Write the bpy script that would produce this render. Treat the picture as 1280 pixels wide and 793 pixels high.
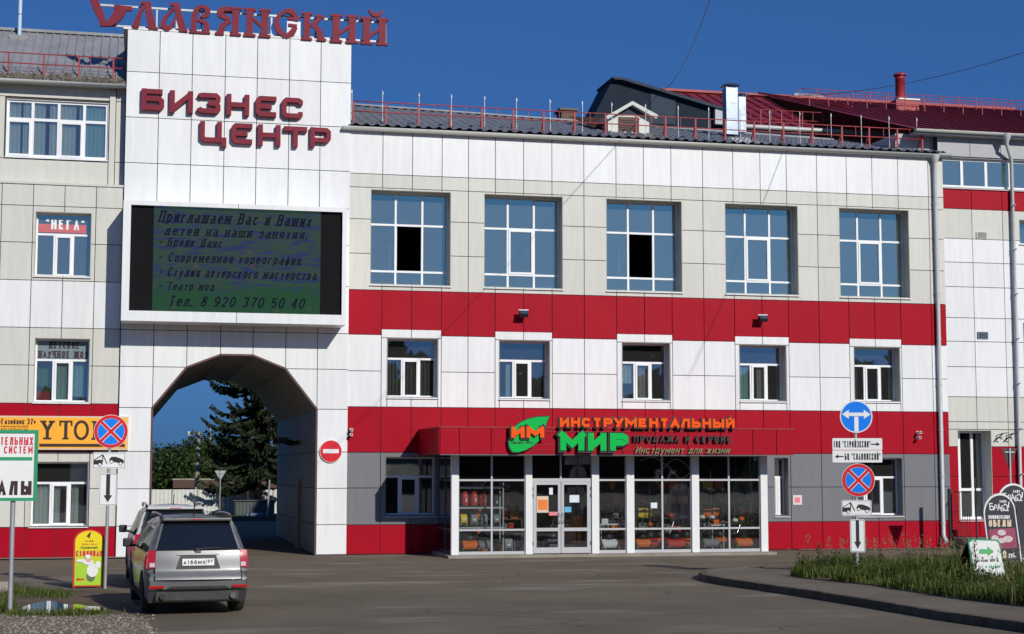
import bpy, math, random
from mathutils import Vector, Matrix
random.seed(7)
R = math.radians
for o in list(bpy.data.objects): bpy.data.objects.remove(o)
S = bpy.context.scene
COL = S.collection

# ------------------------------------------------------------ camera
CX, CD, CZ = 0.0, 50.0, 2.66046
YAW, PIT, ROL, FPX = .224825959, .0934915686, .00063379, 2016.64486
fw = Vector((math.sin(YAW)*math.cos(PIT), math.cos(YAW)*math.cos(PIT), math.sin(PIT)))
r0 = Vector((math.cos(YAW), -math.sin(YAW), 0)); u0 = r0.cross(fw)
rt = math.cos(ROL)*r0+math.sin(ROL)*u0; up = -math.sin(ROL)*r0+math.cos(ROL)*u0
cam = bpy.data.cameras.new('camera'); camo = bpy.data.objects.new('camera', cam); COL.objects.link(camo)
m = Matrix(((rt.x, up.x, -fw.x), (rt.y, up.y, -fw.y), (rt.z, up.z, -fw.z))).to_4x4()
m.translation = (CX, -CD, CZ); camo.matrix_world = m
cam.sensor_width = 36; cam.lens = FPX/1280*36; cam.clip_start = .1; cam.clip_end = 6000
S.camera = camo

# ------------------------------------------------------------ light
SUN = Vector((.38, -1, .57)).normalized()      # towards the sun
el = math.asin(SUN.z); az = math.atan2(SUN.x, SUN.y)   # clockwise from +Y
wd = bpy.data.worlds.new('World'); S.world = wd; wd.use_nodes = True
nt = wd.node_tree; nt.nodes.clear()
sky = nt.nodes.new('ShaderNodeTexSky'); sky.sky_type = 'NISHITA'; sky.sun_disc = False
sky.sun_elevation = el; sky.sun_rotation = az
sky.altitude = 0; sky.air_density = .8; sky.dust_density = 1.2; sky.ozone_density = 5.0
bg = nt.nodes.new('ShaderNodeBackground'); bg.inputs['Strength'].default_value = .1
wo = nt.nodes.new('ShaderNodeOutputWorld')
gm = nt.nodes.new('ShaderNodeGamma'); gm.inputs['Gamma'].default_value = .5
tn = nt.nodes.new('ShaderNodeMixRGB'); tn.blend_type = 'MULTIPLY'; tn.inputs[0].default_value = 1; tn.inputs[2].default_value = (.325, .80, 1.70, 1)
nt.links.new(sky.outputs[0], gm.inputs['Color']); nt.links.new(gm.outputs[0], tn.inputs[1]); nt.links.new(tn.outputs[0], bg.inputs['Color']); nt.links.new(bg.outputs[0], wo.inputs['Surface'])
sl = bpy.data.lights.new('sun', 'SUN'); sl.energy = 3.62; sl.angle = R(.5); sl.color = (1, .965, .875)
so = bpy.data.objects.new('sun', sl); COL.objects.link(so); so.rotation_euler = SUN.to_track_quat('Z', 'Y').to_euler()
S.view_settings.view_transform = 'Standard'; S.view_settings.look = 'None'; S.view_settings.exposure = 0; S.view_settings.gamma = 1

# ------------------------------------------------------------ helpers
def ray(u, v): return fw+(u-640)/FPX*rt-(v-396.5)/FPX*up
def FP(u, v, y=0.0):                       # point of the upright plane at depth y -> (x, z)
    d = ray(u, v); t = (y+CD)/d.y; return d.x*t, CZ+d.z*t
SL = .0065                                 # the yard rises gently away from the buildings
def gz(y): return 0.0 if y > 0 else -SL*y
def GP(u, v, h=0.0):                       # point of the ground -> (x, y)
    d = ray(u, v); t = (h+SL*CD-CZ)/(d.z+SL*d.y)
    if -CD+t*d.y > 0: t = (h-CZ)/d.z
    return d.x*t, -CD+t*d.y

def nd(t, k, **kw):
    n = t.nodes.new(k)
    for a, b in kw.items(): setattr(n, a, b)
    return n
MATS = {}
def mat(name, col, rough=.6, metal=0, var=.06, scale=3, bump=0, bscale=40, col2=None, fac=(.45, .65), spec=.5, stretch=None, coat=0):
    if name in MATS: return MATS[name]
    m = bpy.data.materials.new(name); m.use_nodes = True; t = m.node_tree; b = t.nodes['Principled BSDF']
    b.inputs['Roughness'].default_value = rough; b.inputs['Metallic'].default_value = metal
    b.inputs['Specular IOR Level'].default_value = spec
    if coat: b.inputs['Coat Weight'].default_value = coat; b.inputs['Coat Roughness'].default_value = .05
    c = (*col, 1) if len(col) == 3 else col
    geo = nd(t, 'ShaderNodeNewGeometry'); vec = geo.outputs['Position']
    if stretch:
        mp = nd(t, 'ShaderNodeMapping'); mp.inputs['Scale'].default_value = stretch; t.links.new(vec, mp.inputs[0]); vec = mp.outputs[0]
    if var or col2:
        n = nd(t, 'ShaderNodeTexNoise'); n.inputs['Scale'].default_value = scale; n.inputs['Detail'].default_value = 5; n.inputs['Roughness'].default_value = .6
        t.links.new(vec, n.inputs['Vector'])
        cr = nd(t, 'ShaderNodeValToRGB'); t.links.new(n.outputs['Fac'], cr.inputs[0])
        e = cr.color_ramp.elements
        if col2:
            e[0].position, e[1].position = fac; e[0].color = c; e[1].color = (*col2, 1)
        else:
            e[0].position, e[1].position = .3, .7
            e[0].color = tuple(x*(1-var) for x in c[:3])+(1,); e[1].color = tuple(min(1, x*(1+var)) for x in c[:3])+(1,)
        t.links.new(cr.outputs[0], b.inputs['Base Color'])
    else: b.inputs['Base Color'].default_value = c
    if bump:
        n2 = nd(t, 'ShaderNodeTexNoise'); n2.inputs['Scale'].default_value = bscale; n2.inputs['Detail'].default_value = 4; t.links.new(vec, n2.inputs['Vector'])
        bp = nd(t, 'ShaderNodeBump'); bp.inputs['Strength'].default_value = bump; bp.inputs['Distance'].default_value = .02
        t.links.new(n2.outputs['Fac'], bp.inputs['Height']); t.links.new(bp.outputs[0], b.inputs['Normal'])
    MATS[name] = m; return m

def panelmat(name, col, rough=.38, spec=.45, var=.045):
    """coated metal cassette: small colour difference from cassette to cassette, faint rain streaks, slight oil-canning"""
    m = bpy.data.materials.new(name); m.use_nodes = True; t = m.node_tree; b = t.nodes['Principled BSDF']
    oi = nd(t, 'ShaderNodeObjectInfo'); mr = nd(t, 'ShaderNodeMapRange'); mr.inputs['To Min'].default_value = 1-var; mr.inputs['To Max'].default_value = 1+var*.6
    t.links.new(oi.outputs['Random'], mr.inputs[0])
    geo = nd(t, 'ShaderNodeNewGeometry'); mp = nd(t, 'ShaderNodeMapping'); mp.inputs['Scale'].default_value = (5, 5, .5); t.links.new(geo.outputs['Position'], mp.inputs[0])
    n = nd(t, 'ShaderNodeTexNoise'); n.inputs['Scale'].default_value = 1.4; n.inputs['Detail'].default_value = 6; t.links.new(mp.outputs[0], n.inputs['Vector'])
    mr2 = nd(t, 'ShaderNodeMapRange'); mr2.inputs['From Min'].default_value = .3; mr2.inputs['From Max'].default_value = .75; mr2.inputs['To Min'].default_value = 1.02; mr2.inputs['To Max'].default_value = .915
    t.links.new(n.outputs['Fac'], mr2.inputs[0])
    mu = nd(t, 'ShaderNodeMath', operation='MULTIPLY'); t.links.new(mr.outputs[0], mu.inputs[0]); t.links.new(mr2.outputs[0], mu.inputs[1])
    mx = nd(t, 'ShaderNodeVectorMath', operation='SCALE'); mx.inputs[0].default_value = col; t.links.new(mu.outputs[0], mx.inputs['Scale'])
    t.links.new(mx.outputs[0], b.inputs['Base Color'])
    b.inputs['Roughness'].default_value = rough; b.inputs['Specular IOR Level'].default_value = spec
    n2 = nd(t, 'ShaderNodeTexNoise'); n2.inputs['Scale'].default_value = 1.1; n2.inputs['Detail'].default_value = 1; t.links.new(geo.outputs['Position'], n2.inputs['Vector'])
    bp = nd(t, 'ShaderNodeBump'); bp.inputs['Strength'].default_value = .25; bp.inputs['Distance'].default_value = .03
    t.links.new(n2.outputs['Fac'], bp.inputs['Height']); t.links.new(bp.outputs[0], b.inputs['Normal'])
    MATS[name] = m; return m

def glassmat(name, tint, fac, gl=(1, 1, 1), rough=.015, wob=.12, dust=.02):
    m = bpy.data.materials.new(name); m.use_nodes = True; t = m.node_tree; t.nodes.clear()
    out = nd(t, 'ShaderNodeOutputMaterial'); mx = nd(t, 'ShaderNodeMixShader')
    tr = nd(t, 'ShaderNodeBsdfTransparent'); tr.inputs[0].default_value = (*tint, 1)
    g = nd(t, 'ShaderNodeBsdfGlossy'); g.inputs[0].default_value = (*gl, 1); g.inputs['Roughness'].default_value = rough
    lw = nd(t, 'ShaderNodeLayerWeight'); lw.inputs['Blend'].default_value = .25
    mr = nd(t, 'ShaderNodeMapRange'); mr.inputs['To Min'].default_value = fac; mr.inputs['To Max'].default_value = 1; t.links.new(lw.outputs['Facing'], mr.inputs[0])
    geo = nd(t, 'ShaderNodeNewGeometry'); n = nd(t, 'ShaderNodeTexNoise'); n.inputs['Scale'].default_value = 1.5; n.inputs['Detail'].default_value = 1; t.links.new(geo.outputs['Position'], n.inputs['Vector'])
    bp = nd(t, 'ShaderNodeBump'); bp.inputs['Strength'].default_value = wob; bp.inputs['Distance'].default_value = .02
    t.links.new(n.outputs['Fac'], bp.inputs['Height']); t.links.new(bp.outputs[0], g.inputs['Normal'])
    df = nd(t, 'ShaderNodeBsdfDiffuse'); df.inputs[0].default_value = (.8, .78, .74, 1); dm = nd(t, 'ShaderNodeMixShader'); dm.inputs[0].default_value = dust; t.links.new(tr.outputs[0], dm.inputs[1]); t.links.new(df.outputs[0], dm.inputs[2])
    t.links.new(mr.outputs[0], mx.inputs[0]); t.links.new(dm.outputs[0], mx.inputs[1]); t.links.new(g.outputs[0], mx.inputs[2]); t.links.new(mx.outputs[0], out.inputs[0])
    MATS[name] = m; return m

def tag(o, label=None, cat=None, group=None, kind=None):
    if label: o['label'] = label
    if cat: o['category'] = cat
    if group: o['group'] = group
    if kind: o['kind'] = kind
    return o
WP = {}                                    # world position of every object made here
def empty(name, loc, label=None, cat=None, group=None, rz=0):
    o = bpy.data.objects.new(name, None); COL.objects.link(o); o.location = loc; o.rotation_euler = (0, 0, rz); o.empty_display_size = .2
    WP[o.name] = Vector(loc); return tag(o, label, cat, group)
class B:
    """collects shapes given in world coordinates (or local ones when build(local=True))"""
    def __init__(s): s.v = []; s.f = []; s.sm = []; s.mi = []; s.cm = 0
    def add(s, vs, fs, smooth=False):
        n = len(s.v); s.v += [tuple(p) for p in vs]; s.f += [tuple(i+n for i in f) for f in fs]; s.sm += [smooth]*len(fs); s.mi += [s.cm]*len(fs); return s
    def box(s, x0, x1, y0, y1, z0, z1):
        return s.add([(x0, y0, z0), (x1, y0, z0), (x1, y1, z0), (x0, y1, z0), (x0, y0, z1), (x1, y0, z1), (x1, y1, z1), (x0, y1, z1)],
                     [(0, 3, 2, 1), (4, 5, 6, 7), (0, 1, 5, 4), (1, 2, 6, 5), (2, 3, 7, 6), (3, 0, 4, 7)])
    def prism(s, poly, y0, y1):            # polygon in x,z extruded along y
        n = len(poly); a = sum(poly[i][0]*poly[(i+1) % n][1]-poly[(i+1) % n][0]*poly[i][1] for i in range(n))
        if a < 0: poly = poly[::-1]
        vs = [(x, y0, z) for x, z in poly]+[(x, y1, z) for x, z in poly]
        fs = [tuple(range(n)), tuple(range(2*n-1, n-1, -1))]+[(i, i+n, (i+1) % n+n, (i+1) % n) for i in range(n)]
        return s.add(vs, fs)
    def slab(s, poly, z0, z1):             # polygon in x,y extruded along z
        n = len(poly); a = sum(poly[i][0]*poly[(i+1) % n][1]-poly[(i+1) % n][0]*poly[i][1] for i in range(n))
        if a < 0: poly = poly[::-1]
        f0 = z0 if callable(z0) else (lambda x, y: z0); f1 = z1 if callable(z1) else (lambda x, y: z1)
        vs = [(x, y, f0(x, y)) for x, y in poly]+[(x, y, f1(x, y)) for x, y in poly]
        fs = [tuple(range(n-1, -1, -1)), tuple(range(n, 2*n))]+[(i, (i+1) % n, (i+1) % n+n, i+n) for i in range(n)]
        return s.add(vs, fs)
    def side(s, poly, x0, x1):             # polygon in y,z extruded along x
        n = len(poly); a = sum(poly[i][0]*poly[(i+1) % n][1]-poly[(i+1) % n][0]*poly[i][1] for i in range(n))
        if a < 0: poly = poly[::-1]
        vs = [(x0, y, z) for y, z in poly]+[(x1, y, z) for y, z in poly]
        fs = [tuple(range(n-1, -1, -1)), tuple(range(n, 2*n))]+[(i, (i+1) % n, (i+1) % n+n, i+n) for i in range(n)]
        return s.add(vs, fs)
    def tube(s, pts, r, n=8, caps=True, smooth=True):
        pts = [Vector(p) for p in pts]; k = len(pts); rs = r if isinstance(r, (list, tuple)) else [r]*k
        vs = []; ref = None
        for i, p in enumerate(pts):
            d = (pts[min(i+1, k-1)]-pts[max(i-1, 0)]).normalized()
            if ref is None: ref = Vector((0, 0, 1)) if abs(d.z) < .9 else Vector((1, 0, 0))
            a = d.cross(ref).normalized(); b = d.cross(a)
            for j in range(n):
                t = 2*math.pi*(j+.5)/n; vs.append(p+(a*math.cos(t)+b*math.sin(t))*rs[i])
        fs = [(i*n+j, (i+1)*n+j, (i+1)*n+(j+1) % n, i*n+(j+1) % n) for i in range(k-1) for j in range(n)]
        s.add(vs, fs, smooth)
        if caps: s.add(vs[:n], [tuple(range(n))]); s.add(vs[-n:], [tuple(range(n-1, -1, -1))])
        return s
    def bar(s, a, b, w, h=None):           # square bar
        h = h or w; a, b = Vector(a), Vector(b); d = (b-a).normalized(); ref = Vector((0, 0, 1)) if abs(d.z) < .95 else Vector((0, 1, 0))
        p = d.cross(ref).normalized()*w/2; q = d.cross(p).normalized()*h/2
        vs = [a-p-q, a+p-q, a+p+q, a-p+q, b-p-q, b+p-q, b+p+q, b-p+q]
        return s.add(vs, [(0, 3, 2, 1), (4, 5, 6, 7), (0, 1, 5, 4), (1, 2, 6, 5), (2, 3, 7, 6), (3, 0, 4, 7)])
    def disc(s, cx, cz, r, y0, y1, n=32, ex=1):
        return s.prism([(cx+r*ex*math.cos(2*math.pi*i/n), cz+r*math.sin(2*math.pi*i/n)) for i in range(n)], y0, y1)
    def ball(s, c, r, n=8, sq=(1, 1, 1)):
        vs = []; fs = []
        for i in range(n+1):
            for j in range(n*2):
                a = math.pi*i/n; b = math.pi*j/n
                vs.append((c[0]+r*sq[0]*math.sin(a)*math.cos(b), c[1]+r*sq[1]*math.sin(a)*math.sin(b), c[2]+r*sq[2]*math.cos(a)))
        for i in range(n):
            for j in range(n*2): fs.append((i*n*2+j, (i+1)*n*2+j, (i+1)*n*2+(j+1) % (n*2), i*n*2+(j+1) % (n*2)))
        return s.add(vs, fs, True)
    def lathe(s, c, prof, n=16, axis='z'):
        vs = []; k = len(prof)
        for r, h in prof:
            for j in range(n):
                t = 2*math.pi*j/n; a, b = r*math.cos(t), r*math.sin(t)
                vs.append({'z': (c[0]+a, c[1]+b, c[2]+h), 'y': (c[0]+a, c[1]+h, c[2]+b), 'x': (c[0]+h, c[1]+a, c[2]+b)}[axis])
        fs = [(i*n+j, i*n+(j+1) % n, (i+1)*n+(j+1) % n, (i+1)*n+j) for i in range(k-1) for j in range(n)]
        if axis == 'y': fs = [f[::-1] for f in fs]
        s.add(vs, fs, True)
        s.add(vs[:n], [tuple(range(n-1, -1, -1)) if axis != 'y' else tuple(range(n))]); s.add(vs[-n:], [tuple(range(n)) if axis != 'y' else tuple(range(n-1, -1, -1))])
        return s
    def mat(s, i): s.cm = i; return s
    def build(s, name, mats, parent=None, label=None, cat=None, group=None, kind=None, local=False, origin=None, bevel=0, subsurf=0):
        off = Vector((0, 0, 0))
        if not local:
            off = WP[parent.name].copy() if parent else Vector(origin or (0, 0, 0))
            if not parent and origin is None and s.v:
                xs = [p[0] for p in s.v]; ys = [p[1] for p in s.v]; off = Vector(((min(xs)+max(xs))/2, (min(ys)+max(ys))/2, min(p[2] for p in s.v)))
        me = bpy.data.meshes.new(name); me.from_pydata([(p[0]-off.x, p[1]-off.y, p[2]-off.z) for p in s.v], [], s.f)
        for mm in (mats if isinstance(mats, (list, tuple)) else [mats]): me.materials.append(MATS[mm] if isinstance(mm, str) else mm)
        me.polygons.foreach_set('use_smooth', s.sm); me.polygons.foreach_set('material_index', s.mi); me.update()
        o = bpy.data.objects.new(name, me); COL.objects.link(o)
        if parent: o.parent = parent; WP[o.name] = WP[parent.name].copy()
        else: o.location = off if not local else (0, 0, 0); WP[o.name] = off.copy()
        if bevel:
            md = o.modifiers.new('bevel', 'BEVEL'); md.width = bevel; md.segments = 2; md.limit_method = 'ANGLE'
        if subsurf:
            md = o.modifiers.new('sub', 'SUBSURF'); md.levels = md.render_levels = subsurf
        return tag(o, label, cat, group, kind)
def copy_tree(o, parent=None, loc=None):
    c = o.copy(); COL.objects.link(c)
    if parent: c.parent = parent
    if loc is not None: c.location = loc
    WP[c.name] = WP[o.name].copy() if loc is None else Vector(loc)
    for ch in list(o.children): copy_tree(ch, c)
    return c
ORD = ['first', 'second', 'third', 'fourth', 'fifth', 'sixth', 'seventh', 'eighth', 'ninth', 'tenth', 'eleventh', 'twelfth', 'thirteenth', 'fourteenth',
       'fifteenth', 'sixteenth', 'seventeenth', 'eighteenth', 'nineteenth', 'twentieth', 'twenty-first', 'twenty-second']

def text(s, rect, y, m, parent, name='lettering', depth=.004, bold=0, shear=0, spacing=1, keep=False, rotx=None, res=2, align='C'):
    """flat lettering facing -Y, fitted to rect=(x0,x1,z0,z1); returns the mesh object"""
    cu = bpy.data.curves.new('t', 'FONT'); cu.body = s; cu.size = 1; cu.extrude = .02; cu.offset = bold; cu.shear = shear; cu.space_character = spacing; cu.resolution_u = res
    to = bpy.data.objects.new('t', cu); COL.objects.link(to)
    dg = bpy.context.evaluated_depsgraph_get(); dg.update()
    me = bpy.data.meshes.new_from_object(to.evaluated_get(dg)); bpy.data.objects.remove(to); bpy.data.curves.remove(cu)
    xs = [v.co.x for v in me.vertices]; ys = [v.co.y for v in me.vertices]
    a, b, c, d = min(xs), max(xs), min(ys), max(ys); x0, x1, z0, z1 = rect
    kx, kz = (x1-x0)/(b-a), (z1-z0)/(d-c)
    if keep:
        k = min(kx, kz); 
        if align == 'C': x0 += ((x1-x0)-(b-a)*k)/2
        kx = kz = k
    off = WP[parent.name] if parent else Vector((0, 0, 0))
    for v in me.vertices:
        x, zz, e = v.co
        v.co = (x0+(x-a)*kx-off.x, y-(e/.02+1)/2*depth-off.y, z0+(zz-c)*kz-off.z)
    me.materials.clear(); me.materials.append(MATS[m] if isinstance(m, str) else m)
    for p in me.polygons: p.material_index = 0; p.use_smooth = False
    me.name = name; o = bpy.data.objects.new(name, me); COL.objects.link(o)
    if parent: o.parent = parent; WP[o.name] = WP[parent.name].copy()
    return o
def smooth(pts, k=5):
    if len(pts) < 3: return pts
    P = [Vector(p) for p in pts]; P = [P[0]*2-P[1]]+P+[P[-1]*2-P[-2]]; out = []
    for i in range(1, len(P)-2):
        for j in range(k):
            t = j/k; a, b, c, d = P[i-1], P[i], P[i+1], P[i+2]
            out.append(.5*((2*b)+(c-a)*t+(2*a-5*b+4*c-d)*t*t+(3*b-a-3*c+d)*t**3))
    out.append(P[-2]); return [tuple(p) for p in out]
def stroke(bb, pts, w, y, depth, curve=False, close=False):
    """bar of given width following pts (x,z), from y back by depth; w one width or (w0, w1, ...)"""
    ws = list(w) if isinstance(w, (list, tuple)) else [w]*len(pts)
    if curve:
        q = smooth([(p[0], p[1], ws[i]) for i, p in enumerate(pts)]); pts = [(a[0], a[1]) for a in q]; ws = [a[2] for a in q]
    n = len(pts); P = [Vector(p) for p in pts]; L = []; Rr = []
    for i in range(n):
        d1 = (P[i]-P[i-1]).normalized() if (i > 0 or close) else (P[1]-P[0]).normalized()
        d2 = (P[(i+1) % n]-P[i]).normalized() if (i < n-1 or close) else d1
        n1 = Vector((-d1.y, d1.x)); n2 = Vector((-d2.y, d2.x)); mm = (n1+n2)
        mm = mm.normalized() if mm.length > 1e-6 else n1; k = 1/max(.45, mm.dot(n1))
        L.append(P[i]+mm*ws[i]/2*k); Rr.append(P[i]-mm*ws[i]/2*k)
    vs = [(p.x, y, p.y) for p in L]+[(p.x, y, p.y) for p in Rr]+[(p.x, y+depth, p.y) for p in L]+[(p.x, y+depth, p.y) for p in Rr]
    fs = []
    for i in range(n if close else n-1):
        j = (i+1) % n; fs += [(i, n+i, n+j, j), (2*n+j, 3*n+j, 3*n+i, 2*n+i), (j, 2*n+j, 2*n+i, i), (n+i, 3*n+i, 3*n+j, n+j)]
    if not close: fs += [(0, 2*n, 3*n, n), (n-1, 2*n-1, 4*n-1, 3*n-1)]
    bb.add(vs, fs); return bb

O_ = [(.3, 1), (.7, 1), (1, .75), (1, .25), (.7, 0), (.3, 0), (0, .25), (0, .75), (.3, 1)]
FONT = {
 'А': [[(0, 0), (.5, 1), (1, 0)], [(.2, .32), (.8, .32)]], 'Б': [[(.95, 1), (0, 1), (0, 0), (.8, 0), (1, .15), (1, .42), (.8, .56), (.02, .56)]],
 'В': [[(.02, .53), (.75, .53), (.94, .66), (.94, .87), (.75, 1), (0, 1), (0, 0), (.8, 0), (1, .14), (1, .38), (.78, .52)]], 'Г': [[(0, 0), (0, 1), (1, 1)]],
 'Д': [[(0, -.16), (0, 0), (1, 0), (1, -.16)], [(.16, .02), (.32, 1), (.84, 1), (.84, .02)]], 'Е': [[(1, 1), (0, 1), (0, 0), (1, 0)], [(.02, .52), (.85, .52)]],
 'Ж': [[(.5, 0), (.5, 1)], [(0, 1), (.46, .5), (0, 0)], [(1, 1), (.54, .5), (1, 0)]], 'З': [[(0, .84), (.25, 1), (.75, 1), (1, .83), (1, .68), (.75, .53), (.35, .53)], [(.75, .53), (1, .36), (1, .17), (.75, 0), (.25, 0), (0, .16)]],
 'И': [[(0, 1), (0, 0)], [(1, 1), (1, 0)], [(0, .06), (1, .94)]], 'К': [[(0, 0), (0, 1)], [(1, 1), (.08, .5), (1, 0)]], 'Л': [[(0, 0), (.28, 1), (1, 1), (1, 0)]], 'М': [[(0, 0), (0, 1), (.5, .3), (1, 1), (1, 0)]],
 'Н': [[(0, 0), (0, 1)], [(1, 0), (1, 1)], [(.02, .52), (.98, .52)]], 'О': [O_], 'П': [[(0, 0), (0, 1), (1, 1), (1, 0)]], 'Р': [[(0, 0), (0, 1), (.75, 1), (1, .85), (1, .58), (.75, .43), (.02, .43)]],
 'С': [[(1, .8), (.72, 1), (.28, 1), (0, .75), (0, .25), (.28, 0), (.72, 0), (1, .2)]], 'Т': [[(0, 1), (1, 1)], [(.5, .98), (.5, 0)]], 'У': [[(0, 1), (.5, .36)], [(1, 1), (.36, 0), (.08, 0)]],
 'Ф': [[(.5, 0), (.5, 1)], [(.25, .85), (.75, .85), (1, .65), (1, .4), (.75, .2), (.25, .2), (0, .4), (0, .65), (.25, .85)]], 'Х': [[(0, 0), (1, 1)], [(0, 1), (1, 0)]], 'Ц': [[(0, 1), (0, 0), (1.0, 0), (1.0, -.16)], [(.85, 1), (.85, .02)]],
 'Ч': [[(1, 0), (1, 1)], [(0, 1), (0, .6), (.2, .45), (.98, .45)]], 'Ш': [[(0, 1), (0, 0), (1, 0), (1, 1)], [(.5, 1), (.5, .02)]], 'Щ': [[(0, 1), (0, 0), (1, 0), (1, -.16)], [(.45, 1), (.45, .02)], [(.9, 1), (.9, .02)]],
 'Ы': [[(0, 1), (0, 0), (.5, 0), (.68, .12), (.68, .42), (.5, .55), (.02, .55)], [(1, 0), (1, 1)]], 'Ь': [[(0, 1), (0, 0), (.75, 0), (1, .13), (1, .42), (.75, .55), (.02, .55)]], 'Э': [[(0, .82), (.28, 1), (.7, 1), (1, .75), (1, .25), (.7, 0), (.28, 0), (0, .18)], [(.35, .5), (.98, .5)]],
 'Ю': [[(0, 0), (0, 1)], [(.02, .5), (.38, .5)], [(.6, 1), (.82, 1), (1, .75), (1, .25), (.82, 0), (.6, 0), (.4, .25), (.4, .75), (.6, 1)]], 'Я': [[(1, 0), (1, 1), (.25, 1), (0, .85), (0, .58), (.25, .43), (.98, .43)], [(.5, .43), (0, 0)]],
 'а': [[(.1, .95), (.75, 1), (1, .8), (1, 0)], [(.98, .55), (.3, .55), (0, .38), (0, .15), (.3, 0), (.98, .1)]], 'е': [[(.02, .52), (1, .52), (1, .78), (.72, 1), (.28, 1), (0, .75), (0, .25), (.28, 0), (.75, 0), (1, .15)]],
 'р': [[(0, -.42), (0, 1)], [(.02, .9), (.72, 1), (1, .75), (1, .25), (.72, 0), (.02, .1)]], 'у': [[(0, 1), (.5, .1)], [(1, 1), (.4, -.35), (.05, -.4)]], 'б': [[(.95, 1.42), (.2, 1.25), (0, .8), (0, .25), (.28, 0), (.72, 0), (1, .25), (1, .6), (.72, .85), (.05, .75)]],
 'ф': [[(.5, -.42), (.5, 1.4)], O_], 'о': [O_], 'с': [[(1, .8), (.72, 1), (.28, 1), (0, .75), (0, .25), (.28, 0), (.72, 0), (1, .2)]],
 '0': [O_], '1': [[(.2, .8), (.65, 1), (.65, 0)]], '2': [[(0, .78), (.28, 1), (.72, 1), (1, .78), (1, .58), (0, 0), (1, 0)]], '3': [[(0, .86), (.28, 1), (.75, 1), (1, .8), (.75, .54), (.4, .54)], [(.75, .54), (1, .3), (.75, 0), (.28, 0), (0, .14)]],
 '4': [[(.75, 0), (.75, 1), (0, .3), (1, .3)]], '5': [[(.95, 1), (.1, 1), (.03, .55), (.7, .6), (1, .42), (1, .18), (.7, 0), (.05, .05)]], '6': [[(.9, .98), (.35, .95), (0, .55), (0, .2), (.3, 0), (.7, 0), (1, .2), (1, .42), (.7, .6), (.05, .5)]], '7': [[(0, 1), (1, 1), (.35, 0)]],
 '8': [[(.5, .54), (.92, .7), (.85, .95), (.5, 1), (.15, .95), (.08, .7), (.5, .54), (1, .35), (1, .12), (.7, 0), (.3, 0), (0, .12), (0, .35), (.5, .54)]], '9': [[(.1, .02), (.65, .05), (1, .45), (1, .8), (.7, 1), (.3, 1), (0, .8), (0, .58), (.3, .4), (.95, .5)]],
 'A': [[(0, 0), (.5, 1), (1, 0)], [(.2, .32), (.8, .32)]], '.': [[(.3, .0), (.3, .1)]], ',': [[(.4, .08), (.2, -.2)]], ';': [[(.4, .08), (.2, -.2)], [(.4, .55), (.4, .65)]], ':': [[(.4, .0), (.4, .1)], [(.4, .55), (.4, .65)]], '-': [[(-.3, .45), (1.3, .45)]], '!': [[(.5, 1), (.5, .32)], [(.5, .1), (.5, 0)]],
 '"': [[(.25, 1), (.25, .75)], [(.75, 1), (.75, .75)]], '«': [[(.45, .7), (.05, .4), (.45, .1)], [(.95, .7), (.55, .4), (.95, .1)]], '»': [[(.05, .7), (.45, .4), (.05, .1)], [(.55, .7), (.95, .4), (.55, .1)]]}
for _k in list(FONT):                       # stems become strokes of their own, so that no stroke lies on itself
    out = []
    for P in FONT[_k]:
        cur = [P[0]]
        for a, c in zip(P[:-1], P[1:]):
            if len(P) > 3 and P[0] != P[-1] and a[0] == c[0] and abs(a[1]-c[1]) > .9:
                if len(cur) > 1: out.append(cur)
                out.append([a, c]); cur = [c]
            else: cur.append(c)
        if len(cur) > 1: out.append(cur)
    FONT[_k] = out
FONT['Й'] = FONT['И']+[[(.3, 1.3), (.5, 1.2), (.7, 1.3)]]
WIDE = {'Ж': .95, 'Ш': .9, 'Щ': .95, 'М': .85, 'Ю': .95, 'Ы': .85, 'Ф': .85, 'Д': .8, '.': .3, ',': .3, ';': .3, ':': .3, '!': .25, '1': .45, ' ': .35, '-': .45, '"': .35, '«': .5, '»': .5}
ASC = set('бф')
FONT['т'] = [[(0, .93), (1, .93)], [(.5, .93), (.5, 0)]]
def glyph(ch):                              # strokes, width, height
    if ch in FONT and (not ch.islower() or ch in 'аерубфост'): return FONT[ch], (WIDE.get(ch, .66) if not ch.islower() else .58), (.72 if ch.islower() else 1)
    if ch.islower(): s_, w_, _ = glyph(ch.upper()); return s_, w_*.82, .72
    return FONT.get(ch, []), WIDE.get(ch, .66), 1
def lay(s, x0, x1, gap=.26):
    adv = [glyph(c)[1] for c in s]; tot = sum(adv)+gap*(len(s)-1); k = (x1-x0)/tot; out = []; x = x0
    for c, a in zip(s, adv): out.append((c, x, x+a*k)); x += (a+gap)*k
    return out
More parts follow.
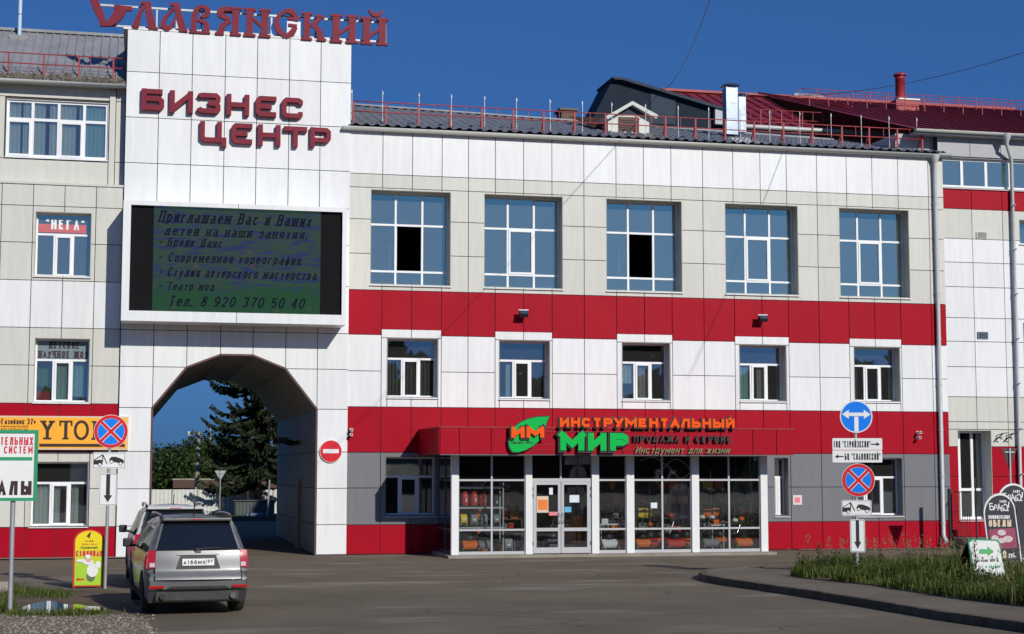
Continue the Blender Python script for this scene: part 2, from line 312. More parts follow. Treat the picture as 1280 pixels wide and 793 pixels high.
def put_glyph(b, ch, x0, x1, z0, H, y, depth, w, shear=0, serif=False, dy=0.0004):
    st, _, hh = glyph(ch); hh *= H; ww = min(w, (x1-x0)*.45); zb = z0+w/2; sc = hh-w
    for k, P in enumerate(st):
        closed = len(P) > 2 and P[0] == P[-1]; Q = P[:-1] if closed else P
        pts = [(x0+ww/2+px*(x1-x0-ww)+shear*(zb+pz*sc-z0), zb+pz*sc) for px, pz in Q]
        if not closed and len(pts) > 1 and not serif:       # run the ends out to the edge of the box
            for e, f in ((0, 1), (-1, -2)):
                a, c = Vector(pts[e]), Vector(pts[f]); d = (a-c); L_ = d.length; d.normalize()
                if abs(P[e][1]) in (0, 1) and abs(d.y) > .6: pts[e] = tuple(a+d*(w/2/abs(d.y)))
        stroke(b, pts, w, y-dy*k, depth+dy*k, close=closed)
        if serif and not closed:
            for e, f in ((0, 1), (-1, -2)):
                if abs(P[e][0]-P[f][0]) < .3 and P[e][1] in (0, 1): c = pts[e]; zz = c[1]+(w*.2 if P[e][1] == 1 else -w*.2); stroke(b, [(c[0]-w*1.15, zz), (c[0]+w*1.15, zz)], w*.5, y-dy*(k+4), depth)
def words(s, rect, y, m, parent, name='lettering', w=.16, shear=0, depth=.004, serif=False, gap=.26, dy=.0004):
    x0, x1, z0, z1 = rect; H = z1-z0; b = B(); res = []
    for ch, a, c in lay(s, x0, x1-shear*H, gap)+[(' ', 0, 0)]:
        if ch != ' ': put_glyph(b, ch, a, c, z0, H, y-depth, depth, w*H, shear, serif, dy)
        elif b.v: res.append(b.build(name, m, parent)); b = B()      # one object per word
    return res

# ------------------------------------------------------------ materials
panelmat('white_panel', (.80, .80, .80)); panelmat('beige_panel', (.63, .615, .555)); panelmat('red_panel', (.385, .0022, .0155), .45, .12)
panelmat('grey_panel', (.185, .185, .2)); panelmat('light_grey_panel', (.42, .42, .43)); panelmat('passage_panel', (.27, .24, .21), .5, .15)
mat('backing', (.05, .05, .05), .9); mat('wall_core', (.35, .34, .32), .9, var=.1)
mat('white_metal', (.78, .78, .78), .4, var=.03); mat('reveal_grey', (.42, .42, .38), .45, var=.03); mat('pvc', (.83, .83, .84), .35, var=.02)
mat('alu', (.55, .55, .57), .35, metal=.3, var=.03); mat('gutter', (.52, .53, .49), .45, var=.05)
mat('pipe_white', (.50, .53, .53), .4, var=.08)
glassmat('glass_blue', (.34, .38, .38), .42, (.74, .93, .80), dust=.11, wob=.2); glassmat('glass_clear', (.72, .76, .76), .16, (.85, .92, 1), wob=.04); glassmat('glass_shop', (.86, .88, .88), .06, (.9, .95, 1), dust=.003, wob=.04)
glassmat('glass_dark', (.25, .27, .27), .1, (.8, .85, .9))
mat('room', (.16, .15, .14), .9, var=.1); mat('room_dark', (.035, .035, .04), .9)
mat('drape_white', (.78, .82, .78), .9); mat('drape_teal', (.5, .72, .72), .9); mat('drape_cream', (.6, .56, .46), .9); mat('drape_green', (.2, .42, .1), .9)
mat('blind', (.12, .115, .11), .8); mat('dark_roof', (.21, .215, .235), .38, spec=.6, var=.15); mat('grey_roof', (.26, .255, .27), .5, var=.18, scale=1.5)
mat('red_roof', (.20, .013, .018), .45, var=.15); mat('red_metal', (.33, .02, .028), .5, var=.12); mat('maroon', (.30, .022, .05), .45, var=.12)
mat('navy_panel', (.012, .02, .036), .6, var=.05, spec=.1); mat('navy_light', (.032, .047, .072), .6, var=.05, spec=.15); mat('galv', (.33, .37, .43), .28, metal=.85, var=.15, scale=6)
mat('black_metal', (.012, .012, .013), .45, var=0); mat('black_print', (.012, .012, .012), .6, var=0); mat('black_plastic', (.02, .02, .022), .5, var=0)
mat('steel_post', (.42, .43, .44), .45, metal=.4, var=.1)
mat('sign_white', (.80, .80, .79), .4, var=.03); mat('sign_blue', (.0, .20, .82), .35, var=.02); mat('sign_red', (.66, .012, .02), .35, var=.02)
mat('print_orange', (.95, .42, .02), .5, var=.02); mat('print_dark', (.035, .01, .01), .5, var=0)
# ------------------------------------------------------------ cladding and windows
GAP = .011
def sub(a, o):                              # rectangle minus rectangle -> rectangles
    x0, x1, z0, z1 = a; p0, p1, q0, q1 = o
    if p0 >= x1-1e-4 or p1 <= x0+1e-4 or q0 >= z1-1e-4 or q1 <= z0+1e-4: return [a]
    r = []
    if p0 > x0: r.append((x0, p0, z0, z1))
    if p1 < x1: r.append((p1, x1, z0, z1))
    c0, c1 = max(x0, p0), min(x1, p1)
    if q0 > z0: r.append((c0, c1, z0, q0))
    if q1 < z1: r.append((c0, c1, q1, z1))
    return r
def cell_panel(bld, cell, openings, y, m, th=.03, jitter=True):
    x0, x1, z0, z1 = cell; rs = [(x0+GAP, x1-GAP, z0+GAP, z1-GAP)]
    for o in openings: rs = [q for r in rs for q in sub(r, o)]
    rs = [r for r in rs if r[1]-r[0] > .015 and r[3]-r[2] > .015]
    if not rs: return
    b = B(); cx, cz = (x0+x1)/2, (z0+z1)/2
    for r in rs: b.box(r[0], r[1], y-th, y, r[2], r[3])
    if jitter:
        ax, az_ = random.gauss(0, .0011), random.gauss(0, .0011)
        b.v = [(p[0], p[1]+(p[0]-cx)*ax+(p[2]-cz)*az_, p[2]) for p in b.v]
    b.build('panel', m, bld)
def cladding(bld, xs, rows, openings, y, th=.03):
    """rows: (z0, z1, material, optional own column joints)"""
    for row in rows:
        z0, z1, m = row[:3]; cols = row[3] if len(row) > 3 else xs
        for i in range(len(cols)-1):
            cell_panel(bld, (cols[i], cols[i+1], z0, z1), openings, y, m, th)
def backing(bld, x0, x1, z0, z1, openings, y, th=.25, m='backing'):
    rs = [(x0, x1, z0, z1)]
    for o in openings: rs = [q for r in rs for q in sub(r, o)]
    b = B()
    for r in rs: b.box(r[0], r[1], y, y+th, r[2], r[3])
    b.build('wall', m, bld)

def drape(b, x0, x1, z0, z1, y, amp=.03, wl=.12):
    n = max(6, int((x1-x0)/wl*6)); vs = []
    for i in range(n+1):
        x = x0+(x1-x0)*i/n; d = amp*math.sin(i*2*math.pi/6+.4*math.sin(i*.7))
        vs += [(x, y+d, z0), (x, y+d*.6, z1)]
    b.add(vs, [(2*i, 2*i+2, 2*i+3, 2*i+1) for i in range(n)], True)
def window(bld, x0, x1, z0, z1, y, rev=.42, vbars=(), hbars=(), sashes=(), openp=(), glass='glass_blue', reveal='reveal_grey', drapes=(), blinds=(), room='room', fr=.065,
           frame='pvc', name='window', sill=True, roomdepth=3.5, label=None, panes=None, extra=None):
    """vbars: (fx, f0, f1), hbars: (fz, f0, f1) in fractions of the opening; panes: list of fraction rects"""
    W, H = x1-x0, z1-z0; yf = y+rev
    X = lambda f: x0+f*W
    Z = lambda f: z0+f*H
    b = B(); t = .07
    b.box(x0, x0+fr, yf, yf+t, z0, z1); b.box(x1-fr, x1, yf, yf+t, z0, z1)
    b.box(x0+fr, x1-fr, yf, yf+t, z1-fr, z1); b.box(x0+fr, x1-fr, yf, yf+t, z0, z0+fr)
    for f, a, c in hbars: b.box(X(a)+(fr if a == 0 else fr/2), X(c)-(fr if c == 1 else fr/2), yf, yf+t, Z(f)-fr/2, Z(f)+fr/2)
    for f, a, c in vbars: b.box(X(f)-fr/2, X(f)+fr/2, yf+.002, yf+t-.002, Z(a)+(fr if a == 0 else fr/2), Z(c)-(fr if c == 1 else fr/2))
    for i, (a, c, d, e) in enumerate(panes):
        if i in sashes:
            p0, p1, q0, q1 = X(a)+fr*.45, X(c)-fr*.45, Z(d)+fr*.45, Z(e)-fr*.45; s = .06
            b.box(p0, p0+s, yf-.02, yf+.05, q0, q1); b.box(p1-s, p1, yf-.02, yf+.05, q0, q1)
            b.box(p0+s, p1-s, yf-.02, yf+.05, q0, q0+s); b.box(p0+s, p1-s, yf-.02, yf+.05, q1-s, q1)
    w = b.build(name, frame, bld, label=label)
    rb = B()                                # reveal lining, front edge set back behind the cladding face
    ya, yb = y-.026, yf+.001
    e = .004; rb.box(x0+e, x0+.016, ya, yb-.002, z0+.016, z1-.016); rb.box(x1-.016, x1-e, ya, yb-.002, z0+.016, z1-.016); rb.box(x0+e, x1-e, ya, yb-.002, z1-.016, z1-e)
    rb.box(x0+e, x1-e, ya+.02, yb-.002, z0+e, z0+.016)
    rb.build('reveal', reveal, w)
    if sill:
        sb = B(); sb.add([(x0-.02, y-.09, z0-.035), (x1+.02, y-.09, z0-.035), (x1+.02, yf+.0, z0+.02), (x0-.02, yf, z0+.02),
                          (x0-.02, y-.09, z0-.05), (x1+.02, y-.09, z0-.05), (x1+.02, yf, z0+.004), (x0-.02, yf, z0+.004)],
                         [(0, 1, 2, 3), (7, 6, 5, 4), (0, 4, 5, 1), (1, 5, 6, 2), (3, 7, 4, 0)])
        sb.build('sill', 'white_metal', w)
    for i, (a, c, d, e) in enumerate(panes):
        p0, p1 = X(a)+(fr if a == 0 else fr/2), X(c)-(fr if c == 1 else fr/2); q0, q1 = Z(d)+(fr if d == 0 else fr/2), Z(e)-(fr if e == 1 else fr/2)
        pb = B()
        if i in openp:                      # leaf swung inwards about its left edge
            L = p1-p0; an = R(78)
            for (u0_, u1_, w0, w1) in ((0, .05, q0, q1), (L-.05, L, q0, q1), (.05, L-.05, q0, q0+.05), (.05, L-.05, q1-.05, q1)):
                vs = [(p0-.02-math.cos(an)*uu*.55, yf+.09+math.sin(an)*uu, ww) for uu in (u0_, u1_) for ww in (w0, w1)]
                vs += [(p[0]+.045, p[1]+.01, p[2]) for p in vs]
                pb.add(vs, [(0, 1, 3, 2), (4, 6, 7, 5), (0, 2, 6, 4), (1, 5, 7, 3), (0, 4, 5, 1), (2, 3, 7, 6)])
            pb.build('open_sash', 'pvc', w); continue
        a1, a2 = random.gauss(0, .008), random.gauss(0, .008)
        pb.box(p0-.004, p1+.004, yf+.03, yf+.036, q0-.004, q1+.004); cx, cz = (p0+p1)/2, (q0+q1)/2
        pb.v = [(p[0], p[1]+(p[0]-cx)*a1+(p[2]-cz)*a2, p[2]) for p in pb.v]
        pb.build('pane', glass, w)
    for (a, c, d, e, mm, off) in drapes:
        db = B(); drape(db, X(a), X(c), Z(d), Z(e), yf+off); db.build('curtain', mm, w)
    for (a, c, d, e, mm, off) in blinds:
        db = B(); n = max(3, int((X(c)-X(a))/.11))
        for k in range(n):
            xx = X(a)+(X(c)-X(a))*(k+.5)/n; db.box(xx-.035, xx+.03, yf+off, yf+off+.02+random.uniform(0, .02), Z(d), Z(e))
        db.build('blind', mm, w, kind=None)
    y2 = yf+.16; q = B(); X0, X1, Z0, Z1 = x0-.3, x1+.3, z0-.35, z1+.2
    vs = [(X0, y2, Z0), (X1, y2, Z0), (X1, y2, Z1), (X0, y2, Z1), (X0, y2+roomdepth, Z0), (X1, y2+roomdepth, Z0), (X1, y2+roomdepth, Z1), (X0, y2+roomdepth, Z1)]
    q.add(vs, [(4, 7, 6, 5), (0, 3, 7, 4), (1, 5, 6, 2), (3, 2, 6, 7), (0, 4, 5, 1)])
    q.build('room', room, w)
    if extra: extra(w, X, Z, yf)
    return w
G33 = [(a, b, c, d) for c, d in ((0, .155), (.155, .65), (.65, 1)) for a, b in ((0, .335), (.335, .67), (.67, 1))]
G13 = [(0, 1, .66, 1), (0, .33, 0, .66), (.33, .67, 0, .66), (.67, 1, 0, .66)]

# ============================================================ MAIN BLOCK
us = [435.7, 478.5, 515.6, 552.5, 585.5, 619, 654.3, 689.6, 729.5, 769.6, 804, 838.3, 877.7, 915.6, 949.6, 982.4, 1020.3, 1057.4, 1089.4, 1121.7, 1159.5, 1179]
mx = [FP(u, 196+(u-435)*.04)[0] for u in us]
mx[-1] = FP(1182, 381)[0]; XL, XR = mx[0], mx[-1]
Zt, b1, b2, b3, b4, b5, b6 = 13.28, 11.904, 8.223, 6.818, 4.564, 3.148, .919
zw1 = 11.47; zj1 = 10.46; zj2 = 9.37; zm = 5.68; zg = 2.05
main = empty('office_building', ((XL+XR)/2, 0, 0), 'three storey office block clad in white, beige and red panels with five large windows upstairs', 'building')
upper = []
for (a, b_) in ((463, 563.3), (604.9, 703.2), (757.5, 852.2), (906, 997.2), (1048.7, 1136)):
    upper.append((FP(a, 300)[0], FP(b_, 300)[0], 8.407, 11.416))
# storey 2: surround of white panels two columns wide
second = []
for k, (a, b_, c, d) in enumerate(((483.7, 547.3, 421.8, 496.8), (623.8, 687, 424, 498.6), (777.3, 837.3, 427, 500.5), (924, 982.5, 429, 501.6), (1067.2, 1124.5, 430.5, 502))):
    second.append((FP(a, 460)[0], FP(b_, 460)[0], FP((a+b_)/2, d)[1], 6.73))
scol = [1, 5, 9, 13, 17]
ground_o = []
for (a, b_, c, d) in ((481.5, 545.5, 572, 645), (957, 985.5, 573, 645), (1087, 1128, 571, 645)):
    ground_o.append((FP(a, 600)[0], FP(b_, 600)[0], FP(a, d)[1], 3.02))
gx0 = mx[14]+.35; ground_o[1] = (gx0, ground_o[1][1], ground_o[1][2], 3.02)
ground_o[2] = (ground_o[2][0]-.55, ground_o[2][1], ground_o[2][2], 3.02)
surr = []
for k, s in enumerate(scol): surr.append((mx[s], mx[s+2], b4, 7.0))
shopx0, shopx1 = FP(544, 693)[0], 21.0
allop = upper+second+ground_o
upo = upper
cladding(main, mx[:-1], [(b1, Zt, 'white_panel')], upo, 0); cell_panel(main, (mx[-2], mx[-1], b1, Zt), [], 0, 'beige_panel')
cladding(main, mx, [(zw1, b1, 'beige_panel'), (zj1, zw1, 'beige_panel'), (zj2, zj1, 'beige_panel'), (b2, zj2, 'beige_panel')], upo, 0)
cladding(main, mx, [(b3, b2, 'red_panel'), (zm, b3, 'white_panel'), (b4, zm, 'white_panel')], surr, 0)
for (s, op) in zip(scol, second):
    xa, xm, xb = mx[s], mx[s+1], mx[s+2]
    for cell in ((xa, xm, op[3], 7.0), (xm, xb, op[3], 7.0), (xa, op[0], b4, op[3]), (op[1], xb, b4, op[3]), (op[0], xm, b4, op[2]-.0), (xm, op[1], b4, op[2])):
        cell_panel(main, cell, [], -.004, 'white_panel')
cladding(main, mx, [(b5, b4, 'red_panel'), (zg, b5, 'grey_panel'), (b6, zg, 'grey_panel'), (.02, b6, 'red_panel')], ground_o, 0)
backing(main, XL+.01, XR-.02, 0, Zt, allop, .0015)
# end wall, back wall and cheeks of the block
bb = B(); bb.box(XR-.27, XR-.02, .26, 13, 0, Zt); bb.box(XL, XL+.25, .26, 13, 0, Zt); bb.box(XL+.25, XR-.27, 12.75, 13, 0, Zt); bb.box(XL+.25, XR-.27, .26, 12.75, Zt-.2, Zt); bb.build('side_wall', 'wall_core', main)
def flowerpot(w, X, Z, yf):
    b = B()
    for k in range(40):
        c = (X(.12)+random.uniform(-.12, .12), yf+.12+random.uniform(0, .1), Z(.06)+random.uniform(0, .22)); d = Vector((random.uniform(-1, 1), random.uniform(-1, 1), random.uniform(0, 1))).normalized()*.07
        e = Vector((random.uniform(-1, 1), random.uniform(-1, 1), random.uniform(-1, 1))).normalized()*.03
        b.add([Vector(c)-d, Vector(c)+e, Vector(c)+d, Vector(c)-e], [(0, 1, 2, 3)])
    b.build('potted_plant', 'leaf', w)
mat('leaf', (.06, .11, .02), .6, var=.3)
def paper_note(w, X, Z, yf): B().box(X(.73), X(.84), yf+.045, yf+.05, Z(.02), Z(.10)).build('paper_note', 'drape_white', w)
def step_ladder(w, X, Z, yf):
    for a, c in ((.03, .10), (.17, .12)): B().bar((X(a), yf+.5, Z(-.1)), (X(c), yf+.6, Z(.36)), .035).build('ladder_rail', 'white_metal', w)
    for k in range(4): B().bar((X(.05), yf+.55, Z(.02+.08*k)), (X(.15), yf+.55, Z(.02+.08*k)), .03).build('ladder_rung', 'white_metal', w)
def stand_(w, X, Z, yf):
    for a in (.1, .55): B().bar((X(a), yf+.4, Z(-.05)), (X(a), yf+.4, Z(.10)), .035).build('stand_post', 'white_metal', w)
    B().bar((X(.02), yf+.42, Z(.045)), (X(.62), yf+.42, Z(.045)), .02).build('stand_bar', 'white_metal', w)
TB = (0, 1, .955, 1, 'drape_cream', .12)
UD = [[TB], [TB, (.0, .06, .0, 1, 'drape_white', .12)], [TB, (.92, 1, 0, 1, 'drape_white', .14)], [(0, 1, .86, 1, 'drape_cream', .14)], [(0, 1, .78, 1, 'drape_cream', .14), (.84, .92, .35, .62, 'drape_white', .3)]]
UX = [stand_, paper_note, stand_, step_ladder, None]
for i, op in enumerate(upper):
    o_ = (4,) if i in (0, 2) else ()
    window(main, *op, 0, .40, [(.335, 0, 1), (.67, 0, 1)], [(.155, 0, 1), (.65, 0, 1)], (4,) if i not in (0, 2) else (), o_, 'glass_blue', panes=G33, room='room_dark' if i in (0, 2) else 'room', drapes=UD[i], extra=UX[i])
dsets = [dict(blinds=[(0, .98, .02, .62, 'blind', .12)]), dict(drapes=[(.2, .3, .02, .6, 'drape_white', .14)], extra=flowerpot), dict(drapes=[(.02, .3, .3, .62, 'drape_white', .12), (.4, .66, .0, .62, 'drape_cream', .12)]),
         dict(drapes=[(.0, .3, .02, .62, 'drape_teal', .12), (.48, .66, .0, .62, 'drape_cream', .12)]), dict(drapes=[(.05, .22, .0, .62, 'blind', .12)])]
for i, op in enumerate(second):
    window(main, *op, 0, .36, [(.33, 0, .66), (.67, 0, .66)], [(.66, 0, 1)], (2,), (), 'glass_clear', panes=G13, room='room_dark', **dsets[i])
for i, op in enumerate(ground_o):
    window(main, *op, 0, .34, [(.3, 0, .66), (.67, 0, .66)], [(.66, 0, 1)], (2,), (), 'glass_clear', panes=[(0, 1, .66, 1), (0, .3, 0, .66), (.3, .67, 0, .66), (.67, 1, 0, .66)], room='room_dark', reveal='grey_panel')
# eaves, gutter, roof
def tube_gutter(bld, x0, x1, y, z, r=.11, m='gutter'):
    b = B(); n = 10; vs = []
    for xx in (x0, x1):
        for j in range(n+1):
            a = math.pi+math.pi*j/n; vs.append((xx, y+r*math.cos(a), z+r*math.sin(a)))
        for j in range(n+1):
            a = 2*math.pi-math.pi*j/n; vs.append((xx, y+(r-.012)*math.cos(a), z+(r-.012)*math.sin(a)+.001))
    k = 2*(n+1); b.add(vs, [(j, k+j, k+(j+1) % k, (j+1) % k) for j in range(k)]+[tuple(range(n, -1, -1))+(k-1,), tuple(range(k, k+n+1))], True)
    b.build('gutter', m, bld)
tube_gutter(main, XL-.22, XR+.22, -.16, 13.36, .12)
def tiled_roof(bld, x0, x1, y0, z0, y1, zL, zR, m, wave=.33, amp=.045, step=.38, sx=8, name='roof', skew=0):
    nx = int((x1-x0)/wave*sx); ny = max(2, int((y1-y0)/step)); vs = []; rows = []
    for j in range(ny):
        for e in (0, 1):
            t = (j+e)/ny; row = []
            for i in range(nx+1):
                f = i/nx; x = x0+(x1-x0)*f; zt = zL+(zR-zL)*f; z = z0+(zt-z0)*t; ph = x/wave*2*math.pi
                z += amp*max(-.4, math.sin(ph))+(.02 if e == 0 else 0.0)
                row.append(len(vs)); vs.append((x, y0+(y1-y0)*t-(.012 if e == 0 else 0), z))
            rows.append(row)
    fs = []
    for a, c in zip(rows[:-1], rows[1:]):
        for i in range(nx): fs.append((a[i], a[i+1], c[i+1], c[i]))
    b = B(); b.add(vs, fs); b.build(name, m, bld)
RY = 6.0
zrL = FP(441, 132, RY)[1]; zrR = FP(1150, 183, RY)[1]
tiled_roof(main, XL, XR+.1, -.28, 13.40, RY, zrL, zrR, 'dark_roof')
b = B(); b.add([(XL, RY, zrL-.05), (XR+.1, RY, zrR-.05), (XR+.1, 13, 13.0), (XL, 13, 13.0), (XL, -.26, 13.32), (XR+.1, -.26, 13.32)], [(0, 1, 2, 3), (1, 0, 4, 5), (4, 0, 3), (1, 5, 2)])
b.build('roof_deck', 'dark_roof', main)
b = B(); b.bar((XL, RY, zrL+.05), (XR+.1, RY, zrR+.05), .22, .05); b.build('ridge_cap', 'dark_roof', main)
# downpipe on the right corner
def downpipe(bld, x, zt, zb, y=-.12, yt=-.16, off=0, r=.075, m='pipe_white'):
    b = B(); b.tube([(x+off, yt, zt), (x+off, yt, zt-.35), (x, y, zt-.8), (x, y, zb+.25), (x-.0, y-.06, zb+.12), (x+.0, y-.2, zb)], r, 12)
    o = b.build('downpipe', m, bld); c = B()
    c.lathe((x+off, yt, zt-.28), [(.07, 0), (.16, .24), (.16, .3)], 12)
    z = zb+.6
    while z < zt-1: c.lathe((x, y, z), [(r+.012, 0), (r+.012, .05)], 12); c.box(x-.012, x+.012, y, 0, z, z+.04); z += 1.55
    c.build('bracket', m, o, kind='stuff')
downpipe(main, FP(1174, 450, -.12)[0], 13.32, .22)
# silver flashing below the tiles
b = B(); b.box(XL, XR+.05, -.04, .02, Zt+.0, Zt+.06); b.build('flashing', 'white_metal', main)
# ============================================================ GATE TOWER
tc = [FP(u, 96+(u-155)*.058)[0] for u in (154.7, 196, 237.2, 278.3, 318.3, 358.5, 398.6, 436.9)]
lc = [FP(u, 500)[0] for u in (148.8, 190.6, 232.4, 274.4, 315.2, 356.2, 396, 434.8)]
TY = -.03
zt_ = [16.09, 14.772, 13.355]+[FP(160, v)[1] for v in (203.6, )]
screen_top = FP(160, 256, -1.2)[1]
tower = empty('gate_tower', ((tc[0]+tc[-1])/2, 0, 0), 'tall white panelled gate tower with a faceted arch passage for cars at its foot', 'building')
arch = [(190.5, 514.6), (232.4, 459.3), (274.4, 444), (315.2, 444.2), (356.2, 461.3), (396, 507.2)]
ax = lc[1:7]; azs = [FP(*p)[1] for p in arch]; azs[0] = azs[5] = (azs[0]+azs[5])/2; azs[1] = azs[4] = (azs[1]+azs[4])/2; azs[2] = azs[3] = (azs[2]+azs[3])/2
zr = [.02, FP(434, 655.8)[1], FP(433, 610.6)[1], FP(433, 565.3)[1], azs[0]-.0, azs[1], FP(300, 415)[1], 8.3, 9.6, 10.75, zt_[3], 13.355, 14.772, 16.09]
def interp(c, z):                           # the tower's joints lean very slightly between top and foot
    f = min(1, max(0, z/16)); return lc[c]*(1-f)+tc[c]*f
for j in range(len(zr)-1):
    z0, z1 = zr[j], zr[j+1]
    for c in range(7):
        xa, xb = lc[c], lc[c+1]
        inarch = 1 <= c <= 5
        if not inarch: cell_panel(tower, (xa, xb, z0, z1), [], TY, 'white_panel'); continue
        za, zb_ = azs[c-1], azs[c]
        if z1 <= min(za, zb_)+.01: continue
        poly = [(xa+GAP, z0+GAP), (xb-GAP, z0+GAP), (xb-GAP, z1-GAP), (xa+GAP, z1-GAP)]
        out = []; L = lambda p: p[1]-(za+(zb_-za)*(p[0]-xa)/(xb-xa))-.004
        for i in range(4):
            p, q = poly[i], poly[(i+1) % 4]; lp, lq = L(p), L(q)
            if lp >= 0: out.append(p)
            if lp*lq < 0: t = lp/(lp-lq); out.append((p[0]+(q[0]-p[0])*t, p[1]+(q[1]-p[1])*t))
        if len(out) > 2: B().prism(out, TY-.03, TY).build('panel', 'white_panel', tower)
# body of the tower round the passage
PD = 14.3; xl, xr = ax[0], ax[5]
b = B(); b.box(lc[0]+.0, xl, TY+.002, PD, 0, 10.8); b.box(xr, lc[7]-.01, TY+.002, PD, 0, 10.8); b.box(lc[0], lc[7]-.01, TY+.002, 3.6, 10.81, 16.0)
for c in range(5): b.prism([(ax[c], azs[c]), (ax[c+1], azs[c+1]), (ax[c+1], 10.8), (ax[c], 10.8)], TY+.002, PD)
b.build('core', 'backing', tower)
b = B(); b.box(tc[0]-.04, tc[-1]+.04, TY-.05, 3.7, 16.09, 16.14); b.build('parapet_cap', 'white_metal', tower)
# passage lining
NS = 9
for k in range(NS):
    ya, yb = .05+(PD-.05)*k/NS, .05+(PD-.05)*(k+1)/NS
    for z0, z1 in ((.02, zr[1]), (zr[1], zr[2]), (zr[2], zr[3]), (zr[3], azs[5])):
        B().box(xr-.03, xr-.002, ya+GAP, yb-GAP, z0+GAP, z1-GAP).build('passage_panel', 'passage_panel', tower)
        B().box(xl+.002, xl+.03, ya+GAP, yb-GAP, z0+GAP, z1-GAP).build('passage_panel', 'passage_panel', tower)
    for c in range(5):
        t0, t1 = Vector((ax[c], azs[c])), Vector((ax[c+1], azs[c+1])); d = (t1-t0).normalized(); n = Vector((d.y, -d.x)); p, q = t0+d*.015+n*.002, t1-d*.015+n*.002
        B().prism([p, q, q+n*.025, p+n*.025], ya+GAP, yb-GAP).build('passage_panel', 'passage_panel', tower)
# brown edge trim of the arch
b = B()
for c in range(5): 
    t0, t1 = Vector((ax[c], azs[c])), Vector((ax[c+1], azs[c+1])); d = (t1-t0).normalized(); n = Vector((d.y, -d.x))
    b.prism([t0-n*.03, t1-n*.03, t1+n*.03, t0+n*.03], TY-.045, TY+.06)
b.box(xr-.03, xr+.03, TY-.045, TY+.06, 0, azs[5]); b.box(xl-.03, xl+.03, TY-.045, TY+.06, 0, azs[0])
mat('brown_trim', (.10, .045, .035), .5); b.build('arch_trim', 'brown_trim', tower)
# pilasters, recess and lamps in the passage
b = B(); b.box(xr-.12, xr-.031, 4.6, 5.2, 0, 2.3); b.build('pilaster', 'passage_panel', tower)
for k, yy in enumerate((5.2, 7.6)):
    b = B(); b.box(xr-.16, xr-.032, yy-.05, yy+.05, 3.45, 3.6); b.tube([(xr-.15, yy, 3.5), (xr-.5, yy-.15, 3.62)], .05, 8); b.box(xr-.75, xr-.45, yy-.24, yy-.06, 3.52, 3.7)
    b.build('passage_lamp', 'black_metal', None, '%s floodlight on the right wall inside the arch passage' % ('nearer' if k == 0 else 'farther'), 'lamp', 'lamps in the arch passage')

# ---------------------------------------------------------- LED screen
SY = -1.22
sx0, sz1 = FP(154.5, 251, SY); sx1, sz0 = FP(432, 406.5, SY)
scr = empty('led_screen', ((sx0+sx1)/2, TY, sz0), 'large dark LED screen in a deep white box above the arch', 'screen')
ix0, iz1 = FP(164, 256, SY); ix1, iz0 = FP(427, 394, SY)
sz1 = FP(154.5, 250, SY)[1]
b = B(); b.box(sx0, ix0, SY, TY-.035, sz0, sz1); b.box(ix1, sx1, SY, TY-.035, sz0, sz1); b.box(ix0, ix1, SY+.001, TY-.035, iz1, sz1); b.box(ix0, ix1, SY+.001, TY-.035, sz0, iz0); b.box(ix0, ix1, SY+.25, TY-.036, iz0, iz1)
b.build('casing', 'white_panel', scr)
xm = (ix0+ix1)/2; B().box(xm-.008, xm+.008, SY-.001, SY+.05, sz0+.002, iz0-.002).build('casing_joint', 'backing', scr); b = B(); b.box(xm-.008, xm+.008, SY-.001, SY+.05, iz1+.002, sz1-.002); b.build('casing_joint', 'backing', scr)
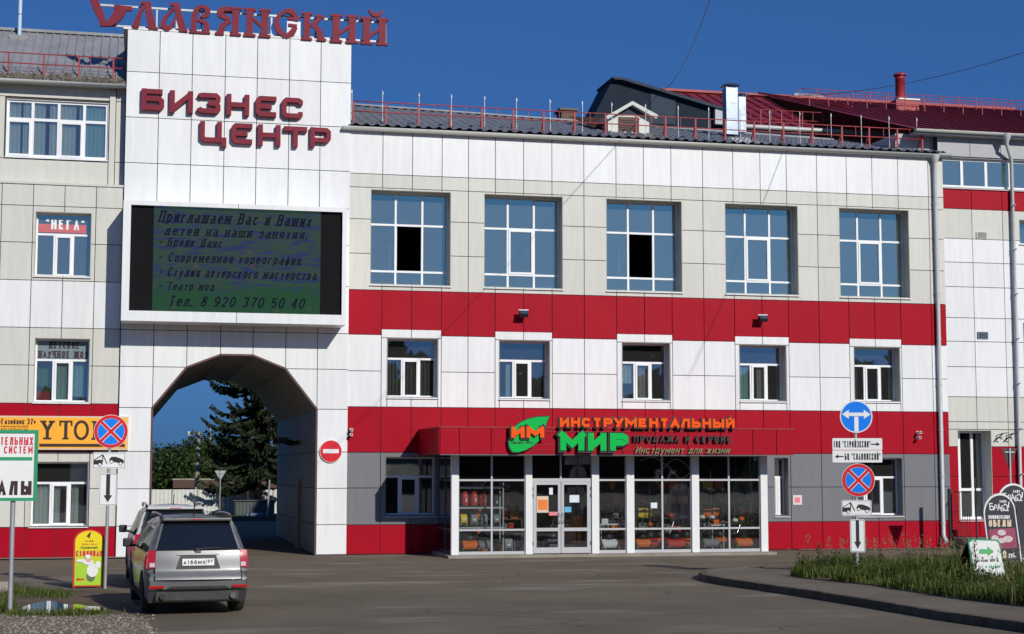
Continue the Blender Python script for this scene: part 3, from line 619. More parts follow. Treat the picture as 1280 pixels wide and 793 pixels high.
def scrmat():
    m = bpy.data.materials.new('led_picture'); m.use_nodes = True; t = m.node_tree; b = t.nodes['Principled BSDF']; b.inputs['Roughness'].default_value = .8; b.inputs['Specular IOR Level'].default_value = .1; b.inputs['Base Color'].default_value = (.012, .012, .014, 1)
    geo = nd(t, 'ShaderNodeNewGeometry'); sp = nd(t, 'ShaderNodeSeparateXYZ'); t.links.new(geo.outputs['Position'], sp.inputs[0])
    wv = nd(t, 'ShaderNodeTexNoise'); wv.inputs['Scale'].default_value = 2.2; wv.inputs['Detail'].default_value = 6
    mp = nd(t, 'ShaderNodeMapping'); mp.inputs['Rotation'].default_value = (0, R(38), 0); mp.inputs['Scale'].default_value = (1, 1, 4.2); t.links.new(geo.outputs['Position'], mp.inputs[0]); t.links.new(mp.outputs[0], wv.inputs['Vector'])
    c1 = nd(t, 'ShaderNodeValToRGB'); t.links.new(wv.outputs['Fac'], c1.inputs[0]); e = c1.color_ramp.elements; e[0].position = .46; e[1].position = .62; e[0].color = (.035, .085, .06, 1); e[1].color = (.018, .04, .16, 1)
    n2 = nd(t, 'ShaderNodeTexNoise'); n2.inputs['Scale'].default_value = 5; n2.inputs['Detail'].default_value = 5; t.links.new(geo.outputs['Position'], n2.inputs['Vector'])
    ad = nd(t, 'ShaderNodeMath', operation='MULTIPLY_ADD'); ad.inputs[1].default_value = 1.4; t.links.new(n2.outputs['Fac'], ad.inputs[0]); t.links.new(sp.outputs['Z'], ad.inputs[2])
    mr = nd(t, 'ShaderNodeMapRange'); mr.inputs['From Min'].default_value = iz0+1.75; mr.inputs['From Max'].default_value = iz0+1.25; t.links.new(ad.outputs[0], mr.inputs[0])
    mx_ = nd(t, 'ShaderNodeMixRGB'); mx_.inputs[2].default_value = (.008, .095, .03, 1); t.links.new(mr.outputs[0], mx_.inputs[0]); t.links.new(c1.outputs[0], mx_.inputs[1])
    n3 = nd(t, 'ShaderNodeTexVoronoi'); n3.inputs['Scale'].default_value = 2.1; t.links.new(geo.outputs['Position'], n3.inputs['Vector'])
    m3 = nd(t, 'ShaderNodeMapRange'); m3.inputs['From Min'].default_value = .16; m3.inputs['From Max'].default_value = .05; m3.inputs['To Max'].default_value = .9; t.links.new(n3.outputs['Distance'], m3.inputs[0])
    mz = nd(t, 'ShaderNodeMapRange'); mz.inputs['From Min'].default_value = iz0+2.6; mz.inputs['From Max'].default_value = iz0+1.6; t.links.new(sp.outputs['Z'], mz.inputs[0])
    mm_ = nd(t, 'ShaderNodeMath', operation='MULTIPLY'); t.links.new(m3.outputs[0], mm_.inputs[0]); t.links.new(mz.outputs[0], mm_.inputs[1])
    mx2 = nd(t, 'ShaderNodeMixRGB'); mx2.inputs[2].default_value = (.17, .06, .10, 1); t.links.new(mm_.outputs[0], mx2.inputs[0]); t.links.new(mx_.outputs[0], mx2.inputs[1])
    t.links.new(mx2.outputs[0], b.inputs['Emission Color']); b.inputs['Emission Strength'].default_value = .55
    MATS['led_picture'] = m
scrmat(); mat('led_black', (.008, .008, .009), .8, var=0, spec=.1); mat('led_text', (.006, .006, .02), .8, var=0, spec=.1)
px0, px1 = FP(191.5, 320, SY+.15)[0], FP(400.5, 320, SY+.15)[0]
B().box(ix0, px0, SY+.12, SY+.25, iz0, iz1).build('dark_margin', 'led_black', scr); B().box(px1, ix1, SY+.12, SY+.25, iz0, iz1).build('dark_margin', 'led_black', scr)
B().box(px0, px1, SY+.12, SY+.25, iz0, iz1).build('display', 'led_picture', scr)
def SR(u0_, v0, u1_, v1, y): a = FP(u0_, (v0+v1)/2, y)[0]; c = FP(u1_, (v0+v1)/2, y)[0]; um = (u0_+u1_)/2; return (a, c, FP(um, v1, y)[1], FP(um, v0, y)[1])
for s, u0_, v0, u1_, v1 in (('Приглашаем Вас и Ваших', 197.5, 265.5, 392, 282), ('детей на наши занятия;', 205, 284, 388, 298), ('- Брейк Данс', 197.5, 297, 280, 310), ('- Современная хореография', 197.5, 317, 378, 330.5),
                            ('- Студия актерского мастерства', 197.5, 335.5, 397.5, 349), ('- Театр мод', 197.5, 352, 270, 364), ('Тел. 8 920 370 50 40', 210, 370.5, 383, 385.5)):
    words(s, SR(u0_, v0+1, u1_, v1-1, SY+.12), SY+.118, 'led_text', scr, 'text_line', w=.145, shear=.28, serif=True)

# ---------------------------------------------------------- letter signs
def glyph_techno(ch):
    T = .25; h = T/2
    S_ = {'Б': [([(h, 1), (h, 0)], 0), ([(.95, 1-h), (h+.05, 1-h)], 0), ([(h+.05, h), (.92, h), (.92, .54), (h+.05, .54)], 0)],
          'И': [([(h, 1), (h, 0)], 0), ([(1-h, 1), (1-h, 0)], 0), ([(h, .16), (1-h, .86)], 0)],
          'З': [([(.02, .78), (.08, 1-h), (.88, 1-h), (.88, .56), (.45, .5)], 0), ([(.45, .5), (.88, .48), (.88, h), (.08, h), (.02, .26)], 0)],
          'Н': [([(h, 1), (h, 0)], 0), ([(1-h, 1), (1-h, 0)], 0), ([(h, .5), (1-h, .5)], 0)],
          'Е': [([(1, 1-h), (h, 1-h), (h, h), (1, h)], 0), ([(h, .5), (.78, .5)], 0)],
          'С': [([(1-h, .68), (1-h, 1-h), (h, 1-h), (h, h), (1-h, h), (1-h, .32)], 0)],
          'Ц': [([(h, 1), (h, h), (1.0, h)], 0), ([(.86, 1), (.86, h)], 0), ([(1.06, .25), (1.06, -.2)], 0)],
          'Т': [([(0, 1-h), (1, 1-h)], 0), ([(.5, .9), (.5, 0)], 0)],
          'Р': [([(h, 0), (h, 1)], 0), ([(h+.05, 1-h), (.9, 1-h), (.9, .36), (h+.05, .36)], 0)]}
    return S_[ch]
def chamfer(pts, c=.1):
    out = [pts[0]]
    for i in range(1, len(pts)-1):
        p, q, r_ = Vector(pts[i-1]), Vector(pts[i]), Vector(pts[i+1]); a = (p-q); d = (r_-q)
        out += [tuple(q+a.normalized()*min(c, a.length/3)), tuple(q+d.normalized()*min(c, d.length/3))]
    return out+[pts[-1]]
def techno(word, boxes, label, y, depth, m):
    """boxes: pixel boxes of the letters, turned into their real rectangles on the wall"""
    rr = [SR(*bx, y) for bx in boxes]
    root = empty('wall_sign', ((rr[0][0]+rr[-1][1])/2, TY, min(r_[2] for r_ in rr)), label, 'sign')
    for ch, (x0, x1, z0, z1) in zip(word, rr):
        b = B(); W, H = x1-x0, z1-z0
        for k, (pts, _) in enumerate(glyph_techno(ch)):
            P = [(x0+px*W, z0+pz*H) for px, pz in chamfer(pts)]
            stroke(b, P, .225*H, y-.003*k, depth+.003*k)
        o = b.build('letter', m, root)
    return root
mat('sign_maroon', (.20, .012, .030), .5, var=.12, spec=.2)
techno('БИЗНЕС', [(176.5, 111, 204.5, 138), (211.5, 113.5, 242, 141), (248.5, 116, 276, 142), (282.5, 118, 312.5, 144), (319.5, 120, 345.5, 146), (352, 122, 379, 148)], 'upper longer row of dark red raised letters БИЗНЕС on the tower', TY-.2, .15, 'sign_maroon')
techno('ЦЕНТР', [(249.5, 152, 278.5, 178), (289, 154, 315.5, 180), (322, 156, 351.5, 182), (355, 158, 384, 183.5), (387.5, 159.5, 413.5, 184)], 'lower shorter row of dark red raised letters ЦЕНТР on the tower, shifted right', TY-.2, .15, 'sign_maroon')

# roof sign with old Slavonic letters
SLV = {  # strokes: (points, widths) in a 0..1 box
 'С': [([(.02, 1.2), (.12, .8), (.24, .35), (.26, .0)], (.24, .26, .22, .16)), ([(.24, .07), (.45, .16), (.62, .45), (.74, .85)], (.12, .22, .32, .36)), ([(.54, .88), (1.0, .84)], (.14, .14))],
 'Л': [([(.32, .95), (.75, .95)], (.13, .13)), ([(.6, 1), (.72, .5), (.88, .02)], (.3, .3, .34)), ([(.48, .85), (.3, .55), (.12, .05)], (.08, .18, .3)), ([(.7, .05), (1.1, .03)], (.1, .1)), ([(0, .04), (.25, .03)], (.08, .08))],
 'А': [([(.36, .95), (.76, .95)], (.13, .13)), ([(.6, 1), (.75, .5), (.92, .02)], (.28, .28, .3)), ([(.5, .8), (.22, .5), (.1, .2), (.3, .08), (.52, .3), (.6, .55)], (.08, .14, .2, .2, .1, .06)), ([(.75, .04), (1.1, .02)], (.1, .1))],
 'В': [([(.24, 0), (.22, .5), (.34, .85), (.6, .97), (.85, .86), (.8, .66), (.5, .6)], (.26, .26, .22, .14, .26, .22, .1)), ([(.3, .48), (.7, .42), (.84, .25), (.82, 0)], (.12, .18, .26, .26)), ([(.02, .03), (1, .03)], (.1, .1))],
 'Я': [([(.82, 1), (.82, 0)], (.27, .27)), ([(.8, .93), (.3, .92), (.22, .72), (.6, .55)], (.13, .2, .26, .12)), ([(.62, .5), (.34, .35), (.2, .02)], (.12, .22, .28)), ([(.62, .03), (1.05, .03)], (.1, .1)), ([(.02, .03), (.36, .03)], (.1, .1)), ([(.6, .97), (1.08, .97)], (.1, .1))],
 'Н': [([(.22, 1), (.22, 0)], (.25, .25)), ([(.8, 1), (.8, 0)], (.25, .25)), ([(.25, .72), (.8, .3)], (.1, .14)), ([(0, .96), (.45, .96)], (.1, .1)), ([(.58, .96), (1.03, .96)], (.1, .1)), ([(0, .04), (.45, .04)], (.1, .1)), ([(.58, .04), (1.03, .04)], (.1, .1))],
 'с': [([(1.0, .72), (.75, .95), (.4, .93), (.12, .62), (.2, .3), (.5, .05)], (.16, .24, .14, .2, .26, .16)), ([(.5, .05), (.75, .2), (.92, .42)], (.16, .26, .2)), ([(.6, .72), (1.02, .68)], (.14, .14)), ([(.6, .48), (.98, .46)], (.12, .12))],
 'К': [([(.22, 1), (.22, 0)], (.27, .27)), ([(.28, .5), (.6, .66), (.82, .92)], (.1, .16, .24)), ([(.4, .58), (.7, .4), (.86, .02)], (.1, .24, .28)), ([(0, .96), (.45, .96)], (.1, .1)), ([(0, .04), (.45, .04)], (.1, .1)), ([(.66, .04), (1.05, .04)], (.1, .1)), ([(.6, .9), (.98, .86)], (.12, .1))],
 'И': [([(.22, 1), (.22, 0)], (.27, .27)), ([(.82, 1), (.82, 0)], (.27, .27)), ([(.25, .25), (.8, .66)], (.12, .12)), ([(0, .96), (.45, .96)], (.1, .1)), ([(.6, .96), (1.05, .96)], (.1, .1)), ([(0, .04), (.45, .04)], (.1, .1)), ([(.6, .04), (1.05, .04)], (.1, .1))]}
SLV['Й'] = SLV['И']+[([(.3, 1.28), (.45, 1.12), (.68, 1.12), (.85, 1.28)], (.04, .14, .14, .04))]
RSY = -.12
rs = [('С', 115, 5, 165, 33), ('Л', 166, 2, 195, 36), ('А', 201, 4, 232, 38.5), ('В', 236.5, 7, 263, 41.5), ('Я', 269, 9, 300, 43.5), ('Н', 305, 11, 337.5, 46), ('с', 342.5, 12.5, 372, 48), ('К', 377, 16, 406.5, 50.5), ('И', 413, 18.5, 446, 53.5), ('Й', 451, 22, 484, 56)]
rsg = empty('roof_sign', (FP(300, 45, RSY)[0], RSY, 16.14), 'dark red Old Slavonic letters on a rail along the tower top', 'sign')
for ch, u0_, v0, u1_, v1 in rs:
    x0, x1, z0, z1 = SR(u0_, v0, u1_, v1, RSY); b = B(); W, H = x1-x0, z1-z0
    for k, (pts, ws) in enumerate(SLV[ch]):
        stroke(b, [(x0+px*W, z0+pz*H) for px, pz in pts], [w*W*(.8 if ch == 'С' else 1) for w in ws], RSY-.003*k, .14, curve=len(pts) > 2)
    b.build('letter', 'sign_maroon', rsg)
za = FP(130, 4.5, RSY)[1]; zb2 = FP(470, 26, RSY)[1]; x0, x1 = FP(118, 5, RSY)[0], FP(484, 26, RSY)[0]
b = B(); b.bar((x0+.1, RSY+.2, za), (x1, RSY+.2, zb2), .06); b.bar((x0+.2, RSY+.2, 16.2), (x1, RSY+.2, 16.2), .06)
b.build('rail', 'steel_post', rsg)
for u in (196, 252, 310, 340, 395, 441, 483):
    x = FP(u, 30, RSY)[0]; B().bar((x, RSY+.22, 16.1), (x, RSY+.22, za), .05).build('post', 'steel_post', rsg)
# plain boxes behind the sign
for (u, v0, v1, w) in ((367, 27, 48, .22), (222, 10, 38, .06)):
    x, z0 = FP(u, v1, 2); _, z1 = FP(u, v0, 2); B().box(x-w, x+w, 2, 2.5, 16.1, z1).build('vent_stack' if w > .1 else 'steel_pole', 'white_metal' if w > .1 else 'steel_post', None, 'white vent box behind the letters on the tower roof' if w > .1 else 'grey pole behind the roof letters near the left', 'vent' if w > .1 else 'pole')
# ============================================================ LEFT WING
WY = .08; UY = .42
lx = [FP(u, 350, WY)[0] for u in (-160, -120, -80, -40, -.5, 39, 78.5, 118)]+[lc[0]-.005]
fz = lambda v, y=WY, u=60: FP(u, v, y)[1]
wing = empty('office_wing', (-5, WY, 0), 'left wing in beige and white panels with a seamed grey roof', 'building')
def op(u0_, u1_, v0, v1, y): uc = (u0_+u1_)/2; return (FP(u0_, (v0+v1)/2, y)[0], FP(u1_, (v0+v1)/2, y)[0], FP(uc, v1, y)[1], FP(uc, v0, y)[1])
wN, wD, wG = op(43.5, 114, 265.5, 345.5, WY), op(42.5, 112, 423, 503, WY), op(38, 110.5, 577, 658, WY)
wops = [wN, wD, wG]
cladding(wing, lx, [(fz(258), fz(230.5), 'beige_panel'), (fz(304), fz(258), 'beige_panel'), (fz(351), fz(304), 'beige_panel'), (fz(410), fz(351), 'white_panel'), (fz(457), fz(410), 'beige_panel'),
         (fz(504.5), fz(457), 'beige_panel'), (fz(565), fz(504.5), 'red_panel'), (fz(611), fz(565), 'beige_panel'), (fz(659), fz(611), 'beige_panel'), (.02, fz(659), 'red_panel')], wops, WY)
ledge = fz(230.5)
wT = op(7.5, 135.5, 126.5, 198, UY); wT2 = (wT[0]-3.6, wT[0]-.45, wT[2], wT[3])
uxs = [lx[0], wT2[0]-.3, wT[0]-.06-.16, wT[1]+.06, FP(144, 180, UY)[0], lc[0]-.005]
cladding(wing, uxs, [(ledge+.06, wT[2]-.06, 'beige_panel'), (wT[2]-.06, wT[3]+.07, 'beige_panel'), (wT[3]+.07, fz(106, UY), 'beige_panel')], [(wT[0]-.05, wT[1]+.05, wT[2]-.05, wT[3]+.05), (wT2[0]-.05, wT2[1]+.05, wT[2]-.05, wT[3]+.05)], UY)
backing(wing, lx[0], lc[0]-.004, 0, ledge, wops, WY+.0015); backing(wing, lx[0], lc[0]-.004, ledge, fz(100, UY), [wT, wT2], UY+.0015)
b = B(); b.box(lx[0], lc[0]-.006, WY-.07, UY+.0, ledge-.02, ledge+.05); b.build('ledge', 'beige_panel', wing)
b = B(); b.box(FP(135.5, 180, UY)[0]+.02, FP(143.5, 180, UY)[0], UY-.1, UY+.0, ledge+.05, fz(110, UY)); b.build('pilaster', 'beige_panel', wing)
ZE = fz(103, .0)
b = B(); b.box(lx[0], lx[0]+.25, WY+.25, 12, 0, ZE); b.box(lx[0]+.25, lc[0]-.01, 11.75, 12, 0, ZE); b.box(lx[0], lc[0]-.01, 0.0, UY+.3, ZE-.03, ZE); b.build('side_wall', 'wall_core', wing)
def nega(w, X, Z, yf):
    root = w
    B().box(X(.05), X(.9), yf+.022, yf+.026, Z(.70), Z(.83)).build('red_strip', 'nega_red', w)
    words('"НЕГА"', (X(.18), X(.86), Z(.75), Z(.92)), yf+.019, 'sign_white', w, w=.2)
mat('nega_red', (.55, .12, .14), .5); mat('backing_blue', (.17, .22, .26), .4)
def detsk(w, X, Z, yf):
    B().box(X(.03), X(.97), yf+.026, yf+.029, Z(.69), Z(.97)).build('text_backing', 'backing_blue', w)  # grey-blue sheet added as a paler ground for the dark lettering
    words('ДЕТСКОЕ', (X(.24), X(.80), Z(.85), Z(.955)), yf+.02, 'print_dark', w, w=.2, serif=True); words('НАУЧНОЕ ШОУ', (X(.06), X(.96), Z(.70), Z(.81)), yf+.02, 'print_dark', w, w=.2, serif=True)
    B().box(X(.04), X(.28), yf+.09, yf+.3, Z(.02), Z(.17)).build('planter', 'sign_red', w)
    b = B()
    for k in range(60):
        c = Vector((X(.16)+random.uniform(-.17, .17), yf+.2, Z(.19)+random.uniform(0, .12))); d = Vector((random.uniform(-.04, .04), 0, random.uniform(.01, .05))); b.add([c-d, c+Vector((.02, .02, 0)), c+d, c-Vector((.02, .02, 0))], [(0, 1, 2, 3)])
    b.build('potted_plant', 'leaf', w)
vb = [(.34, 0, .665), (.67, 0, .665)]
PN = [(0, 1, .665, 1), (0, .34, 0, .665), (.34, .67, 0, .665), (.67, 1, 0, .665)]
window(wing, *wN, WY, .28, vb, [(.665, 0, 1)], (2,), (), 'glass_blue', panes=PN, reveal='beige_panel', extra=nega)
window(wing, *wD, WY, .28, vb, [(.665, 0, 1)], (2,), (), 'glass_clear', panes=PN, reveal='beige_panel', drapes=[(.0, .33, .15, .64, 'drape_green', .35), (.36, .66, .02, .64, 'drape_teal', .14), (.68, .95, .1, .64, 'drape_teal', .2)], extra=detsk)
window(wing, *wG, WY, .28, vb, [(.665, 0, 1)], (2,), (), 'glass_clear', panes=PN, reveal='beige_panel', drapes=[(.02, .33, .0, .66, 'drape_white', .14), (.36, .5, .0, .64, 'drape_white', .14), (.58, .66, .0, .64, 'drape_cream', .14), (.7, .82, .0, .64, 'drape_white', .2)])
PT = [(a, c, d, e) for d, e in ((0, .66), (.66, 1)) for a, c in ((0, .255), (.255, .51), (.51, .76), (.76, 1))]
TEAL = [(.0, .14, .0, 1, 'drape_white', .10), (.16, .38, .0, 1, 'drape_white', .10), (.42, .68, .0, 1, 'drape_white', .10), (.71, 1, .0, 1, 'drape_teal', .10)]
for ww in (wT, wT2):
    window(wing, *ww, UY, .04, [(.255, 0, 1), (.51, 0, 1), (.76, 0, 1)], [(.66, 0, 1)], (0, 2), (), 'glass_clear', panes=PT, reveal='pvc', drapes=TEAL, fr=.085, roomdepth=2)
tube_gutter(wing, lx[0], lc[0]-.02, -.02, ZE+.03, .10)
# seamed grey roof
RT = 4.0; zr0, zr1 = ZE+.06, FP(70, 42, RT)[1]
b = B(); b.add([(lx[0], -.0, zr0), (lc[0]-.01, 0, zr0), (lc[0]-.01, RT, zr1), (lx[0], RT, zr1)], [(0, 1, 2, 3)]); b.add([(lx[0], RT, zr1), (lc[0]-.01, RT, zr1), (lc[0]-.01, 12, ZE), (lx[0], 12, ZE)], [(0, 1, 2, 3)])
b.build('roof', 'grey_roof', wing)
x = lc[0]-.05; n = 0
while x > lx[0]:
    b = B(); b.bar((x, 0, zr0+.02), (x, RT, zr1+.02), .035, .06); b.build('roof_seam', 'grey_roof', wing); x -= .262
b = B(); b.bar((lx[0], RT, zr1+.03), (lc[0], RT, zr1+.03), .25, .09); b.build('ridge_cap', 'grey_roof', wing)
b = B()                                      # rotten leaves caught along the eaves
for k in range(500):
    t = abs(random.gauss(0, .05)); x = random.uniform(-4.6, lc[0]-.1); y = RT*t; z = zr0+(zr1-zr0)*t+.02
    d = Vector((random.uniform(-.06, .06), random.uniform(-.03, .03), random.uniform(.0, .07))); c = Vector((x, y-.02, z)); b.add([c-d, c+Vector((.05, 0, .02)), c+d, c+Vector((-.05, 0, .03))], [(0, 1, 2, 3)])
mat('dead_leaf', (.14, .12, .09), .9, var=.3); b.build('leaf_litter', 'dead_leaf', wing, kind='stuff')

# ------------------------------------------------------------ roof railings
def railing(us_, y, zfun, vtop, h, label, group, aframe=True, m='red_metal', ext=(None, None), thin=2, r=.018, pw=.05):
    xs = [FP(u, vtop, y)[0] for u in us_]; root = empty('roof_railing', (xs[0], y, zfun(xs[0])), label, 'railing', group)
    for i, x in enumerate(xs):
        z = zfun(x); b = B(); b.bar((x, y, z), (x, y, z+h), pw, pw)
        if aframe: b.bar((x+.02, y+.35, z+.1), (x+.02, y, z+h*.9), .035); 
        b.build('post', m, root)
    for f in (1, .52):
        b = B(); b.tube([(ext[0] if ext[0] is not None else xs[0], y-.02, zfun(xs[0])+h*f)]+[(x, y-.02, zfun(x)+h*f) for x in xs]+[(ext[1] if ext[1] is not None else xs[-1], y-.02, zfun(xs[-1])+h*f)], r, 6); b.build('rail', m, root)
    for i in range(len(xs)-1):
        for k in range(1, thin+1):
            f = k/(thin+1); x = xs[i]+(xs[i+1]-xs[i])*f; z = zfun(x); B().bar((x, y-.02, z+h*(.52 if k % 2 else .2)), (x, y-.02, z+h*(1 if k % 2 else .52)), .014).build('stay', m, root)
    return root
pu = [441.6, 482.3, 522.8, 562.8, 602.2, 641.4, 679.5, 718.2, 756.9, 795, 831.7, 869.2, 906.3, 942.6, 979, 1015.3, 1051.8, 1085.9, 1121, 1152]
YR = .25
railing(pu, YR, lambda x: 13.46+(YR+.28)/(RY+.28)*(1.6), 145, .68, 'red roof railing along the dark tiled roof of the main block', None, thin=1)
railing([-75, -33.5, 10.7, 54.7, 99, 142], .35, lambda x: zr0+(zr1-zr0)*.35/RT, 75, .66, 'red roof railing on the grey seamed roof of the left wing', None, thin=2, aframe=False, ext=(None, lc[0]-.02))
lu = [439.5, 478.5, 523.8, 564.3, 606, 646, 688, 727.8, 765, 806.6, 847.7, 885.6, 925.5, 961.8, 999.7, 1038.7, 1076.3, 1111.3, 1145.9]
for i, u in enumerate(lu):
    v = 112+(u-440)*.050; x, z = FP(u, v, .75); zb_ = 13.5+(.75+.28)/(RY+.28)*1.7
    b = B(); b.tube([(x, .75, zb_-.1), (x+random.uniform(-.02, .02), .75, z)], .011, 6); b.tube([(x, .75, z-.12), (x, .75, z-.04)], .022, 6)
    b.build('lightning_rod', 'white_metal', None, 'thin pale rod on the dark tiled roof, %s from the tower' % ORD[i], 'rod', 'thin pale rods along the dark tiled roof')
x, z = FP(24.3, 42, 3.6); z2 = FP(24.3, -30, 3.6)[1]
mst = B(); mst.tube([(x, 3.6, z-.4), (x, 3.6, z2)], .063, 12); mo = mst.build('pipe_mast', 'pale_blue', None, 'pale blue pipe standing on the ridge of the grey roof', 'pipe') if 'pale_blue' in MATS else None
if mo is None:
    mat('pale_blue', (.48, .62, .75), .4); mo = mst.build('pipe_mast', 'pale_blue', None, 'pale blue pipe standing on the ridge of the grey roof', 'pipe')
B().lathe((x, 3.6, z+.62), [(.07, 0), (.07, .03)], 12).build('collar', 'galv', mo); B().box(x-.3, x+.3, 3.3, 3.9, z-.3, z-.12).build('base_plate', 'grey_roof', mo)

# ============================================================ RIGHT BUILDING
RB = .35
rb_x = [XR+.004]+[FP(u, 400, RB)[0] for u in (1217.5, 1256)]; dx = (rb_x[2]-rb_x[1]); rb_x += [rb_x[2]+dx*k for k in range(1, 8)]
rz = lambda v: FP(1225, v, RB)[1]
rbd = empty('annex_building', (rb_x[3], RB, 0), 'right hand annex with a dark red roof and a ribbon of windows under grey panels', 'building')
wR = (rb_x[0]+.05, rb_x[-1]-.4, rz(236), rz(198.5)); door = op(1197.5, 1240, 538, 650, RB)
w3 = (FP(1273.5, 290, RB)[0], FP(1273.5, 290, RB)[0]+1.5, rz(303), rz(273)); w4 = (w3[0]+.04, w3[0]+1.5, rz(500), rz(402.5))
rops = [wR, door, w3, w4]
cladding(rbd, rb_x, [(rz(197.5), rz(172), 'light_grey_panel'), (rz(262.5), rz(236), 'red_panel'), (rz(299.5), rz(262.5), 'beige_panel'), (rz(329), rz(299.5), 'white_panel'), (rz(359.5), rz(329), 'white_panel'), (rz(398), rz(359.5), 'white_panel'),
   (rz(427.5), rz(398), 'white_panel'), (rz(459), rz(427.5), 'white_panel'), (rz(496.5), rz(459), 'white_panel'), (rz(527.5), rz(496.5), 'beige_panel'), (rz(537), rz(527.5), 'beige_panel'), (rz(558.5), rz(537), 'beige_panel'), (rz(596), rz(558.5), 'red_panel'), (rz(640), rz(596), 'red_panel'), (.35, rz(640), 'red_panel')], rops, RB)
backing(rbd, rb_x[0]-.0, rb_x[-1], 0, rz(172), rops, RB+.0015)
b = B(); b.box(rb_x[-1]-.25, rb_x[-1], RB+.26, 26, 0, rz(172)); b.box(rb_x[0], rb_x[-1]-.26, 25.75, 26, 0, rz(172)); b.build('side_wall', 'wall_core', rbd)
nw = 11; fx = [i/nw for i in range(nw+1)]
window(rbd, *wR, RB, .10, [(f, 0, 1) for f in fx[1:-1]], [], (), (), 'glass_blue', panes=[(fx[i], fx[i+1], 0, 1) for i in range(nw)], reveal='light_grey_panel', fr=.10, drapes=[(.27, .36, 0, 1, 'drape_teal', .2)], roomdepth=3)
window(rbd, *door, RB, .45, [(.24, 0, 1), (.62, 0, 1)], [(.335, 0, .98)], (), (), 'glass_clear', panes=[(a, c, d, e) for d, e in ((0, .335), (.335, 1)) for a, c in ((0, .24), (.24, .62), (.62, 1))], reveal='beige_panel', room='room_dark', fr=.09, name='tall_window')
for q in (w3, w4): window(rbd, *q, RB, .3, [(.5, 0, 1)], [], (), (), 'glass_blue', panes=[(0, .5, 0, 1), (.5, 1, 0, 1)])
for (u, v, mm) in ((1227.5, 419.5, 'galv'), (1226, 294.5, 'beige_panel')):
    x, z = FP(u, v, RB); b = B(); b.box(x-.2, x+.2, RB-.07, RB-.03, z-.12, z+.12)
    for k in range(4): b.add([(x-.17, RB-.075, z-.09+k*.05), (x+.17, RB-.075, z-.09+k*.05), (x+.17, RB-.1, z-.06+k*.05), (x-.17, RB-.1, z-.06+k*.05)], [(0, 1, 2, 3), (3, 2, 1, 0)])
    b.build('vent_grille', mm, rbd)
# roofs
EY = .0; rex0 = FP(1143, 160, EY)[0]; rez = FP(1210, 164.5, EY)[1]; RYY = 14
rgz = FP(1100, 128.5, RYY)[1]; rgx0 = FP(827, 115, RYY)[0]
def seam_roof(x0, x1, y0, z0, y1, z1, m, sp=.5, xt0=None):
    xt0 = x0 if xt0 is None else xt0
    b = B(); b.add([(x0, y0, z0), (x1, y0, z0), (x1, y1, z1), (xt0, y1, z1)], [(0, 1, 2, 3)]); b.build('roof', m, rbd)
    b = B(); x = x1
    while x > min(x0, xt0):
        t0 = 0 if x >= x0 else (x0-x)/(x0-xt0) if xt0 < x0 else 0
        if x < xt0: t1 = 0 if xt0 == x0 else (x-x0)/(xt0-x0) 
        else: t1 = 1
        ya, yb = y0+(y1-y0)*t0, y0+(y1-y0)*t1
        if yb-ya > .1: b.bar((x, ya, z0+(z1-z0)*t0+.02), (x, yb, z0+(z1-z0)*t1+.02), .03, .05)
        x -= sp
    b.build('roof_seams', m, rbd, kind='stuff')
seam_roof(rex0, rb_x[-1]+.4, EY, rez, RYY, rgz, 'red_roof', xt0=FP(960, 121, RYY)[0])
EL = 7.4; ezl = FP(1074, 165, EL)[1]; elx0, elx1 = FP(930, 158, EL)[0], FP(1169, 172, EL)[0]
ezl = (FP(980, 161.5, EL)[1]+FP(1169, 172, EL)[1])/2
seam_roof(elx0, rex0-.02, EL, ezl, RYY, rgz-.02, 'red_roof', xt0=rgx0)
b = B(); b.tube([(elx0, EL-.1, FP(945, 159.5, EL)[1]), (elx1, EL-.1, FP(1169, 172, EL)[1])], .085, 8); b.build('gutter', 'gutter', rbd)
tube_gutter(rbd, rex0, rb_x[-1]+.4, EY-.08, rez-.02, .09)
b = B(); b.box(rb_x[0]-1.4, rb_x[-1], RB+.3, 8, rz(172)-1.2, rez-.05); b.box(elx0, rb_x[0]-1.4, EL+.1, 13, 12.5, ezl-.08); b.build('parapet_wall', 'light_grey_panel', rbd)
b = B(); b.bar((rgx0, RYY, rgz+.03), (rb_x[-1]+.4, RYY, rgz+.03), .3, .1); b.add([(rgx0, RYY+.02, rgz-.02), (rb_x[-1]+.4, RYY+.02, rgz-.02), (rb_x[-1]+.4, 26, rez), (rgx0, 26, rez)], [(0, 1, 2, 3)]); b.build('ridge_cap', 'red_metal', rbd)
b = B(); b.box(rex0, rb_x[-1]+.2, EY-.02, RB+.02, rez-.16, rez-.1); b.build('soffit', 'light_grey_panel', rbd)
# railings on the red roof
zf = lambda yy: rez+(rgz-rez)*yy/RYY
railing([1000+22*k for k in range(14)], 12.6, lambda x: zf(12.6), 130, .5, 'upper dark red railing just below the ridge of the red roof', 'railings on the red roof', aframe=False, thin=0, r=.014, pw=.03)
railing([1012+24*k for k in range(12)], 9.2, lambda x: zf(9.2), 145, .55, 'middle dark red railing halfway up the red roof', 'railings on the red roof', aframe=False, thin=0, r=.014, pw=.03)
railing([925+26*k for k in range(10)], 8.0, lambda x: ezl+.12, 150, .75, 'lower red railing behind the main roof, at the left eaves of the red roof', 'railings on the red roof', aframe=False, thin=1, r=.014, pw=.035)
b = B(); b.bar((FP(945, 124, 13)[0], 12.7, rgz-.2), (FP(1060, 152, 9)[0], 8.6, zf(8.6)+.1), .1, .08); b.build('hip_trim', 'red_metal', rbd)
downpipe(rbd, FP(1267, 300, .2)[0], rez-.05, .3, RB-.14, EY-.08, off=-.32, r=.065)

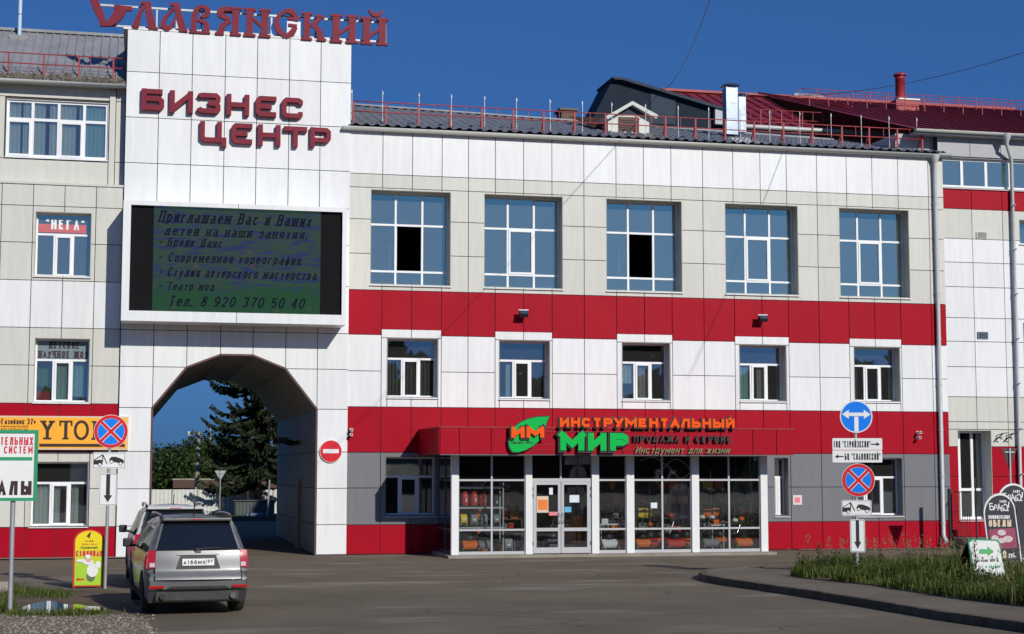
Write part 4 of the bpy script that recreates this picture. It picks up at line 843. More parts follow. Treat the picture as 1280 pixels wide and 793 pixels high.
# roof features
def PX(y, pts): return [FP(u, v, y) for u, v in pts]
gY = 8.5
gd = empty('roof_gable', (FP(820, 150, gY)[0], gY, 15.0), 'navy blue triangular gable rising behind the dark roof', 'gable')
poly = PX(gY, [(741.5, 147), (765.6, 100), (776, 101), (905, 140), (905, 162), (741.5, 160)])
B().prism(poly, gY, gY+2).build('gable_wall', 'navy_panel', gd)
B().prism(PX(gY, [(813, 114), (844, 123.5), (844, 156), (813, 155)]), gY-.03, gY-.005).build('light_panel', 'navy_light', gd)
B().prism(PX(gY, [(763, 98.2), (777.5, 98.8), (908, 137.6), (905, 140.6), (776, 101.8), (765.6, 101)]), gY-.25, gY+2).build('roof_edge', 'navy_light', gd)
B().prism(PX(gY, [(891, 138.5), (907, 143), (907, 158), (891, 157)]), gY-.28, gY-.05).build('white_end', 'light_grey_panel', gd)
dY = 1.9
dm = empty('roof_dormer', (FP(786, 150, dY)[0], dY, 14.0), 'small beige roof dormer with a white gable trim and a dark louvre', 'dormer')
B().prism(PX(dY, [(760, 147), (788, 131.5), (811.5, 147.5), (811.5, 170), (760, 168)]), dY, dY+2.5).build('dormer_wall', 'beige_panel', dm)
B().prism(PX(dY, [(755, 147.5), (788, 128.5), (788, 133.2), (757, 151)]), dY-.25, dY+3.5).build('verge_board', 'gutter', dm); B().prism(PX(dY, [(788, 128.5), (820, 146), (818, 150.3), (788, 133.2)]), dY-.252, dY+3.5).build('verge_board', 'gutter', dm)
mat('louvre', (.075, .03, .022), .6); b = B(); q = PX(dY, [(773, 146.5), (798.5, 147), (798.5, 165), (773, 164)]); b.prism(q, dY-.03, dY-.004); b.build('louvre_frame', 'louvre', dm)
for k in range(6): z = q[2][1]+.05+k*(q[0][1]-q[2][1]-.1)/6; B().box(q[0][0]+.04, q[1][0]-.04, dY-.05, dY-.031, z, z+.04).build('slat', 'louvre', dm)
B().prism(PX(dY, [(768, 143.8), (788, 133.5), (806, 144.2)]), dY-.04, dY-.005).build('gable_infill', 'navy_light', dm)
mat('old_brick', (.16, .09, .06), .9, col2=(.08, .05, .04)); mat('rust_sheet', (.16, .08, .05), .8, var=.3)
x, z = FP(708.5, 150, 6.3); zz = FP(708.5, 140, 6.3)[1]
ch = empty('brick_chimney', (x, 6.3, 14.6), 'brown brick chimney with a black cap peeping over the dark roof', 'chimney'); B().box(x-.26, x+.3, 6.1, 6.8, 14.5, zz).build('stack', 'old_brick', ch); B().box(x-.33, x+.36, 6.02, 6.88, zz, zz+.09).build('cap', 'black_metal', ch)
B().add([(FP(716, 146, 4)[0], 4.6, FP(716, 146, 4.6)[1]), (FP(752, 146, 4)[0], 4.0, FP(752, 147, 4.0)[1]), (FP(758, 152, 2.2)[0], 2.2, FP(756, 155, 2.2)[1]), (FP(744, 158, 2.2)[0], 2.4, FP(744, 160, 2.4)[1])], [(0, 3, 2, 1), (0, 1, 2, 3)]).build('rusty_flashing', 'rust_sheet', dm)
def boxstack(u0_, u1_, v0, v1, y, capu, capv, label, group, m='galv', d=.4):
    x0, x1, z0, z1 = SR(u0_, v0, u1_, v1, y); r_ = empty('vent_shaft', ((x0+x1)/2, y, z0), label, 'vent', group)
    n = max(1, int((z1-z0)/.55)); h = (z1-z0)/n
    for k in range(n): B().box(x0+random.uniform(0, .008), x1-random.uniform(0, .008), y+random.uniform(0, .01), y+d, z0+h*k+.004, z0+h*(k+1)-.004).build('sheet_section', m, r_)
    cx0, cx1, cz0, cz1 = SR(capu[0], capv[0], capu[1], capv[1], y)
    for sx in (x0+.02, x1-.05): B().box(sx, sx+.03, y+.02, y+.05, z1, cz0+.02).build('cap_leg', m, r_)
    b = B(); b.add([(cx0, y-.1, cz0), (cx1, y-.1, cz0), (cx1, y+d+.1, cz0), (cx0, y+d+.1, cz0), (x0+.1, y+.1, cz1), (x1-.1, y+.1, cz1), (x1-.1, y+d-.1, cz1), (x0+.1, y+d-.1, cz1)], [(0, 3, 2, 1), (4, 5, 6, 7), (0, 1, 5, 4), (1, 2, 6, 5), (2, 3, 7, 6), (3, 0, 4, 7)]); b.build('cap', m, r_)
boxstack(908, 922.6, 109.5, 168, 2.6, (904.5, 925), (103, 106.5), 'tall shiny galvanised vent shaft on the dark roof', 'galvanised vent shafts')
boxstack(923.4, 932.8, 121, 165, 3.1, (921, 935), (115.5, 118.5), 'shorter dull vent shaft right behind the tall shiny one', 'galvanised vent shafts')
boxstack(992, 1029, 122, 126, 15, (991, 1030), (116.7, 121), 'low grey vent box on the ridge of the red roof', None, 'light_grey_panel', .8)
x, z0 = FP(1125.5, 125, 10); z1 = FP(1125.5, 96.5, 10)[1]
rc = empty('red_chimney', (x, 10, z0), 'round dark red chimney pipe on a square plinth on the red roof', 'chimney')
B().lathe((x, 10, z0), [(.2, 0), (.2, (z1-z0)*.88), (.21, (z1-z0)*.885), (.21, (z1-z0)*.92), (.2, (z1-z0)*.925), (.2, z1-z0)], 20).build('pipe', 'red_metal', rc)
B().lathe((x, 10, z0), [(.24, 0), (.24, .06)], 20).build('collar', 'galv', rc); B().lathe((x, 10, z1+.04), [(.27, 0), (.28, .05), (.1, .14)], 20).build('cap', 'maroon', rc)
for k in range(4): a = k*math.pi/2+.6; B().bar((x+.17*math.cos(a), 10+.17*math.sin(a), z1-.02), (x+.2*math.cos(a), 10+.2*math.sin(a), z1+.06), .02).build('cap_leg', 'galv', rc)
x0, x1, pz0, pz1 = SR(1121, 127, 1143, 142, 10); x0 -= .12
B().box(x0-.1, x1, 9.6, 10.5, pz0-.3, pz1-.03).build('plinth', 'red_metal', rc); B().box(x0-.0, x1+.04, 9.56, 10.54, pz1-.028, pz1+.03).build('plinth_cap', 'white_metal', rc)
# cables
def cable(pa, pb, ya, yb, sag, r, label, name='overhead_wire'):
    ax_, az_ = FP(*pa, ya); bx_, bz_ = FP(*pb, yb); P = []
    for i in range(17):
        t = i/16; P.append((ax_+(bx_-ax_)*t, ya+(yb-ya)*t, az_+(bz_-az_)*t-sag*4*t*(1-t)))
    B().tube(P, r, 5).build(name, 'black_plastic', None, label, 'wire')
cable((827, 112), (893, -16), 9, -20, .5, .009, 'steep thin black wire rising from the navy gable into the sky')
cable((938, 119), (1330, 49), 4, -14, .5, .010, 'long thin black wire rising to the right above the red chimney')
# ============================================================ GROUND
def groundmat(name, c1, c2, sc=.6, bump=.4, bs=60, patches=None, rough=.92, dust=None, speck=.25, cracks=False):
    m = bpy.data.materials.new(name); m.use_nodes = True; t = m.node_tree; b = t.nodes['Principled BSDF']; b.inputs['Roughness'].default_value = rough; b.inputs['Specular IOR Level'].default_value = .25
    geo = nd(t, 'ShaderNodeNewGeometry')
    def noise(s, d=6, st=None, r=.6):
        n = nd(t, 'ShaderNodeTexNoise'); n.inputs['Scale'].default_value = s; n.inputs['Detail'].default_value = d; n.inputs['Roughness'].default_value = r
        if st: mp = nd(t, 'ShaderNodeMapping'); mp.inputs['Scale'].default_value = st; t.links.new(geo.outputs['Position'], mp.inputs[0]); t.links.new(mp.outputs[0], n.inputs[0])
        else: t.links.new(geo.outputs['Position'], n.inputs[0])
        return n
    a = noise(sc); cr = nd(t, 'ShaderNodeValToRGB'); e = cr.color_ramp.elements; e[0].position = .35; e[1].position = .68; e[0].color = (*c1, 1); e[1].color = (*c2, 1); t.links.new(a.outputs['Fac'], cr.inputs[0]); col = cr.outputs[0]
    f = noise(bs*1.3, 2); mr = nd(t, 'ShaderNodeMapRange'); mr.inputs['From Min'].default_value = .3; mr.inputs['From Max'].default_value = .7; mr.inputs['To Min'].default_value = 1-speck; mr.inputs['To Max'].default_value = 1+speck; t.links.new(f.outputs['Fac'], mr.inputs[0])
    sc_ = nd(t, 'ShaderNodeVectorMath', operation='SCALE'); t.links.new(col, sc_.inputs[0]); t.links.new(mr.outputs[0], sc_.inputs['Scale']); col = sc_.outputs[0]
    if dust:
        dn = noise(.55, 5, (.35, 1.0, 1)); dr = nd(t, 'ShaderNodeMapRange'); dr.inputs['From Min'].default_value = .55; dr.inputs['From Max'].default_value = .70; dr.inputs['To Max'].default_value = .55; t.links.new(dn.outputs['Fac'], dr.inputs[0])
        mx_ = nd(t, 'ShaderNodeMixRGB'); mx_.inputs[2].default_value = (*dust, 1); t.links.new(dr.outputs[0], mx_.inputs[0]); t.links.new(col, mx_.inputs[1]); col = mx_.outputs[0]
    if cracks:
        def mixin(fac, c):
            nonlocal col
            q = nd(t, 'ShaderNodeMixRGB'); q.inputs[2].default_value = (*c, 1); t.links.new(fac, q.inputs[0]); t.links.new(col, q.inputs[1]); col = q.outputs[0]
        def rng(sock, a, c, lo, hi):
            q = nd(t, 'ShaderNodeMapRange'); q.inputs['From Min'].default_value = a; q.inputs['From Max'].default_value = c; q.inputs['To Min'].default_value = lo; q.inputs['To Max'].default_value = hi; t.links.new(sock, q.inputs[0]); return q.outputs[0]
        wn = noise(.9, 4); ad = nd(t, 'ShaderNodeMixRGB'); ad.inputs[0].default_value = .12; t.links.new(geo.outputs['Position'], ad.inputs[1]); t.links.new(wn.outputs['Color'], ad.inputs[2])
        v = nd(t, 'ShaderNodeTexVoronoi', feature='DISTANCE_TO_EDGE'); v.inputs['Scale'].default_value = .42; t.links.new(ad.outputs[0], v.inputs['Vector'])
        lm = rng(noise(.22, 2).outputs['Fac'], .5, .58, 0, 1); ln = rng(v.outputs['Distance'], .004, .014, .6, 0); mm = nd(t, 'ShaderNodeMath', operation='MULTIPLY'); t.links.new(lm, mm.inputs[0]); t.links.new(ln, mm.inputs[1]); mixin(mm.outputs[0], (.04, .034, .028))
        v2 = nd(t, 'ShaderNodeTexVoronoi'); v2.inputs['Scale'].default_value = .16; t.links.new(geo.outputs['Position'], v2.inputs['Vector']); mixin(rng(v2.outputs['Distance'], .22, .19, 0, .16), (.07, .06, .05))
        sp = nd(t, 'ShaderNodeSeparateXYZ'); t.links.new(geo.outputs['Position'], sp.inputs[0]); tot = None
        for (u, v, a, c_) in ((470, 729, 2.3, .8), (365, 718, 1.5, .5), (700, 731, 1.7, .42), (745, 726, .9, .5), (850, 731, .8, .5), (560, 719, 1.6, .3), (340, 733, 1.2, .4)):
            cx_, cy_ = GP(u, v); ps = []
            for k_, cc, rr_ in (('X', cx_, a), ('Y', cy_, c_)):
                q = nd(t, 'ShaderNodeMath', operation='SUBTRACT'); q.inputs[1].default_value = cc; t.links.new(sp.outputs[k_], q.inputs[0]); d_ = nd(t, 'ShaderNodeMath', operation='DIVIDE'); d_.inputs[1].default_value = rr_; t.links.new(q.outputs[0], d_.inputs[0]); e_ = nd(t, 'ShaderNodeMath', operation='MULTIPLY'); t.links.new(d_.outputs[0], e_.inputs[0]); t.links.new(d_.outputs[0], e_.inputs[1]); ps.append(e_)
            sm_ = nd(t, 'ShaderNodeMath', operation='ADD'); t.links.new(ps[0].outputs[0], sm_.inputs[0]); t.links.new(ps[1].outputs[0], sm_.inputs[1]); f_ = rng(sm_.outputs[0], 1.2, .1, 0, 1)
            if tot is None: tot = f_
            else: mm2 = nd(t, 'ShaderNodeMath', operation='MAXIMUM'); t.links.new(tot, mm2.inputs[0]); t.links.new(f_, mm2.inputs[1]); tot = mm2.outputs[0]
        dn2 = rng(noise(1.6, 6, (.5, 1.6, 1)).outputs['Fac'], .38, .66, 0, .75); mm3 = nd(t, 'ShaderNodeMath', operation='MULTIPLY'); t.links.new(tot, mm3.inputs[0]); t.links.new(dn2, mm3.inputs[1]); mixin(mm3.outputs[0], (.36, .31, .235))
        mixin(rng(noise(2.6, 4).outputs['Fac'], .66, .72, 0, .4), (.075, .06, .048))
    t.links.new(col, b.inputs['Base Color'])
    bp = nd(t, 'ShaderNodeBump'); bp.inputs['Strength'].default_value = bump; bp.inputs['Distance'].default_value = .015; bn = noise(bs, 3); t.links.new(bn.outputs['Fac'], bp.inputs['Height']); t.links.new(bp.outputs[0], b.inputs['Normal'])
    MATS[name] = m
groundmat('asphalt', (.140, .111, .077), (.188, .151, .107), .35, dust=(.36, .32, .25), cracks=True); groundmat('asphalt_walk', (.145, .118, .086), (.20, .168, .125), .8)
groundmat('soil', (.10, .07, .045), (.17, .12, .08), 1.2, .7, 30); groundmat('field_grass', (.03, .05, .012), (.07, .09, .025), .4); groundmat('concrete', (.25, .22, .18), (.34, .3, .25), 2)
groundmat('gravel_bed', (.15, .115, .085), (.26, .21, .16), 6, 1, 35, speck=.5); groundmat('kerb_concrete', (.09, .07, .048), (.15, .125, .09), 3)
def sheet(name, xs, ys, h, m, kind='structure', zf=gz):
    vs = [(x, y, zf(y)+h) for y in ys for x in xs]; n = len(xs); fs = [(j*n+i, j*n+i+1, (j+1)*n+i+1, (j+1)*n+i) for j in range(len(ys)-1) for i in range(n-1)]
    return B().add(vs, fs).build(name, m, None, kind=kind, origin=(0, 0, 0))
zg_ = lambda y: 0 if y > 0 else (-SL*y if y > -60 else SL*60)
sheet('ground', [-2500, -200, -40, 0, 40, 200, 2500], [-2500, -400, -60, -30, 0, 40, 400, 4000], -.004, 'asphalt', zf=zg_)
sheet('far_ground', [-2500, -200, 0, 200, 2500], [36, 60, 400, 4000], .004, 'field_grass')
sheet('pavement', [lx[0], lc[1]], [-.75, 0], .03, 'concrete')
sheet('pavement', [21.0, rb_x[0]], [-.55, 0], .02, 'concrete')
def gslab(name, pts, h0, h1, m, parent=None, kind='structure', **k):
    return B().slab(pts, lambda x, y: zg_(y)+h0, lambda x, y: zg_(y)+h1).build(name, m, parent, kind=kind, **k)
# kerbed island at the right
KH = .15
outer = [GP(u, v, KH) for u, v in ((1420, 799), (1280, 778), (1188, 765.6), (1122, 755), (1057, 744.6), (1000, 736), (942, 728), (905, 723), (880, 718.5), (873, 715.5), (877, 712.5), (890, 710.3), (912, 709.2), (960, 708.4), (1040, 708))]
outer.append((40, outer[-1][1])); outer = [tuple(p) for p in outer]
outer[0] = (outer[1][0]+(outer[1][0]-outer[2][0])*6, outer[1][1]+(outer[1][1]-outer[2][1])*8)
inner = outer+[(40, outer[0][1])]
isl = gslab('traffic_island', inner, .0, KH-.012, 'asphalt_walk')
kb = empty('kerb', (outer[8][0], outer[8][1], gz(outer[8][1]))); kb['kind'] = 'structure'
path = [outer[0]]
for p in outer[1:]:
    while (Vector(p)-Vector(path[-1])).length > 1.0: d = (Vector(p)-Vector(path[-1])).normalized(); path.append(tuple(Vector(path[-1])+d*1.0))
    if (Vector(p)-Vector(path[-1])).length > .45: path.append(p)
for a, c in zip(path[:-1], path[1:]):
    if a[1] < -48 or a[0] > 34: continue
    A_, C_ = Vector(a), Vector(c); d = (C_-A_).normalized(); nn = Vector((-d.y, d.x)); A2, C2 = A_+d*.006, C_-d*.006; dz = random.uniform(-.006, .006)
    B().slab([tuple(A2+nn*.03), tuple(C2+nn*.03), tuple(C2-nn*.13), tuple(A2-nn*.13)], lambda x, y: zg_(y)-.05, lambda x, y: zg_(y)+KH+dz).build('kerb_stone', 'kerb_concrete', kb, bevel=.012)
gfr = [GP(u, v, KH) for u, v in ((988, 719.5), (1000, 722), (1090, 731.5), (1188, 747), (1280, 758))]
gback = GP(998, 709.6, KH)
gpoly = [gback]+gfr+[(gfr[-1][0]+1.0, -34), (38, -34), (38, gback[1])]
gslab('grass_bed', gpoly, KH-.02, KH+.004, 'soil')
def inpoly(x, y, poly):
    c = False; j = len(poly)-1
    for i in range(len(poly)):
        if ((poly[i][1] > y) != (poly[j][1] > y)) and x < (poly[j][0]-poly[i][0])*(y-poly[i][1])/(poly[j][1]-poly[i][1])+poly[i][0]: c = not c
        j = i
    return c
def grassmat(name, c1, c2, c3):
    m = bpy.data.materials.new(name); m.use_nodes = True; t = m.node_tree; b = t.nodes['Principled BSDF']; b.inputs['Roughness'].default_value = .6; b.inputs['Specular IOR Level'].default_value = .3
    g = nd(t, 'ShaderNodeNewGeometry'); cr = nd(t, 'ShaderNodeValToRGB'); e = cr.color_ramp.elements; e[0].color = (*c1, 1); e[1].color = (*c2, 1); e[0].position = .1; e[1].position = .75; n = cr.color_ramp.elements.new(.95); n.color = (*c3, 1)
    t.links.new(g.outputs['Random Per Island'], cr.inputs[0]); t.links.new(cr.outputs[0], b.inputs['Base Color'])
    tl = nd(t, 'ShaderNodeBsdfTranslucent'); t.links.new(cr.outputs[0], tl.inputs[0]); mx_ = nd(t, 'ShaderNodeMixShader'); mx_.inputs[0].default_value = .3; t.links.new(b.outputs[0], mx_.inputs[1]); t.links.new(tl.outputs[0], mx_.inputs[2]); t.links.new(mx_.outputs[0], t.nodes['Material Output'].inputs[0])
    MATS[name] = m
grassmat('grass_blades', (.03, .06, .007), (.10, .15, .02), (.26, .22, .08)); grassmat('seed_stems', (.12, .11, .05), (.22, .17, .09), (.3, .22, .13))
grassmat('tree_leaf', (.016, .034, .006), (.045, .085, .014), (.07, .11, .02)); grassmat('spruce_needles', (.014, .026, .011), (.045, .07, .028), (.10, .12, .05))
def blades(name, pts, hmin, hmax, w, m, label=None, cat=None, zf=lambda x, y: 0, clump=None):
    b = B()
    for (x, y) in pts:
        z = zf(x, y); k = 1.0
        if clump: k = clump(x, y)
        h = random.uniform(hmin, hmax)*k; a = random.uniform(0, 6.28); dx_, dy_ = math.cos(a)*w/2, math.sin(a)*w/2; lx_, ly_ = random.gauss(0, .25)*h, random.gauss(0, .25)*h
        b.add([(x-dx_, y-dy_, z), (x+dx_, y+dy_, z), (x+lx_*.4+dx_*.7, y+ly_*.4+dy_*.7, z+h*.6), (x+lx_*.4-dx_*.7, y+ly_*.4-dy_*.7, z+h*.6), (x+lx_, y+ly_, z+h)], [(0, 1, 2, 3), (3, 2, 4)])
    return b.build(name, m, None, label, cat, kind='stuff', origin=(pts[0][0], pts[0][1], 0))
from mathutils import noise as mn
gz2 = lambda x, y: zg_(y)+KH
pts = []
while len(pts) < 52000:
    y = random.uniform(-27, outer[12][1]-.3); x = random.uniform(gfr[0][0]-.2, 30) if random.random() < .5 else random.uniform(gfr[0][0]-.2, gfr[0][0]+5)
    if inpoly(x, y, gpoly):
        e = mn.noise(Vector((x*.8, y*.8, 0)))
        if e > -.35: pts.append((x, y))
blades('grass', pts, .14, .42, .02, 'grass_blades', 'rough green grass and weeds on the kerbed island', 'grass', gz2, lambda x, y: .8+1.3*max(-.45, mn.noise(Vector((x*.7, y*.7, 3)))))
pts2 = [p for p in random.sample(pts, 1500) if mn.noise(Vector((p[0]*.35, p[1]*.35, 9))) > -.05 and not (abs(p[0]-GP(1234, 726, KH)[0]) < 1.2 and p[1] < GP(1234, 726, KH)[1]+.3 and random.random() < .75)][:900]
b = B()
for (x, y) in pts2:
    z = gz2(x, y); h = random.uniform(.45, .85); t_ = (x+random.gauss(0, .07), y+random.gauss(0, .05), z+h); b.add([(x-.004, y, z), (x+.004, y, z), t_], [(0, 1, 2)])
    for k in range(7):
        c = Vector(t_)-Vector((0, 0, random.uniform(0, .22)))+Vector((random.gauss(0, .02), 0, 0)); s = random.uniform(.008, .018); b.add([c+Vector((-s, 0, 0)), c+Vector((0, 0, -s)), c+Vector((s, 0, s*.4)), c+Vector((0, 0, s*1.5))], [(0, 1, 2, 3)])
b.build('dry_grass', 'seed_stems', None, 'dry brown seed stems standing above the island grass', 'grass', kind='stuff', origin=(pts2[0][0], pts2[0][1], 0))
b = B()
for (x, y) in [p for p in random.sample(pts, 2600) if mn.noise(Vector((p[0]*1.1, p[1]*1.1, 20))) > .12][:420]:
    z = gz2(x, y); hh = random.uniform(.12, .45)
    for k in range(14):
        a = random.uniform(0, 6.28); L = random.uniform(.05, .13); c = Vector((x+random.gauss(0, .05), y+random.gauss(0, .05), z+random.uniform(.03, hh))); e = c+Vector((math.cos(a)*L, math.sin(a)*L, random.uniform(-.02, .06))); sd = Vector((-math.sin(a), math.cos(a), .2))*L*.3; b.add([c, (c+e)/2-sd, e, (c+e)/2+sd], [(0, 1, 2, 3)])
b.build('broad_leaves', 'tree_leaf', None, 'broad leaved weeds scattered through the island grass', 'weeds', kind='stuff', origin=(pts[0][0], pts[0][1], 0))
def weed(u, v, h, label, h0=KH):
    x, y = GP(u, v, h0); z = zg_(y)+h0; b = B(); b.tube([(x, y, z), (x+.02, y, z+h*.5), (x-.02, y, z+h)], .006, 5)
    for k in range(int(h*90)):
        t = random.uniform(.1, 1); a = random.uniform(0, 6.28); L = .16*(1.15-t)+.03; c = Vector((x, y, z+h*t)); e = c+Vector((math.cos(a)*L, math.sin(a)*L, L*.8)); s = Vector((-math.sin(a), math.cos(a), 0))*.012; b.add([c-s*.3, c+(e-c)*.5-s, e, c+(e-c)*.5+s], [(0, 1, 2, 3)])
    b.build('weed', 'grass_blades', None, label, 'weed', 'tall weeds on the island')
weed(1220, 742, 1.0, 'tallest weed, in front of the white board with the green arrow'); weed(1024, 722, .75, 'slender weed at the left end of the grass'); weed(1100, 728, .7, 'weed just right of the sign post with arrows'); weed(1198, 726, .8, 'weed left of the white arrow board'); weed(1160, 735, .6, 'short weed midway along the island grass')

# left foreground: soil, grass tufts, gravel, puddle
soil = [GP(*p) for p in ((-60, 735), (30, 733), (70, 738), (130, 737), (162, 742), (150, 752), (178, 765), (200, 800), (-60, 860))]
gslab('soil_strip', soil, -.02, .003, 'soil')
grav = [GP(*p) for p in ((-80, 768), (60, 768.5), (120, 767), (160, 769), (185, 776), (196, 800), (190, 850), (-80, 880))]
gslab('gravel_strip', grav, -.02, .010, 'gravel_bed')
b = B(); n = 0
while n < 4200:
    u, v = random.uniform(-30, 196), random.uniform(766, 815); x, y = GP(u, v)
    if not inpoly(x, y, grav) and random.random() < .85: continue
    if v < 769 and random.random() < .6: continue
    s = random.uniform(.008, .03)*(1.5 if random.random() < .08 else 1); z = zg_(y)+.012; q = [Vector((math.cos(k*2.1+n)*s*random.uniform(.7, 1.2), math.sin(k*2.1+n)*s*random.uniform(.7, 1.2), 0)) for k in range(3)]
    c = Vector((x, y, z)); b.add([c+q[0], c+q[1], c+q[2], c+Vector((random.uniform(-.3, .3)*s, random.uniform(-.3, .3)*s, s*random.uniform(.5, .9)))], [(0, 1, 3), (1, 2, 3), (2, 0, 3)]); n += 1
def stonemat():
    m = bpy.data.materials.new('gravel'); m.use_nodes = True; t = m.node_tree; b_ = t.nodes['Principled BSDF']; b_.inputs['Roughness'].default_value = .85
    g = nd(t, 'ShaderNodeNewGeometry'); cr = nd(t, 'ShaderNodeValToRGB'); e = cr.color_ramp.elements; e[0].color = (.09, .07, .05, 1); e[1].color = (.36, .31, .25, 1); t.links.new(g.outputs['Random Per Island'], cr.inputs[0]); t.links.new(cr.outputs[0], b_.inputs['Base Color']); MATS['gravel'] = m
stonemat(); b.build('gravel', 'gravel', None, 'loose pale gravel in the left foreground', 'gravel', kind='stuff', origin=(*GP(60, 780), .3))
pd = [GP(*p) for p in ((20, 765), (30, 759.5), (45, 755), (60, 752.8), (74, 754.5), (84, 757), (97, 756.6), (110, 758.8), (122, 759.2), (133, 762), (124, 764), (113, 763.4), (100, 766.6), (84, 765), (66, 766.8), (50, 765.6), (34, 767.2))]
mat('puddle_water', (.02, .017, .012), .02, var=0, spec=1.0)
B().slab(smooth([(*p,) for p in pd+[pd[0]]], 4)[:-1], lambda x, y: 0, lambda x, y: zg_(min(p[1] for p in pd))+.006).build('puddle', 'puddle_water', None, kind='structure')
tz = lambda x, y: zg_(y)
tp = []
for k in range(5200):
    c = random.choice(((8, 739, 28, 5), (40, 743, 26, 4), (72, 745, 14, 3), (10, 760, 12, 5), (60, 770, 60, 2), (20, 766, 14, 4), (4, 752, 8, 6), (100, 769, 28, 1.5)))
    u, v = random.gauss(c[0], c[2]*.6), random.gauss(c[1], c[3]*.6)
    if u < 175 and v < 774 and not (20 < u < 128 and 752 < v < 767): tp.append(GP(u, v))
blades('grass_tufts', tp, .04, .15, .014, 'grass_blades', 'short green grass tufts round the puddle and sign foot', 'grass', tz)
x, y = GP(1, 741); B().slab([(x-1, y-.1), (x+.22, y-.12), (x+.2, y+.35), (x-1, y+.3)], lambda x, y: zg_(y)-.02, lambda x, y: zg_(y)+.22).build('concrete_block', 'concrete', None, 'broken concrete block in the grass at the left edge', 'block', bevel=.03)

# ============================================================ BEYOND THE ARCH
FY = 42
fx0, fx1 = FP(150, 630, FY)[0], FP(372, 630, FY)[0]
fn = empty('metal_fence', ((fx0+fx1)/2, FY, 0), 'long white corrugated metal fence seen through the arch', 'fence')
ft = FP(250, 612, FY)[1]; npan = 7
mat('fence_white', (.62, .62, .58), .5, var=.08)
for k in range(npan):
    a, c = fx0+(fx1-fx0)*k/npan+.03, fx0+(fx1-fx0)*(k+1)/npan-.03; b = B(); n = int((c-a)/.11); vs = []
    for i in range(n+1): vs += [(a+(c-a)*i/n, FY-(.025 if i % 2 else 0), .12), (a+(c-a)*i/n, FY-(.025 if i % 2 else 0), ft)]
    b.add(vs, [(2*i, 2*i+2, 2*i+3, 2*i+1) for i in range(n)]); b.box(a, c, FY+.02, FY+.05, ft*.3, ft*.34); b.box(a, c, FY+.02, FY+.05, ft*.8, ft*.84); b.build('fence_panel', 'fence_white', fn)
    B().box(a-.05, a-.02, FY-.04, FY+.04, 0, ft+.02).build('fence_post', 'steel_post', fn)
bx = empty('shed', (*FP(318, 640, 38.5)[:1], 36, 0), 'low grey corrugated shed standing before the white fence', 'shed')
x0, x1, z0, z1 = SR(294, 626.5, 343, 651, 38.5); b = B(); n = int((x1-x0)/.09); vs = []
for i in range(n+1): vs += [(x0+(x1-x0)*i/n, 38.5-(.03 if i % 2 else 0), 0), (x0+(x1-x0)*i/n, 38.5-(.03 if i % 2 else 0), z1)]
mat('shed_grey', (.075, .085, .085), .6, var=.1); b.add(vs, [(2*i, 2*i+2, 2*i+3, 2*i+1) for i in range(n)]); b.build('shed_wall', 'shed_grey', bx)
B().box(x0, x1, 38.51, 40.5, 0, z1-.02).build('shed_body', 'shed_grey', bx); B().box(x0-.1, x1+.1, 38.4, 40.6, z1, z1+.04).build('roof', 'shed_grey', bx)
x0, x1, z0, z1 = SR(307, 641.5, 330, 652, 37.5); mat('blue_tank', (.10, .14, .24), .5); B().box(x0, x1, 37.2, 37.9, 0, z1).build('water_tank', 'blue_tank', None, 'bluish grey tank on the grass before the low shed', 'tank', bevel=.05)
gy0, gy1 = 33.4, 40; gslab('verge', [(FP(262, 650, gy1)[0], gy1), (FP(262, 650, gy0)[0]-.5, gy0), (14, gy0), (14, gy1)], 0, .14, 'field_grass')
kb2 = [(FP(290, 660, gy0-.2)[0], FP(328, 660, gy0-.2)[0], 'black_metal'), (FP(328.6, 660, gy0-.2)[0], FP(352, 660, gy0-.2)[0], 'kerb_concrete')]
for a, c, mm in kb2: B().box(a, c, gy0-.4, gy0-.02, 0, .24).build('block', 'kerb_concrete' if mm != 'black_metal' else 'shed_grey', None, 'pale concrete block at the grass edge beyond the arch' if mm != 'black_metal' else 'dark low block at the grass edge beyond the arch', 'block')
x, z = FP(334, 655, 35); xt, ztp = FP(337, 600, 35); B().tube([(x, 35, .1), (xt, 35, ztp)], .045, 8).build('leaning_pole', 'steel_post', None, 'thin white pole leaning right beside the spruce', 'pole')
x, z = FP(247, 612, 43); _, zt2 = FP(247, 540, 43)
up_ = empty('utility_pole', (x, 43, 0), 'pale concrete utility pole rising behind the white fence', 'pole'); B().tube([(x-.1, 43, 0), (x+.02, 43, zt2)], [.16, .1], 8).build('shaft', 'concrete', up_); B().bar((x-.6, 43, zt2-.15), (x+.6, 43, zt2-.3), .07).build('crossarm', 'steel_post', up_)
for k in (-.55, 0, .55): B().lathe((x+k, 43, zt2-.14-.06*k), [(.05, 0), (.06, .06), (.03, .14)], 8).build('insulator', 'white_metal', up_)
B().tube([(FP(263.5, 600, 75)[0], 75, 0), (FP(263.5, 536, 75)[0], 75, FP(263.5, 536, 75)[1])], .1, 6).build('utility_pole', 'steel_post', None, 'farther slim pole among the trees right of the concrete pole', 'pole')
for k, (vv, oo) in enumerate(((556, 0), (580, .3))):
    ax_, az_ = FP(247, 542+k, 43); bx_, bz_ = FP(150, vv+12, 30); B().tube([(ax_+(bx_-ax_)*t/10, 43-1.3*t, az_+(bz_-az_)*t/10-.5*4*t/10*(1-t/10)) for t in range(11)], .02, 4).build('overhead_wire', 'black_plastic', None, '%s wire running left from the concrete pole' % ('upper' if k == 0 else 'lower'), 'wire')
LY = 60; x0, x1, z0, z1 = SR(222, 598.5, 352, 612, LY)
